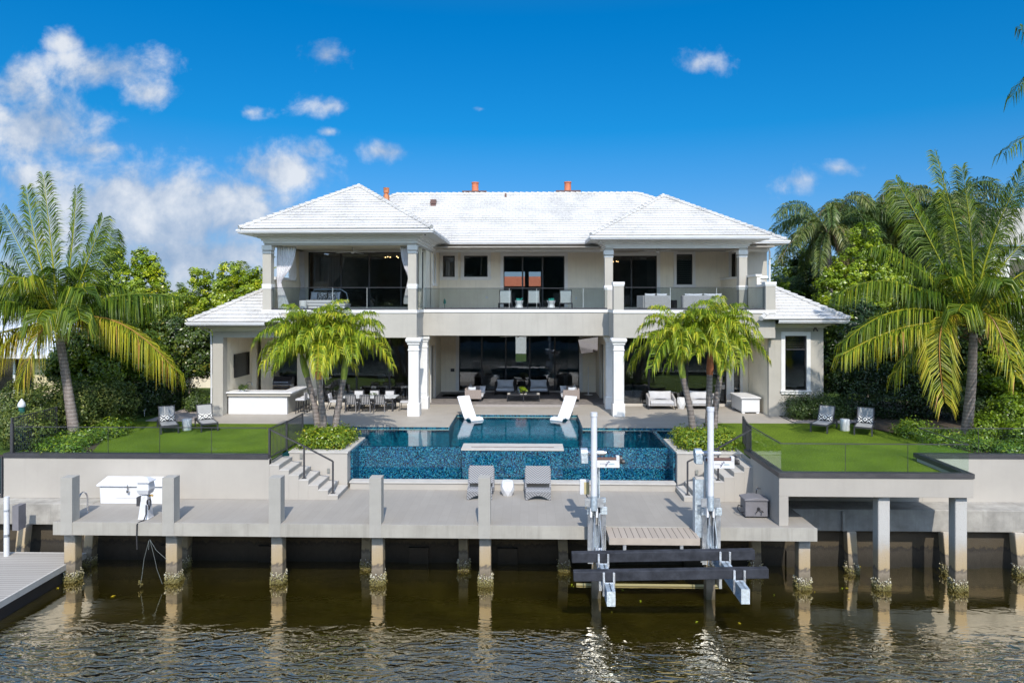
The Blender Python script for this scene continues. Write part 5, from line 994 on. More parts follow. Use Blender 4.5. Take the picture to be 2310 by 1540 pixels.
for i,(fx,fy,_,__,lb,rz) in enumerate(spots):
    d=Vector((-math.sin(rz),math.cos(rz))); c=Vector((fx,fy))+d*.98; loc=(c.x,c.y,.004)
    if i==0: lo.location=loc; lo.rotation_euler=(0,0,rz); lo['label']=lb; q=lo
    else: q=dup(lo,loc,rz,lb)
    s=cushion('throw_pillow',.62,.31,.15,'geo'); pp=Vector((c.x,c.y))+d*(lby-.10); place(s,(pp.x,pp.y,lz+.05),rz,rad(-28)); tag(s,'black and white diamond pillow on the '+['left lounger of the left lawn','right lounger of the left lawn','left lounger of the right lawn','right lounger of the right lawn'][i],'pillow','patterned pillows on the lawn loungers')
def drum(loc,lb,r_=.2,h=.5,mat='marble',name='drum_table',cat='side table',group=None,n=24):
    b=MB(); b.lathe([(r_*.97,0),(r_,.01),(r_,h-.015),(r_*.98,h)],n=n); o=b.build(name,Mt[mat],smooth=True); o.location=loc; return tag(o,lb,cat,group)
drum((-15.38,30.35,.004),'grey marble drum table between the left lawn loungers',group='drum tables on the lawns'); drum((14.18,31.0,.004),'grey marble drum table between the right lawn loungers',group='drum tables on the lawns')
# balcony loungers seen from the front
bl0,_,_=make_lounger('x','slingw','loungers on the upper balcony',back=68)
for i,(px,lb) in enumerate(((1140,'leftmost pale sling lounger on the upper balcony'),(1204,'middle pale sling lounger on the upper balcony'),(1276,'rightmost pale sling lounger on the upper balcony'))):
    x=XP(px,38.6); loc=(x,38.3,F2-.02)
    if i==0: bl0.location=loc; bl0['label']=lb; bl0.rotation_euler=(0,0,rad(180+4)); 
    else: dup(bl0,loc,rad(180+(0,0,-4)[i]),lb)
for i,(px,lb) in enumerate(((1171,'white waisted stool between the left and middle balcony loungers'),(1243.5,'white waisted stool between the middle and right balcony loungers'))):
    x=XP(px,38.0); b=MB(); b.lathe([(.22,0),(.24,.02),(.17,.26),(.24,.49),(.22,.5)],n=6); o=b.build('accent_stool',Mt['white']); o.location=(x,38.0,F2-.02); tag(o,lb,'stool','white stools on the upper balcony')
    b=MB(); g_=random.Random(i)
    for _ in range(16): q=(g_.uniform(-.13,.13),g_.uniform(-.1,.1)); b.bar((q[0],q[1],.0),(q[0]*1.4+g_.uniform(-.06,.06),q[1]*1.4,g_.uniform(.07,.14)),.06,.02)
    o=b.build('rolled_towel',Mt['green']); o.location=(x,38.0,F2+.48); tag(o,'green folded towel on the '+('left' if i==0 else 'right')+' white balcony stool','towel','green towels on the balcony stools')
# power bollard on balcony
b=MB(); b.tube([(0,0,0),(0,0,.3)],.02,6); b.lathe([(.06,.3),(.09,.36),(.05,.55),(.02,.6)],n=8); o=b.build('lantern',Mt['teal'],smooth=True); o.location=(XP(1003,41.5),41.5,F2-.02); tag(o,'small dark green lantern standing at the left end of the balcony','lantern')
# --- armchairs. local: front -Y
def make_armchair(label,group,cush,weave,w=1.0,frame='bronze'):
    r=thing('armchair',label,'armchair',group); d=.82; h=.66
    for sx_ in (-1,1):
        x=sx_*(w/2-.04); b=MB(); b.poly([(-d/2,.2),(d/2,.2),(d/2+.05,h+.12),(-d/2+.06,h-.08)],0,x-.045,x+.045); P_(b,'arm',weave,r,bevel=.02)
        for y in (-d/2+.06,d/2-.06): b=MB(); b.bar((x,y,.2),(x*1.04,y*1.12,0),.035,.035,w2=.025,h2=.025); P_(b,'leg','black',r)
    b=MB(); b.poly([(d/2-.1,.2),(d/2-.02,.2),(d/2+.09,h+.14),(d/2+.02,h+.14)],0,-w/2+.09,w/2-.09); P_(b,'back',weave,r,bevel=.015)
    P_(boxb(-w/2+.09,w/2-.09,-d/2+.02,d/2-.1,.2,.28),'seat_base',weave,r,bevel=.015)
    P_(boxb(-w/2+.1,w/2-.1,-d/2-.01,d/2-.2,.285,.46),'seat_cushion',cush,r,bevel=.05,seg=3)
    o=cushion('back_cushion',w-.22,.50,.2,cush,r); place(o,(0,d/2-.16,.43),0,rad(-12)); return r
ac=make_armchair('dark wicker armchair with grey cushions left of the loggia side table','wicker armchairs in the loggia','cushion','wickd',w=1.28)
ac.location=((GP(1113,893).x+GP(1165,893).x)/2,42.15,.004)
dup(ac,((GP(1189,893).x+GP(1242,893).x)/2,42.15,.004),0,'dark wicker armchair with grey cushions right of the loggia side table')
ac=make_armchair('grey woven armchair with white cushions beside the front porch column','woven armchairs on the right terrace','cushw','wickg',w=1.45)
ac.location=(GP(1487,918).x,37.45-.1+.35-.3,.004); ac.location=(7.12,37.0,.004); ac.rotation_euler=(0,0,rad(0))
dup(ac,(9.35,37.1,.004),0,'grey woven armchair with white cushions behind the right palm trunks')
def faceted(loc,lb,mat='white',r_=.27,h=.5,cat='stool',name='faceted_stool',s=.0):
    b=MB(); n=7; vs=[]
    for k,(q,z) in enumerate(((.72,0),(1.02,.38),(1.0,.68),(.78,1.))):
        for i in range(n): a=2*math.pi*(i+.5*(k%2))/n+s; vs.append((r_*q*math.cos(a),r_*q*math.sin(a),h*z))
    fs=[]
    for k in range(3):
        for i in range(n):
            j=(i+1)%n; a,b_,c,d=k*n+i,k*n+j,(k+1)*n+i,(k+1)*n+j
            fs+= [(a,b_,c),(b_,d,c)] if k%2==0 else [(a,b_,d),(a,d,c)]
    fs+= [tuple(range(n))[::-1],tuple(3*n+i for i in range(n))]; b.add(vs,fs); o=b.build(name,Mt[mat]); o.location=loc; return tag(o,lb,cat,'white faceted stools')
faceted((-.8,25.55,ZD),'white faceted stool between the two woven chairs on the dock','white',.26,.54,s=.3); faceted((8.2,37.05,.004),'white faceted stool between the two grey armchairs on the right terrace','white',.25,.6)
# --- sofas seen end-on (arm towards camera)
def make_sofa(label,group,L_=1.9,flip=1):
    r=thing('sofa',label,'sofa',group); w=.95
    for y in (-L_/2,L_/2):
        b=MB(); b.box(-w/2,w/2,y-.05,y+.05,.18,.70); P_(b,'arm','wickb',r,bevel=.02)
    b=MB(); b.box(flip*(-w/2)-.0,flip*(-w/2+.1),-L_/2+.05,L_/2-.05,.18,.76); P_(b,'back','wickb',r,bevel=.02)
    P_(boxb(flip*(-w/2+.1),flip*(w/2),-L_/2+.05,L_/2-.05,.18,.26),'seat_base','wickb',r)
    P_(boxb(flip*(-w/2+.12),flip*(w/2+.1),-L_/2+.06,L_/2-.06,.265,.43),'seat_cushion','cushw',r,bevel=.05,seg=3)
    for x in (-w/2+.06,w/2-.06):
        for y in (-L_/2+.04,L_/2-.04): P_(boxb(x-.025,x+.025,y-.025,y+.025,0,.18),'leg','black',r)
    for k in range(2):
        o=cushion('back_cushion',.62,.42,.17,'cushw',r); o.location=(flip*(-w/2+.2),-.42+.84*k,.42); o.rotation_euler=(0,rad(flip*-12),rad(90))
    return r
s1=make_sofa('wicker sofa seen from its arm, left side of the loggia rug','wicker sofas in the loggia',flip=1); s1.location=(-3.2,40.05,.004)
s2=make_sofa('wicker sofa seen from its arm, right side of the loggia rug','wicker sofas in the loggia',flip=-1); s2.location=(2.43,40.15,.004)
for (x,y,rz,lb) in ((-3.25,39.35,12,'grey throw pillow at the near end of the left loggia sofa'),(-2.75,39.95,-30,'grey throw pillow leaning further back on the left loggia sofa'),(2.45,39.45,-12,'grey throw pillow at the near end of the right loggia sofa'),(2.05,40.2,25,'grey throw pillow further back on the right loggia sofa')):
    o=cushion('throw_pillow',.42,.40,.14,'cushion'); place(o,(x,y,.44),rad(rz),rad(-14)); tag(o,lb,'pillow','grey pillows on the loggia sofas')
# coffee table
r=thing('coffee_table','low dark slatted coffee table in front of the loggia armchairs','coffee table',None); b=MB(); w,d=1.86,.95
b.box(-w/2,w/2,-d/2,d/2,.36,.42); P_(b,'top','black',r,bevel=.005)
for x0,x1 in ((-w/2,-w/2+.16),(-.19,-.03),(.03,.19),(w/2-.16,w/2)): P_(boxb(x0,x1,-d/2+.01,d/2-.01,.421,.428),'stone_inlay','coping',r)
for x in (-w/2+.02,0,w/2-.02):
    for y in (-d/2+.03,d/2-.03): P_(boxb(x-.025,x+.025,y-.025,y+.025,0,.36),'leg','black',r)
b=MB(); b.box(-w/2,w/2,-d/2+.02,-d/2+.05,.12,.14); 
for k in range(24): x=-w/2+.06+k*(w-.12)/23; b.box(x-.02,x+.02,-d/2+.05,d/2-.05,.12,.14)
P_(b,'slatted_shelf','black',r); r.location=(-.31,39.65,.012)
def plantpot(loc,lb,pot='black',pr=.16,ph=.12,seed=1,mat='bright',n=260,rad_=.22,h=.2,size=.1):
    r=thing('potted_plant',lb,'plant',None,loc); b=MB(); b.lathe([(pr*.6,0),(pr,ph*.6),(pr*1.02,ph),(pr*.85,ph),(pr*.8,ph*.8)],n=16); P_(b,'pot',pot,r,smooth=True)
    leaves([(0,0,ph+h*.45,rad_,rad_,h*.6)],n,size,seed,Mt[mat],r,name='foliage',nc=26,clump=.1,tone=(.2,.9)); return r
plantpot((-.35,39.62,.44),'green leafy plant in a dark bowl on the coffee table',seed=51,n=420,rad_=.26,h=.26,pr=.17)
# rug, doormat, tiny glass side table, standing cross pole
b=MB(); b.box(-2.95,2.75,37.45,41.5,.004,.014); o=b.build('rug',Mt['rug']); tag(o,'pale striped outdoor rug under the loggia seating','rug')
b=MB(); b.box(-5.3,-4.3,41.2,42.3,.004,.02); o=b.build('doormat',Mt['mat']); tag(o,'dark doormat on the left side of the loggia','doormat')
drum((-.46,42.0,.004),'small grey upholstered drum between the loggia armchairs',.25,.52,'cushion')
r=thing('umbrella_stand','slim white pole with crossbar on a round base, right side of the loggia','stand',None,(XP(1327,42.2),42.2,.004)); b=MB(); b.lathe([(.28,0),(.28,.03),(.05,.05)],n=18); P_(b,'base','trim',r,smooth=True); P_(MB().tube([(0,0,.04),(0,0,1.75)],.03,8),'pole','trim',r); P_(MB().tube([(-.5,0,1.15),(.5,0,1.15)],.012,6),'crossbar','trim',r)
# ceiling fans
def fan(loc,lb,R=1.1,n=5,drop=.3):
    r=thing('ceiling_fan',lb,'ceiling fan','ceiling fans under the porches',loc); P_(MB().tube([(0,0,0),(0,0,-drop)],.02,6),'rod','white',r); P_(MB().lathe([(.05,-drop+.03),(.11,-drop),(.11,-drop-.08),(.04,-drop-.13)],n=14),'motor','white',r,smooth=True)
    for k in range(n):
        a=2*math.pi*k/n+.1; b=MB(); b.bar((math.cos(a)*.1,math.sin(a)*.1,-drop-.04),(math.cos(a)*R,math.sin(a)*R,-drop-.05),.12,.012,w2=.16); P_(b,'blade','white',r)
fan((-.62,38.6,3.94),'white ceiling fan under the loggia ceiling',1.25,5,.08); fan((-9.5,36.6,8.70),'white ceiling fan in the left upper porch',1.2,5,.22); fan((7.6,40.5,8.97),'white ceiling fan in the right upper porch',1.2,5,.2)
# tvs
r=thing('wall_television','large dark television on the left wall of the cabana','television',None); b=MB(); b.box(-15.52,-15.46,35.55,37.45,1.75,3.0); P_(b,'screen','tv',r,bevel=.006); P_(boxb(-15.53,-15.52,35.9,37.1,2.1,2.6),'wall_bracket','black',r); settle(r,(-15.5,36.4,1.75))
r=thing('wall_television','tilted glossy television hung in the right corner of the loggia ceiling','television',None,(3.95,42.6,3.35)); b=MB(); b.box(-.78,.78,-.03,.03,-.46,.46); o=P_(b,'screen','tvr',r,bevel=.006); o2=P_(boxb(-.8,.8,.03,.05,-.48,.48),'bezel','trim',r); P_(MB().tube([(0,.05,0),(.1,.3,.6)],.03,6),'ceiling_arm','black',r); r.rotation_euler=(rad(13),rad(-9),rad(-20)); r.location=(XP(1335,42.4),42.4,PP(1335,778,42.4).z)
# --- cabana bar
r=thing('bar_counter','white l shaped outdoor bar counter in the cabana','bar counter'); P_(boxb(-15.44,-12.4,34.72,34.9,0,.93),'front_panel','white',r,bevel=.005); b=MB(); b.box(-12.55,-12.4,34.9,37.3,0,.93); P_(b,'side_panel','stucco_out',r); P_(boxb(-15.5,-12.42,35.3,35.5,0,1.0),'inner_cabinet','interior',r)
b=MB(); b.box(-15.5,-12.1,34.55,35.5,1.08,1.14); b.box(-12.75,-12.1,35.5,37.4,1.08,1.14); P_(b,'countertop','counter',r,bevel=.006); P_(boxb(-15.46,-12.2,34.62,34.72,.93,1.08),'apron','stucco_out',r); P_(boxb(-12.4,-12.2,34.72,37.3,.93,1.08),'apron','stucco_out',r)
b=MB(); b.tube([(-14.8,35.35,1.14),(-14.8,35.35,1.42),(-14.72,35.35,1.54),(-14.6,35.33,1.58),(-14.48,35.3,1.54),(-14.44,35.3,1.40)],.02,8); P_(b,'faucet','steel',r,smooth=True); settle(r,(-13.9,34.8,0))
plantpot((-14.75,34.85,1.14),'green plant in a white bowl on the cabana counter','white',.2,.13,52,'hedge',420,.27,.2,.08)
r=thing('barbecue_grill','stainless and black barbecue grill at the back of the cabana','grill',None,(-13.6,37.55,.004)); P_(boxb(-.75,.75,-.35,.4,0,.9),'cabinet','stucco',r); P_(boxb(-.5,.5,-.32,.35,.9,1.2),'firebox','steel',r,bevel=.01); b=MB(); b.poly([(-.33,1.2),(.35,1.2),(.35,1.55),(-.05,1.62),(-.3,1.4)],0,-.5,.5); P_(b,'lid','black',r,bevel=.02); P_(boxb(-.42,.42,-.36,-.32,1.0,1.08),'control_panel','black',r)
b=MB(); b.tube([(-.4,-.4,1.33),(.4,-.4,1.33)],.018,8); P_(b,'handle','steel',r)
# bar stools
def make_stool(lb):
    r=thing('bar_stool',lb,'bar stool','bar stools at the cabana counter'); 
    for x in (-.2,.2):
        for y in (-.2,.2): b=MB(); b.bar((x,y,.68),(x*1.12,y*1.12,0),.035,.035); P_(b,'leg','black',r)
    b=MB(); 
    for q in (((-.22,-.22),(.22,-.22)),((.22,-.22),(.22,.22)),((.22,.22),(-.22,.22)),((-.22,.22),(-.22,-.22))): b.bar((*q[0],.25),(*q[1],.25),.02,.02)
    P_(b,'footrest','black',r); P_(boxb(-.24,.24,-.24,.24,.68,.78),'seat','cushw',r,bevel=.03); b=MB(); b.poly([(-.24,.74),(.24,.74),(.22,1.08),(-.22,1.08)],0,.2,.25); P_(b,'backrest','wickg',r,bevel=.02); return r
st=make_stool('nearest bar stool at the right end of the cabana counter'); st.location=(-11.75,35.0,.004); dup(st,(-11.75,35.75,.004),rad(4),'middle bar stool of the three beside the cabana counter'); dup(st,(-11.72,36.5,.004),rad(-4),'farthest bar stool of the three, next to the beige wall')
# --- dining set
r=thing('dining_table','long grey stone dining table under the porch','dining table',None,(-8.35,36.15,.004)); P_(boxb(-1.5,1.35,-.5,.5,.70,.75),'top','marble',r,bevel=.006)
for x in (-1.3,1.18):
    for y in (-.4,.4): P_(boxb(x-.04,x+.04,y-.04,y+.04,0,.7),'leg','bronze',r)
plantpot((-8.3,36.1,.755),'green centrepiece with a white dish on the dining table','white',.2,.06,53,'hedge',160,.2,.1,.06)
def make_dchair(lb):      # facing +Y, back towards -Y (towards camera)
    r=thing('dining_chair',lb,'dining chair','dining chairs around the porch table')
    for x in (-.25,.25):
        b=MB(); b.bar((x,-.24,.44),(x*1.16,-.42,0),.03,.03); P_(b,'leg','bronze',r); b=MB(); b.bar((x,.24,.44),(x*1.12,.3,0),.03,.03); P_(b,'leg','bronze',r)
    b=MB(); b.bar((-.29,-.25,.40),(-.24,-.36,.93),.045,.035); b.bar((.29,-.25,.40),(.24,-.36,.93),.045,.035); b.bar((-.25,-.36,.93),(.25,-.36,.93),.03,.03); b.bar((-.29,-.25,.42),(.29,-.25,.42),.03,.03)
    for k in range(5): x=-.17+.085*k; b.bar((x*1.1,-.275,.42),(x,-.37,.93),.034,.02)
    b.bar((-.29,-.28,.64),(-.30,.22,.62),.03,.025); b.bar((.29,-.28,.64),(.30,.22,.62),.03,.025); b.bar((-.30,.22,.62),(-.28,.26,.42),.025,.025); b.bar((.30,.22,.62),(.28,.26,.42),.025,.025)
    P_(b,'backrest_frame','bronze',r); P_(boxb(-.25,.25,-.22,.27,.42,.5),'seat_cushion','cushw',r,bevel=.03); b=MB(); b.bar((0,-.21,.5),(0,-.29,.88),.46,.07); P_(b,'back_cushion','cushw',r,bevel=.025); return r
dc=make_dchair('left chair of the near row at the dining table, slatted back to the pool')
for i,(x,y,rz,lb) in enumerate(((-9.25,35.55,0,'left chair of the near row at the dining table, slatted back to the pool'),(-8.5,35.52,0,'middle chair of the near row at the dining table, slatted back to the pool'),(-7.75,35.55,0,'right chair of the near row at the dining table, slatted back to the pool'),
  (-9.3,36.85,180,'left chair on the far side of the dining table'),(-8.45,36.9,180,'middle chair on the far side of the dining table'),(-7.6,36.85,180,'right chair on the far side of the dining table'),(-10.35,36.2,-90,'end chair at the left end of the dining table'),(-6.55,36.1,90,'end chair at the right end of the dining table, beside the porch column'))):
    if i==0: dc.location=(x,y,.004)
    else: dup(dc,(x,y,.004),rad(rz),lb)
# --- white deck box on right terrace
r=thing('storage_box','white deck storage box on the right terrace beside the wing wall','storage box'); b=MB(); b.box(10.98,11.9,35.5,37.3,.08,.78); P_(b,'body','white',r,bevel=.01); b=MB(); b.box(10.9,11.95,35.42,37.36,.78,.84); P_(b,'lid','white',r,bevel=.01); b=MB(); b.box(11.0,11.15,35.52,35.7,0,.08); b.box(11.73,11.88,35.52,35.7,0,.08); b.box(11.0,11.15,37.1,37.28,0,.08); b.box(11.73,11.88,37.1,37.28,0,.08); P_(b,'feet','white',r); settle(r,(11.4,36.4,.004))
# --- ledge loungers in the pool bay
def make_ledge(lb,mir):
    r=thing('pool_lounger',lb,'pool lounger','white ledge loungers in the pool'); w=.34
    pr=[(-.95,.0),(-.82,.10),(-.55,.12),(-.40,.04),(-.25,.0),(-.1,.10),(.25,.52),(.62,1.02)]; pr2=[(x+.0,z-.06) for x,z in pr]
    b=MB(); b.poly([(x,z) for x,z in pr]+[(x+.03,z-.07) for x,z in reversed(pr)],0,-w,w); o=P_(b,'shell','white',r,bevel=.015); return r
l1=make_ledge('white s shaped ledge lounger at the left side of the pool bay',1); l1.location=(-3.02,34.35,-.06); l1.rotation_euler=(0,0,rad(32))
b=MB()
dup(l1,(1.82,34.45,-.06),rad(-32),'white s shaped ledge lounger at the right side of the pool bay')
# --- woven s-chairs on the dock
def make_schair(lb):
    r=thing('lounge_chair',lb,'lounge chair','woven wave chairs on the dock'); w=.46
    seat=[(-.66,.20),(-.64,.30),(-.56,.38),(-.42,.40),(-.2,.34),(.02,.29)]; bk=[(.13,.40),(.24,.58),(.33,.80),(.42,1.0)]
    for nm,pr,(dx,dz) in (('woven_seat',seat,(.02,-.06)),('woven_back',bk,(.06,-.03))):
        b=MB(); b.poly(pr+[(x+dx,z+dz) for x,z in reversed(pr)],0,-w,w); P_(b,nm,'wickc',r,bevel=.012)
    arch=[(-w+.04+(2*w-.08)*k/12,.17*math.sin(math.pi*k/12)) for k in range(13)]
    b=MB(); b.poly([(-w,0)]+arch+[(w,0),(w,.30),(-w,.30)],1,-.67,-.62); P_(b,'woven_front',Mt['wickc'],r)
    for sx_ in (-1,1):
        b=MB(); b.poly([(.42,.0),(.5,.0),(.43,.9),(.36,.85),(.30,.55),(.1,.28),(-.1,.27),(-.1,.2),(.12,.2),(.3,.35)],0,sx_*w-.03,sx_*w+.03); P_(b,'side_support','wickc',r)
    return r
sc_=make_schair('left woven wave shaped chair on the dock, partly behind a post'); sc_.location=(-1.8,25.55,ZD+.002); dup(sc_,(.34,25.55,ZD+.002),0,'right woven wave shaped chair on the dock, nearer the boat lift')
# --- dock box (white) on the left dock
r=thing('dock_box','long white fibreglass dock box against the left retaining wall','dock box'); b=MB(); x0,x1=XP(226,24.15),XP(372,24.15); b.poly([(x0+.04,ZD),(x1-.04,ZD),(x1,ZD+.62),(x0,ZD+.62)],1,24.1,24.72); P_(b,'body','white',r,bevel=.02)
b=MB(); b.poly([(24.02,ZD+.64),(24.74,ZD+.64),(24.74,ZD+.80),(24.66,ZD+.84),(24.04,ZD+.70)],0,x0-.07,x1+.07); P_(b,'lid','white',r,bevel=.02); b=MB(); b.box(x0+1.05,x0+1.09,24.02,24.06,ZD+.5,ZD+.7); b.box(x0+1.04,x0+1.13,23.99,24.03,ZD+.42,ZD+.52); P_(b,'padlock','steel',r,bevel=.01); b=MB(); b.box(x0+.6,x0+1.5,24.085,24.1,ZD+.22,ZD+.24); P_(b,'moulded_rib','white',r); settle(r,((x0+x1)/2,24.4,ZD))
# --- power pedestal
r=thing('power_pedestal','white dockside power and water pedestal with coiled hose','power pedestal','',(XP(331,22.6),22.55,ZD)); r.pop('group',None) if 'group' in r else None
b=MB(); b.lathe([(.19,0),(.17,.05),(.13,.5),(.10,.78)],sq=True); P_(b,'base','pvc',r,bevel=.02); b=MB(); b.lathe([(.09,.78),(.17,.84),(.21,.98),(.18,1.22)],sq=True); P_(b,'head','pvc',r,bevel=.02); b=MB(); b.lathe([(.23,1.22),(.23,1.25),(.1,1.36),(.05,1.38)],sq=True); P_(b,'cap','pvc',r,bevel=.01)
P_(boxb(-.27,-.14,-.1,.1,.42,.72),'meter_box','bronze',r,bevel=.01); b=MB(); b.tube([(.13,-.02,.75),(.22,-.03,.78),(.26,-.03,.74)],.03,8); P_(b,'brass_valve','gold',r); b=MB(); 
for k in range(3): b.tube([(.16+.05*math.sin(t)*1+.01*k,-.12+.04*math.sin(2*t),.50+.17*math.cos(t)) for t in [i*math.pi/6 for i in range(13)]],.017,6)
b.tube([(.12,-.2,.5),(.14,-.24,.2),(.10,-.30,.02),(.02,-.42,.0),(.0,-.52,-.05),(.0,-.54,-.44),(.02,-.55,-.85)],.022,8); P_(b,'hose','black',r,smooth=True)
P_(boxb(-.1,.0,-.125,-.11,.6,.74),'outlet_flap','white',r); P_(boxb(-.07,-.02,-.135,-.12,1.255,1.285),'photocell','black',r)
r=thing('mooring_rope','thin ropes hanging from the dock edge into the canal','rope'); q=Vector((XP(336,22.0),21.98,-2.3)); b=MB(); b.tube([q,PP(336,1218,22.0),PP(325,1260,22.0),PP(320,1300,22.),PP(317,1316,22)],.007,5); b.tube([PP(338,1216,22.0),PP(349,1260,22),PP(354,1283,22),PP(366,1316,22)],.006,5); b.tube([PP(338,1216,22.0),PP(352,1240,22),PP(377,1262,22)],.006,5); P_(b,'rope_strand','rope',r); b=MB(); oysters(b,PP(317,1312,22).x,22.0,.05,PP(317,1314,22).z,24,random.Random(4),.12); P_(b,'rope_growth','oyster',r); settle(r,tuple(q))
# --- ladder grab rail
r=thing('ladder_rail','stainless steel dock ladder hand rails next to the first post','ladder',None,(0,0,0)); 
for dx in (0,.0):
    pass
b=MB(); xa,xb=XP(184,22.7),XP(206,23.3); pts=[(xa,22.5,ZD-1.2),(xa,22.5,ZD+.45)]+[( (xa+xb)/2-math.cos(t)*(xb-xa)/2,22.8-.3*math.cos(t),ZD+.45+.32*math.sin(t)) for t in [math.pi*k/10 for k in range(1,10)]]+[(xb,23.1,ZD+.45),(xb,23.1,ZD)]
b.tube([Vector(p) if p[2]>ZD-.01 else Vector((p[0],p[1],ZD)) for p in pts],.028,8); P_(b,'hand_rail','steel',r,smooth=True); b=MB(); b.lathe([(.06,0),(.06,.02),(.03,.03)],(xa,22.5,ZD),10); b.lathe([(.06,0),(.06,.02),(.03,.03)],(xb,23.1,ZD),10); P_(b,'foot_flange','steel',r); settle(r,((xa+xb)/2,22.8,ZD))
# --- hose box + tap
r=thing('hose_reel_box','dark grey hose reel box with crank at the right end of the dock','hose box','',(7.62,23.3,ZD)); 
b=MB(); b.box(-.38,.38,-.28,.28,.05,.58); P_(b,'body','hosebox',r,bevel=.02); b=MB(); b.poly([(-.42,.58),(.42,.58),(.40,.63),(.1,.68),(-.1,.68),(-.40,.63)],1,-.32,.32); P_(b,'lid','hosebox',r,bevel=.015); b=MB(); b.tube([(.05,-.30,.33),(.05,-.33,.33)],.05,10); b.bar((.05,-.34,.33),(.16,-.34,.25),.03,.02); b.tube([(.16,-.34,.25),(.16,-.42,.25)],.022,8); b.bar((.05,-.34,.33),(-.05,-.34,.2),.03,.02); P_(b,'crank','black',r)
b=MB(); b.tube([(-.38,.1,.3),(-.5,.1,.32),(-.56,.0,.24),(-.5,-.1,.14),(-.38,-.1,.14)],.02,6); P_(b,'hose_loop','black',r,smooth=True)
for sx_ in (-.3,.3): P_(boxb(sx_-.05,sx_+.05,-.2,.2,0,.05),'foot','black',r)
r=thing('garden_tap','wall tap with short black hose above the hose reel box','tap',None,(8.07,24.0,-.72)); b=MB(); b.tube([(0,0,0),(-.12,0,0),(-.14,0,-.05)],.025,8); b.bar((-.1,-.06,.05),(-.1,.06,.05),.02,.02); P_(b,'valve','steel',r); b=MB(); b.tube([(-.14,0,-.05),(-.15,0,-.2),(-.2,-.05,-.3),(-.22,-.1,-.42)],.016,6); P_(b,'hose','black',r)
# --- lawn glass rails
def grail(label,pts,z0,z1,seams,posts=()):
    r=thing('glass_railing',label,'railing','frameless glass railings on the lawn edge')
    for (a,c) in zip(pts,pts[1:]):
        b=MB(); b.bar((*a,(z0+z1)/2),(*c,(z0+z1)/2),.014,z1-z0); P_(b,'glass_panel','rail',r)
        b=MB(); b.bar((*a,z1+.012),(*c,z1+.012),.035,.025); P_(b,'top_rail','bronze',r)
    for (x,y) in seams: P_(boxb(x-.005,x+.005,y-.011,y+.011,z0,z1),'glass_joint','bronze',r)
    for (x,y) in posts: P_(boxb(x-.05,x+.05,y-.05,y+.05,z0-.02,z1+.12),'post','bronze',r)
    settle(r,(pts[0][0],pts[0][1],z0)); return r
grail('long glass railing along the front of the left lawn',[(-19.05,24.85),(-9.62,24.85)],.19,1.14,[(XP(p,24.85),24.85) for p in (244,360,477)],[(-19.15,24.85)])
grail('glass railing around the raised right lawn slab',[(8.18,25.35),(8.18,22.35),(14.16,22.35),(14.16,25.25)],.27,1.18,[(XP(p,22.35),22.35) for p in (1907,2048)])
grail('glass railing at the far right above the white retaining wall',[(14.16,25.2),(40,25.2)],.27,1.18,[(XP(p,25.2),25.2) for p in (2207,2330)])
# --- bronze picket fences + handrails
def picket(label,pts,z0,z1,name='metal_fence',cat='fence',mat='bronze',sp=.105,posts=True,grp='bronze picket fences by the stairs'):
    r=thing(name,label,cat,grp); b=MB(); ra=MB()
    for a,c in zip(pts,pts[1:]):
        a=Vector(a);c=Vector(c); L_=(c-a).length; n=max(2,int(L_/sp)); up=Vector((0,0,1))
        ra.bar((a.x,a.y,a.z+z1),(c.x,c.y,c.z+z1),.045,.03); ra.bar((a.x,a.y,a.z+z0+.08),(c.x,c.y,c.z+z0+.08),.04,.03)
        for k in range(1,n): p=a.lerp(c,k/n); b.box(p.x-.009,p.x+.009,p.y-.009,p.y+.009,p.z+z0+.08,p.z+z1)
    P_(ra,'rails',mat,r); o=P_(b,'pickets',mat,r)
    for p in pts: P_(boxb(p[0]-.03,p[0]+.03,p[1]-.03,p[1]+.03,p[2]+z0,p[2]+z1+.03),'post',mat,r)
    settle(r,tuple(pts[0])); return r
picket('bronze picket fence closing the lawn at the top of the left stairs',[(-9.53,24.85,.0),(-9.40,26.3,0),(-9.42,28.2,0)],.0,1.12)
picket('bronze picket fence closing the lawn at the top of the right stairs',[(8.18,25.4,.12),(8.45,26.7,.0),(8.75,28.1,0)],.0,1.08)
def handrail(label,top,posts):
    r=thing('stair_handrail',label,'handrail','bronze handrails on the dock stairs'); b=MB()
    for a,c in zip(top,top[1:]): b.bar(a,c,.05,.05)
    P_(b,'rail','bronze',r)
    for (x,y,z,zt) in posts:
        b=MB(); b.box(x-.028,x+.028,y-.028,y+.028,z,zt); P_(b,'post','bronze',r); P_(boxb(x-.08,x+.08,y-.07,y+.07,z,z+.015),'base_plate','bronze',r)
    settle(r,tuple(posts[-1][:3])); return r
yl=24.98; xa,xb=XP(686,yl),XP(751,yl)
handrail('bronze handrail stepping down the left dock stairs',[(-9.5,yl-.1,1.08),(xa,yl,PP(686,1006,yl).z),(xb,yl,PP(751,1040,yl).z)],[(xa,yl,-.906+.183,PP(686,1006,yl).z),(xb,yl,-1.27,PP(751,1040,yl).z)])
yr=25.08; xa,xb=XP(1620,yr),XP(1551,yr)
handrail('bronze handrail stepping down the right dock stairs behind the boat lift',[(8.18,yr+.2,1.1),(xa,yr,PP(1620,1010,yr).z),(xb,yr,PP(1551,1041,yr).z)],[(xa,yr,-.725,PP(1620,1010,yr).z),(xb,yr,-1.27,PP(1551,1041,yr).z)])
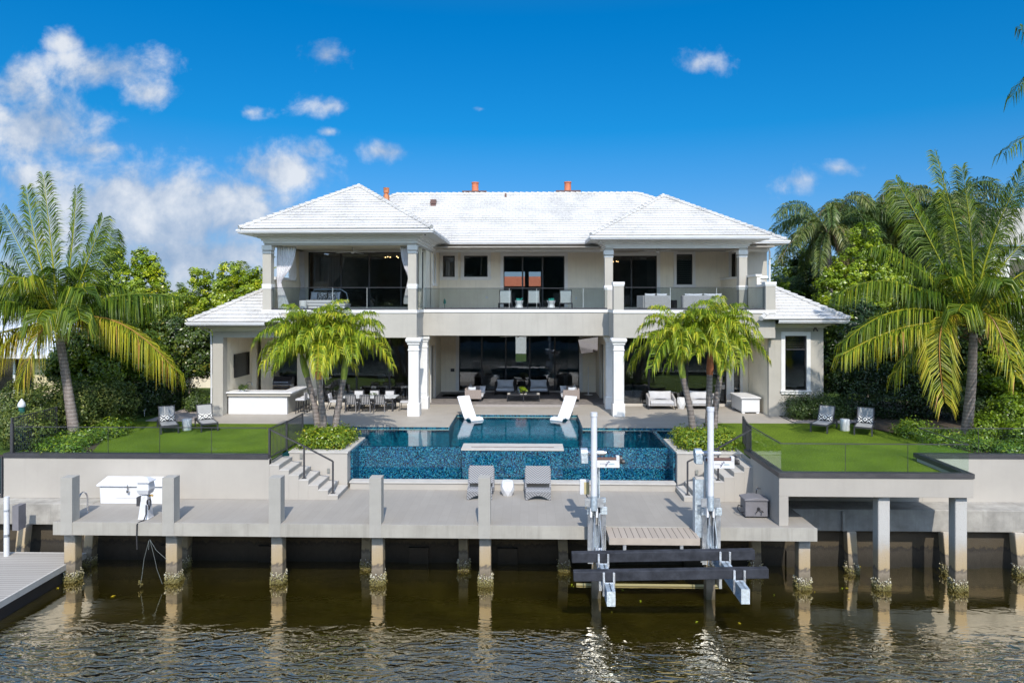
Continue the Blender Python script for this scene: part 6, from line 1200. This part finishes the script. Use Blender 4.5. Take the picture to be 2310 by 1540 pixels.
# --- upper porch: curtains, daybed, sofas
def curtain(label,x,y,ztop,zbot,wt,wk,wb,ztie,sway=0,rot=0):
    b=MB(); n=28; prof=[(ztop,wt,0),(ztie+.9*(ztop-ztie)*.5,wt*.85,sway*.2),(ztie+.25,wk*1.4,sway*.9),(ztie,wk,sway),(ztie-.25,wk*1.35,sway*.8),(zbot+.3,wb,sway*.4),(zbot,wb,sway*.35)]; vs=[];fs=[]
    for (z,w,s) in prof:
        for i in range(n+1):
            u=i/n-.5; q=(u*w+s, (.05+.02*w)*math.sin(i*math.pi*.55)); vs.append((x+q[0]*math.cos(rot)-q[1]*math.sin(rot),y+q[0]*math.sin(rot)+q[1]*math.cos(rot),z))
    for j in range(len(prof)-1):
        for i in range(n): a=j*(n+1)+i; fs.append((a,a+1,a+n+2,a+n+1))
    b.v=vs; b.f=fs; b.t=[.5]*len(fs); b.mi=[0]*len(fs); o=b.build('curtain',Mt['curtain'],smooth=True,subd=1); return tag(o,label,'curtain','white tied curtains on the upper porch')
curtain('white curtain tied back at the front left corner pillar of the upper porch',-12.45,34.85,8.62,F2+.02,1.05,.22,.62,6.72,-.42)
curtain('white curtain tied back beside the bedroom sliding door frame',XP(679,38.6),38.6,8.6,F2+.02,.42,.2,.45,6.72,.1)
curtain('white curtain tied back at the right front pillar of the upper porch',-6.35,34.85,8.62,F2+.3,.5,.16,.34,6.95,.26)
curtain('narrow white curtain behind the right front pillar of the upper porch',XP(948,36.9),36.9,8.6,F2+.02,.25,.12,.25,6.8,.02,rad(90))
curtain('sunlit white curtain on the left open side of the upper porch',-13.0,37.2,8.5,6.95,.9,.85,.85,7.3,0,rad(90))
r=thing('daybed','white striped daybed on the left upper porch','daybed',None,(XP(738,36.6),36.6,F2-.02)); P_(boxb(-1.05,1.1,-.6,.6,.0,.18),'base','white',r,bevel=.03); P_(boxb(-1.08,1.13,-.63,.63,.18,.34),'lower_mattress','cushw',r,bevel=.06,seg=3); P_(boxb(-1.05,1.05,-.6,.6,.34,.52),'upper_mattress','cushw',r,bevel=.06,seg=3); b=MB(); b.tube([(-1.0,.55,.4),(-.9,.6,1.1),(.6,.6,1.1),(.95,.4,.9),(1.15,-.1,.6),(1.2,-.5,.45)],.03,8); P_(b,'curved_backrest_rail','galv',r,smooth=True)
for (px,w,mt,lb) in ((708,.42,'cushion','pale blue pillow at the left end of the upper porch daybed'),(723,.5,'bronze','dark pillow behind the patterned pillows on the daybed'),(727,.5,'speck','speckled black and white pillow, left of the pair on the daybed'),(749,.5,'speck','speckled black and white pillow, right of the pair on the daybed'),(760,.32,'cushion','narrow blue grey pillow at the right end of the daybed')):
    o=cushion('throw_pillow',w,.46,.14,mt); yy=36.95 if mt!='speck' else 36.75; place(o,(XP(px,yy),yy,F2+.51),rad(random.Random(px).uniform(-8,8)),rad(-16)); tag(o,lb,'pillow')
drum((XP(684,35.6),35.6,F2-.02),'white cylindrical side table left of the daybed',.2,.5,'white')
def wicksofa(label,w,rz,loc):
    r=thing('outdoor_sofa',label,'sofa','woven sofas on the right balcony',loc,rz); P_(boxb(-w/2,w/2,.32,.42,.1,.76),'back','wickg',r,bevel=.02)
    for sx_ in (-1,1): P_(boxb(sx_*w/2-.05,sx_*w/2+.05,-.42,.32,.1,.76),'arm','wickg',r,bevel=.02)
    P_(boxb(-w/2+.06,w/2-.06,-.42,.32,.14,.24),'seat_base','wickg',r); P_(boxb(-w/2+.06,w/2-.06,-.44,.30,.245,.44),'seat_cushion','cushw',r,bevel=.05)
    for k in (-1,1): 
        o=cushion('back_cushion',w/2-.12,.5,.2,'cushw',r); place(o,(k*(w/4-.03),.16,.38),0,rad(-10))
    for x in (-w/2+.08,w/2-.08):
        for y in (-.34,.34): P_(boxb(x-.03,x+.03,y-.03,y+.03,0,.1),'leg','black',r)
    return r
wicksofa('woven grey sofa seen from behind at the left of the right balcony',1.5,rad(180+18),(XP(1475,36.6),36.6,F2-.02)); wicksofa('wider woven grey sofa seen from behind, above the right palm crown',2.1,rad(180-8),(XP(1585,36.7),36.7,F2-.02))
drum((XP(1519,36.9),36.9,F2-.02),'black square side table between the two balcony sofas',.2,.52,'black',n=4)
# --- boat lift
BL=thing('boat_lift','galvanised four arm boat lift with black carpeted bunks at the dock edge','boat lift')
MX=((XP(1347,21.65),),(XP(1604,21.65),))
def mast(x,px_pole,px_pyt,py_b,left):
    Y=21.65
    for s_ in (-.21,.21):
        b=MB(); z0,z1=-2.45,PP(1340,1132,Y).z; b.box(x+s_-.075,x+s_+.075,Y-.1,Y-.085,z0,z1); b.box(x+s_-.02,x+s_+.02,Y-.085,Y+.085,z0,z1); b.box(x+s_-.075,x+s_+.075,Y+.085,Y+.1,z0,z1); P_(b,'guide_rail','alu',BL)
        b=MB(); b.box(x+s_-.08,x+s_+.08,Y-.05,Y+.1,z1,z1+.13); b.box(x+s_-.11,x+s_+.11,Y-.13,Y-.1,z1-.35,z1-.12); P_(b,'rail_head','galv',BL,bevel=.006)
    b=MB(); z1=PP(1340,1040,Y).z; b.box(x-.14,x-.1,Y,Y+.25,-2.3,z1); b.box(x-.1,x+.06,Y+.1,Y+.14,-2.3,z1); b.box(x+.06,x+.1,Y,Y+.25,-2.3,z1); P_(b,'mast','galv',BL)
    P_(boxb(x-.09,x+.1,Y-.0,Y+.02,-1.25,-.62),'back_plate','postc',BL)
    for s_ in (-1,1):
        b=MB(); b.bar((x+s_*.07,Y-.12,-.85),(x+s_*.17,Y-.42,-2.35),.03,.03); P_(b,'brace','alu',BL); b=MB(); b.bar((x+s_*.05,Y-.12,-.85),(x+s_*.02,Y-.3,-2.35),.02,.02); P_(b,'brace_rod','alu',BL)
    b=MB(); b.poly([(Y-.45,-2.36),(Y-.1,-2.36),(Y-.1,-1.95),(Y-.42,-2.25)],0,x-.06,x+.16); P_(b,'foot_gusset','alu',BL)
    # winch head
    z=PP(1340,1030,Y).z; wx=x-.12
    b=MB(); b.lathe([(.0,-.18),(.17,-.18),(.17,.18),(.0,.18)],n=18); b.xf(Matrix.Translation((wx-.28,Y,z+.12))@Matrix.Rotation(rad(90),4,'Y')@Matrix.Scale(.62,4,(0,0,1))); b.box(wx-.38,wx-.16,Y-.16,Y+.14,z-.18,z+.1); P_(b,'gearbox','galv',BL,bevel=.015,smooth=True)
    b=MB(); b.tube([(wx-.15,Y,z+.13),(wx+.34,Y,z+.13)],.085,14); b.tube([(wx+.34,Y,z+.13),(wx+.42,Y,z+.13)],.065,12); P_(b,'motor','alu',BL,smooth=True)
    b=MB(); b.box(wx-.1,wx+.05,Y-.05,Y+.1,z-.12,z+.04); P_(b,'motor_bracket','white',BL)
    b=MB(); b.tube([(wx-.05,Y-.1,z-.04),(x+.68,Y-.1,z-.04)],.05,12); 
    for k in range(14): xx=x+.05+k*.04; b.tube([(xx,Y-.1,z-.04),(xx+.022,Y-.1,z-.04)],.062,12)
    P_(b,'cable_drum','brown',BL,smooth=True)
    b=MB(); b.box(x-.1,x+.70,Y-.16,Y-.14,z-.30,z-.07); P_(b,'name_plate','white',BL,bevel=.004)
    b=MB(); b.box(x+.60,x+.70,Y-.17,Y+.0,z-.07,z+.06); b.tube([(x+.655,Y-.18,z+.02),(x+.655,Y-.16,z+.02)],.02,8); P_(b,'end_bearing','white',BL,bevel=.01)
    b=MB(); b.tube([(x+.71,Y-.1,z-.05),(x+.78,Y-.1,z-.05)],.14,14); b.tube([(x+.78,Y-.1,z-.12),(x+.86,Y-.1,z-.12)],.08,8); P_(b,'drive_wheel','black',BL,smooth=True)
    # decal: slanting mark with two dots and flanking strokes
    cx=x+.33; cz=z-.18; yy=Y-.163
    b=MB(); b.bar((cx-.065,yy,cz-.085),(cx+.045,yy,cz+.095),.022,.002,up=(0,1,0)); b.lathe([(0,-.001),(.015,0),(0,.001)],n=8) if 0 else None
    for (dx,dz) in ((-.025,.05),(.06,.055)): b.bar((cx+dx-.012,yy,cz+dz-.012),(cx+dx+.012,yy,cz+dz+.012),.016,.002,up=(0,1,0))
    for k in range(7): b.bar((cx-.24+.026*k,yy,cz-.01),(cx-.232+.026*k,yy,cz+.016),.010,.002,up=(0,1,0))
    b.bar((cx-.09,yy,cz-.045),(cx-.03,yy,cz+.012),.014,.002,up=(0,1,0)); P_(b,'decal_mark','logo_dark',BL)
    b=MB()
    for k in range(7): b.bar((cx+.035+.026*k,yy,cz-.012),(cx+.043+.026*k,yy,cz+.016),.011,.002,up=(0,1,0))
    b.box(cx+.03,cx+.22,yy-.001,yy,cz-.022,cz-.018); P_(b,'decal_lettering','logo_teal',BL)
    # white guide pole in a galvanised sleeve
    Yp=21.25; xp=XP(px_pole,Yp); zt=PP(px_pole,px_pyt,Yp).z; zs=PP(px_pole,py_b-33,Yp).z; zb=PP(px_pole,py_b,Yp).z
    b=MB(); b.tube([(xp,Yp,zs),(xp,Yp,zt-.1)],.098,14); P_(b,'guide_pole','pvc',BL,smooth=True); b=MB(); b.tube([(xp,Yp,zt-.12),(xp,Yp,zt)],.112,14); P_(b,'pole_cap','pvc',BL,smooth=True)
    b=MB(); b.tube([(xp,Yp,zb),(xp,Yp,zs)],.10,14); P_(b,'pole_sleeve','galv',BL,smooth=True); b=MB(); b.box(xp-.28,xp-.1,Yp+.02,Yp+.06,zb+.08,zb+.36); b.box(xp+.1,xp+.3,Yp+.02,Yp+.06,zb+.08,zb+.36); b.each('pole_clamp',Mt['alu'],BL,bevel=.006)
    b=MB(); b.box(xp-.12,xp-.06,Yp-.02,Yp+.3,zb-.22,zb+.05); b.box(xp+.06,xp+.12,Yp-.02,Yp+.3,zb-.22,zb+.05); P_(b,'sleeve_bracket','white',BL)
    b=MB(); b.box(x-.14,x+.13,21.6,21.95,-5,-2.3); P_(b,'support_pile','pile',BL)
mast(XP(1346,21.65),1340,930,1150,True); mast(XP(1603,21.65),1603,918,1150,False)
b=MB(); xq=XP(1575,21.8); b.box(xq-.15,xq-.13,21.6,21.9,PP(1575,1210,21.7).z,PP(1575,1079,21.7).z); b.box(xq-.13,xq+.13,21.6,21.615,PP(1575,1210,21.7).z,PP(1575,1079,21.7).z); P_(b,'side_column','galv',BL)
ZB=-2.0
for (pxe,pxr,n_) in ((1378,1352,'a'),(1680,1640,'b')):
    xe=XP(pxe,18.5); b=MB(); h_=.40; w_=.115; ZB=-2.0 if n_=='a' else -1.9
    b.box(xe-w_,xe+w_,18.45,21.9,ZB-.03,ZB); b.box(xe-w_,xe+w_,18.45,21.9,ZB-h_,ZB-h_+.03); b.box(xe+.0,xe+.025,18.45,21.9,ZB-h_,ZB); b.box(xe-w_,xe+w_,18.43,18.45,ZB-h_,ZB); P_(b,'cradle_beam','galv',BL)
    for yb in (19.1,20.48):
        b=MB(); b.box(xe-.15,xe-.12,yb-.14,yb+.1,ZB,ZB+.30) ; b.box(xe+.12,xe+.15,yb-.14,yb+.1,ZB,ZB+.30); b.box(xe-.15,xe+.15,yb-.14,yb+.12,ZB,ZB+.02); b.box(xe-.17,xe-.11,yb-.16,yb-.135,ZB-.35 if yb<20 else ZB-.1,ZB+.30); b.box(xe+.11,xe+.17,yb-.16,yb-.135,ZB-.35 if yb<20 else ZB-.1,ZB+.30); P_(b,'bunk_bracket','alu',BL,bevel=.004)
    b=MB()
    for dx in (-.13,.13):
        for dz in (.07,.23): b.tube([(xe+dx,20.48-.18,ZB+dz),(xe+dx,20.48-.165,ZB+dz)],.014,6)
    P_(b,'bolts','white',BL)
    b=MB(); b.box(xe-.1,xe-.02,20.6,20.9,ZB-.9,ZB-h_); P_(b,'cable_sheave','alu',BL)
ZB=-2.0
for (pa,pb_,ya,yb_,za) in ((1290,1704,20.36,20.6,0),(1294,1735,18.98,19.22,0)):
    b=MB(); b.bar((XP(pa,ya),(ya+yb_)/2,ZB+.155),(XP(pb_,ya),(ya+yb_)/2,ZB+.155+.14),.22,.29 if ya>20 else .27); P_(b,'carpeted_bunk','carpet',BL,bevel=.02)
b=MB(); b.tube([(XP(1300,22.6),22.6,ZW+.02),(XP(1628,22.6),22.6,ZW+.02)],.05,8); P_(b,'submerged_cross_pipe','oyster',BL)
b=MB(); x=XP(1319,21.9); b.box(x-.15,x+.15,21.9,22.03,PP(1319,1115,21.9).z,PP(1319,1082,21.9).z); P_(b,'control_box','pvc',BL,bevel=.01); b=MB(); b.box(x-.02,x+.15,21.89,21.9,PP(1319,1114,21.9).z,PP(1319,1087,21.9).z); b.box(x+.02,x+.1,21.9,21.98,PP(1319,1146,21.9).z,PP(1319,1132,21.9).z); P_(b,'control_box_cover','tan',BL); b=MB(); b.tube([(x+.05,21.95,PP(1319,1115,21.9).z),(x+.1,21.95,PP(1319,1124,21.9).z),(x+.2,21.95,PP(1319,1135,21.9).z),(x+.22,21.95,-1.6)],.02,6); P_(b,'power_cable','black',BL,smooth=True)
b=MB(); xl=XP(1360,21.9); b.tube([(xl,21.4,-2.3),(xl,21.4,-1.2)],.01,5); P_(b,'lift_cable','steel',BL)
settle(BL,(4,21.5,-2.4))
r=thing('boarding_platform','brown composite plank platform between the boat lift masts','platform'); b=MB(); b.box(2.5,5.22,21.1,22.05,-1.52,-1.47); P_(b,'plank_deck','deckx',r); b=MB(); b.box(2.5,5.22,21.07,21.1,-1.68,-1.472); b.box(2.47,2.5,21.07,22.05,-1.68,-1.472); b.box(5.22,5.25,21.07,22.05,-1.68,-1.472); P_(b,'fascia_board',plain('composite_fascia',(.40,.34,.285),.7),r); P_(boxb(2.6,5.1,21.15,22.05,-1.72,-1.66),'sub_frame','black',r)
for x in (2.95,4.7): P_(boxb(x-.05,x+.05,21.1,21.2,-1.92,-1.66),'support_bracket','alu',r,bevel=.01)
settle(r,(3.85,21.6,-1.7))
# --- floating dock at the left
r=thing('floating_dock','grey planked floating dock in the lower left corner','dock'); xr=-15.5; P_(boxb(-24,xr,12.5,23.4,-3.02,-2.97),'deck_boards','decky',r); b=MB(); b.box(xr,xr+.06,12.5,23.4,-3.16,-2.965); b.box(-24,xr+.06,23.4,23.46,-3.16,-2.965); P_(b,'edge_board','coping',r); P_(boxb(-23.9,xr-.05,12.6,23.35,-3.62,-3.02),'float','black',r); settle(r,(-19,18,-3.57))
r=thing('marker_pole','white plastic pole with a grey box at the left edge beside the floating dock','pole'); x=XP(15,23.1); b=MB(); b.tube([(x,23.1,-2.97),(x,23.1,PP(15,1120,23.1).z)],.085,12); P_(b,'pole','pvc',r,smooth=True); b=MB(); b.tube([(x,23.1,PP(15,1210,23.1).z),(x,23.1,PP(15,1204,23.1).z)],.09,12); b.tube([(x,23.1,PP(15,1152,23.1).z),(x,23.1,PP(15,1149,23.1).z)],.095,12); P_(b,'collar','alu',r); b=MB(); q=PP(30,1160,23.2); b.box(q.x-.0,q.x+.22,23.15,23.5,PP(30,1195,23.2).z,PP(30,1140,23.2).z); P_(b,'junction_box','hosebox',r); settle(r,(x,23.1,-2.97))
# --- neighbour on the left: fence, wall, house, piling wrap with white cap
picket('pale picket fence on the neighbour side at the left edge',[(*GP(-60,1000,-.3).xy,.0),(*GP(95,905,.35).xy,.0)],.0,1.05,mat='alu',grp=None)
picket('dark bronze gate at the left end of the retaining wall',[(-19.46,24.75,-1.45),(-21.5,24.75,-1.45)],.0,1.5,grp=None)
picket('dark fence return behind the left end of the glass rail',[(-19.2,24.9,.1),(-19.35,27.5,.1)],.0,1.35,grp=None)
r=thing('wrapped_piling','dark teal wrapped piling with a white cone cap in the feathery bush','piling',None,(XP(49,26.6),26.6,-.05)); P_(MB().tube([(0,0,0),(0,0,1.75)],.11,12),'piling','teal',r,smooth=True); P_(MB().lathe([(.13,1.66),(.15,1.72),(.12,1.82),(.02,1.98)],n=14),'cone_cap','pvc',r,smooth=True)
r=thing('neighbour_house','cream single storey neighbour house with a pale metal roof, left edge','house'); Yn=40; zt=PP(40,808,Yn).z; b=MB(); xw=XP(115,Yn); xw2=XP(160,Yn)
b.box(-45,XP(-60,Yn),Yn,Yn+.3,0,zt); b.box(XP(76,Yn),XP(150,Yn),Yn,Yn+.3,0,zt); b.box(XP(-60,Yn),XP(76,Yn),Yn,Yn+.3,0,PP(0,887,Yn).z); b.box(XP(150,Yn)-.3,XP(150,Yn),Yn+.3,Yn+9,0,zt); P_(b,'wall','ncream',r)
P_(boxb(XP(-60,Yn),XP(76,Yn),Yn+.12,Yn+.14,PP(0,887,Yn).z,zt),'window_pane','tv',r); P_(boxb(XP(29,Yn),XP(34,Yn),Yn,Yn+.1,PP(0,887,Yn).z,zt),'window_frame','white',r)
b=MB(); P1=PP(160,800,Yn-1); b.add([(-50,Yn-1,P1.z),(P1.x,Yn-1,P1.z),(P1.x-1.5,Yn+6,P1.z+2.6),(-50,Yn+6,P1.z+2.6)],[(0,1,2,3)]); P_(b,'roof','nroof',r)
b=MB()
for k in range(12): x=P1.x-.6*k; b.bar((x,Yn-1,P1.z+.02),(x-1.5,Yn+6,P1.z+2.62),.03,.05)
P_(b,'standing_seams','nroof',r); P_(boxb(-50,P1.x,Yn-1.06,Yn-.98,P1.z-.22,P1.z+.01),'fascia','white',r); settle(r,(P1.x-6,Yn,0))
# white and grey building behind the right palms
r=thing('neighbour_house','white building with a grey shingle roof behind the right coconut palm','house'); Yn=52; x0=XP(2235,Yn); z0=PP(2235,640,Yn).z; z1=PP(2270,555,Yn).z; P_(boxb(x0,x0+14,Yn,Yn+8,0,z1),'wall','trim',r); b=MB(); b.add([(x0-.8,Yn-.8,z1),(x0+15,Yn-.8,z1),(x0+12,Yn+4,z1+3.4),(x0+2.4,Yn+4,z1+3.4),(x0-.8,Yn+9,z1)],[(0,1,2,3),(0,3,4)]); P_(b,'roof','cap',r); P_(boxb(x0+1.4,x0+2.6,Yn-.03,Yn,z1-2.8,z1-1.0),'window','tv',r); settle(r,(x0+5,Yn,0))
r=thing('neighbour_house','white walled house with red roof glimpsed through the upper window','house'); P_(boxb(-6,3,75,82,0,6.5),'wall','trim',r); b=MB(); b.add([(-7,74,6.5),(4,74,6.5),(2,79,8.6),(-5,79,8.6)],[(0,1,2,3)]); P_(b,'roof','clay',r); settle(r,(-1.5,78,0))
r=thing('garden_wall','cream garden wall between the hedge and the cabana','wall'); P_(boxb(-24,-17.0,45.5,45.7,-.05,2.3),'wall','stucco',r); P_(boxb(-24,-16.95,45.45,45.75,2.3,2.4),'coping','coping',r); settle(r,(-20.5,45.6,-.05))
for (px,py,Y,lb) in ((1160,0,0,''),):
    pass
for (px,py,lb) in ((326,938,'small white path light beside the left hedge'),(268,965,'small white path light left of the left hedge trunk')):
    p=GP(px,py); b=MB(); b.lathe([(.02,0),(.02,.3),(.05,.31),(.02,.4)],n=8); o=b.build('path_light',Mt['white']); o.location=p; tag(o,lb,'path light','path lights')
# eave floodlights
for (px,py,Y,lb) in ((955,526,34.0,'twin floodlight under the right corner of the left tower eave'),(1839,742,34.6,'small security camera under the right wing eave')):
    p=PP(px,py,Y); b=MB(); b.tube([(-.06,0,0),(-.1,-.06,-.1)],.035,8); b.tube([(.06,0,0),(.1,-.06,-.1)],.035,8); b.box(-.06,.06,-.03,.03,-.02,.08); o=b.build('eave_light',Mt['bronze']); o.location=p; tag(o,lb,'eave light')
# grass fringe blades along lawn (breaks the flat edge)
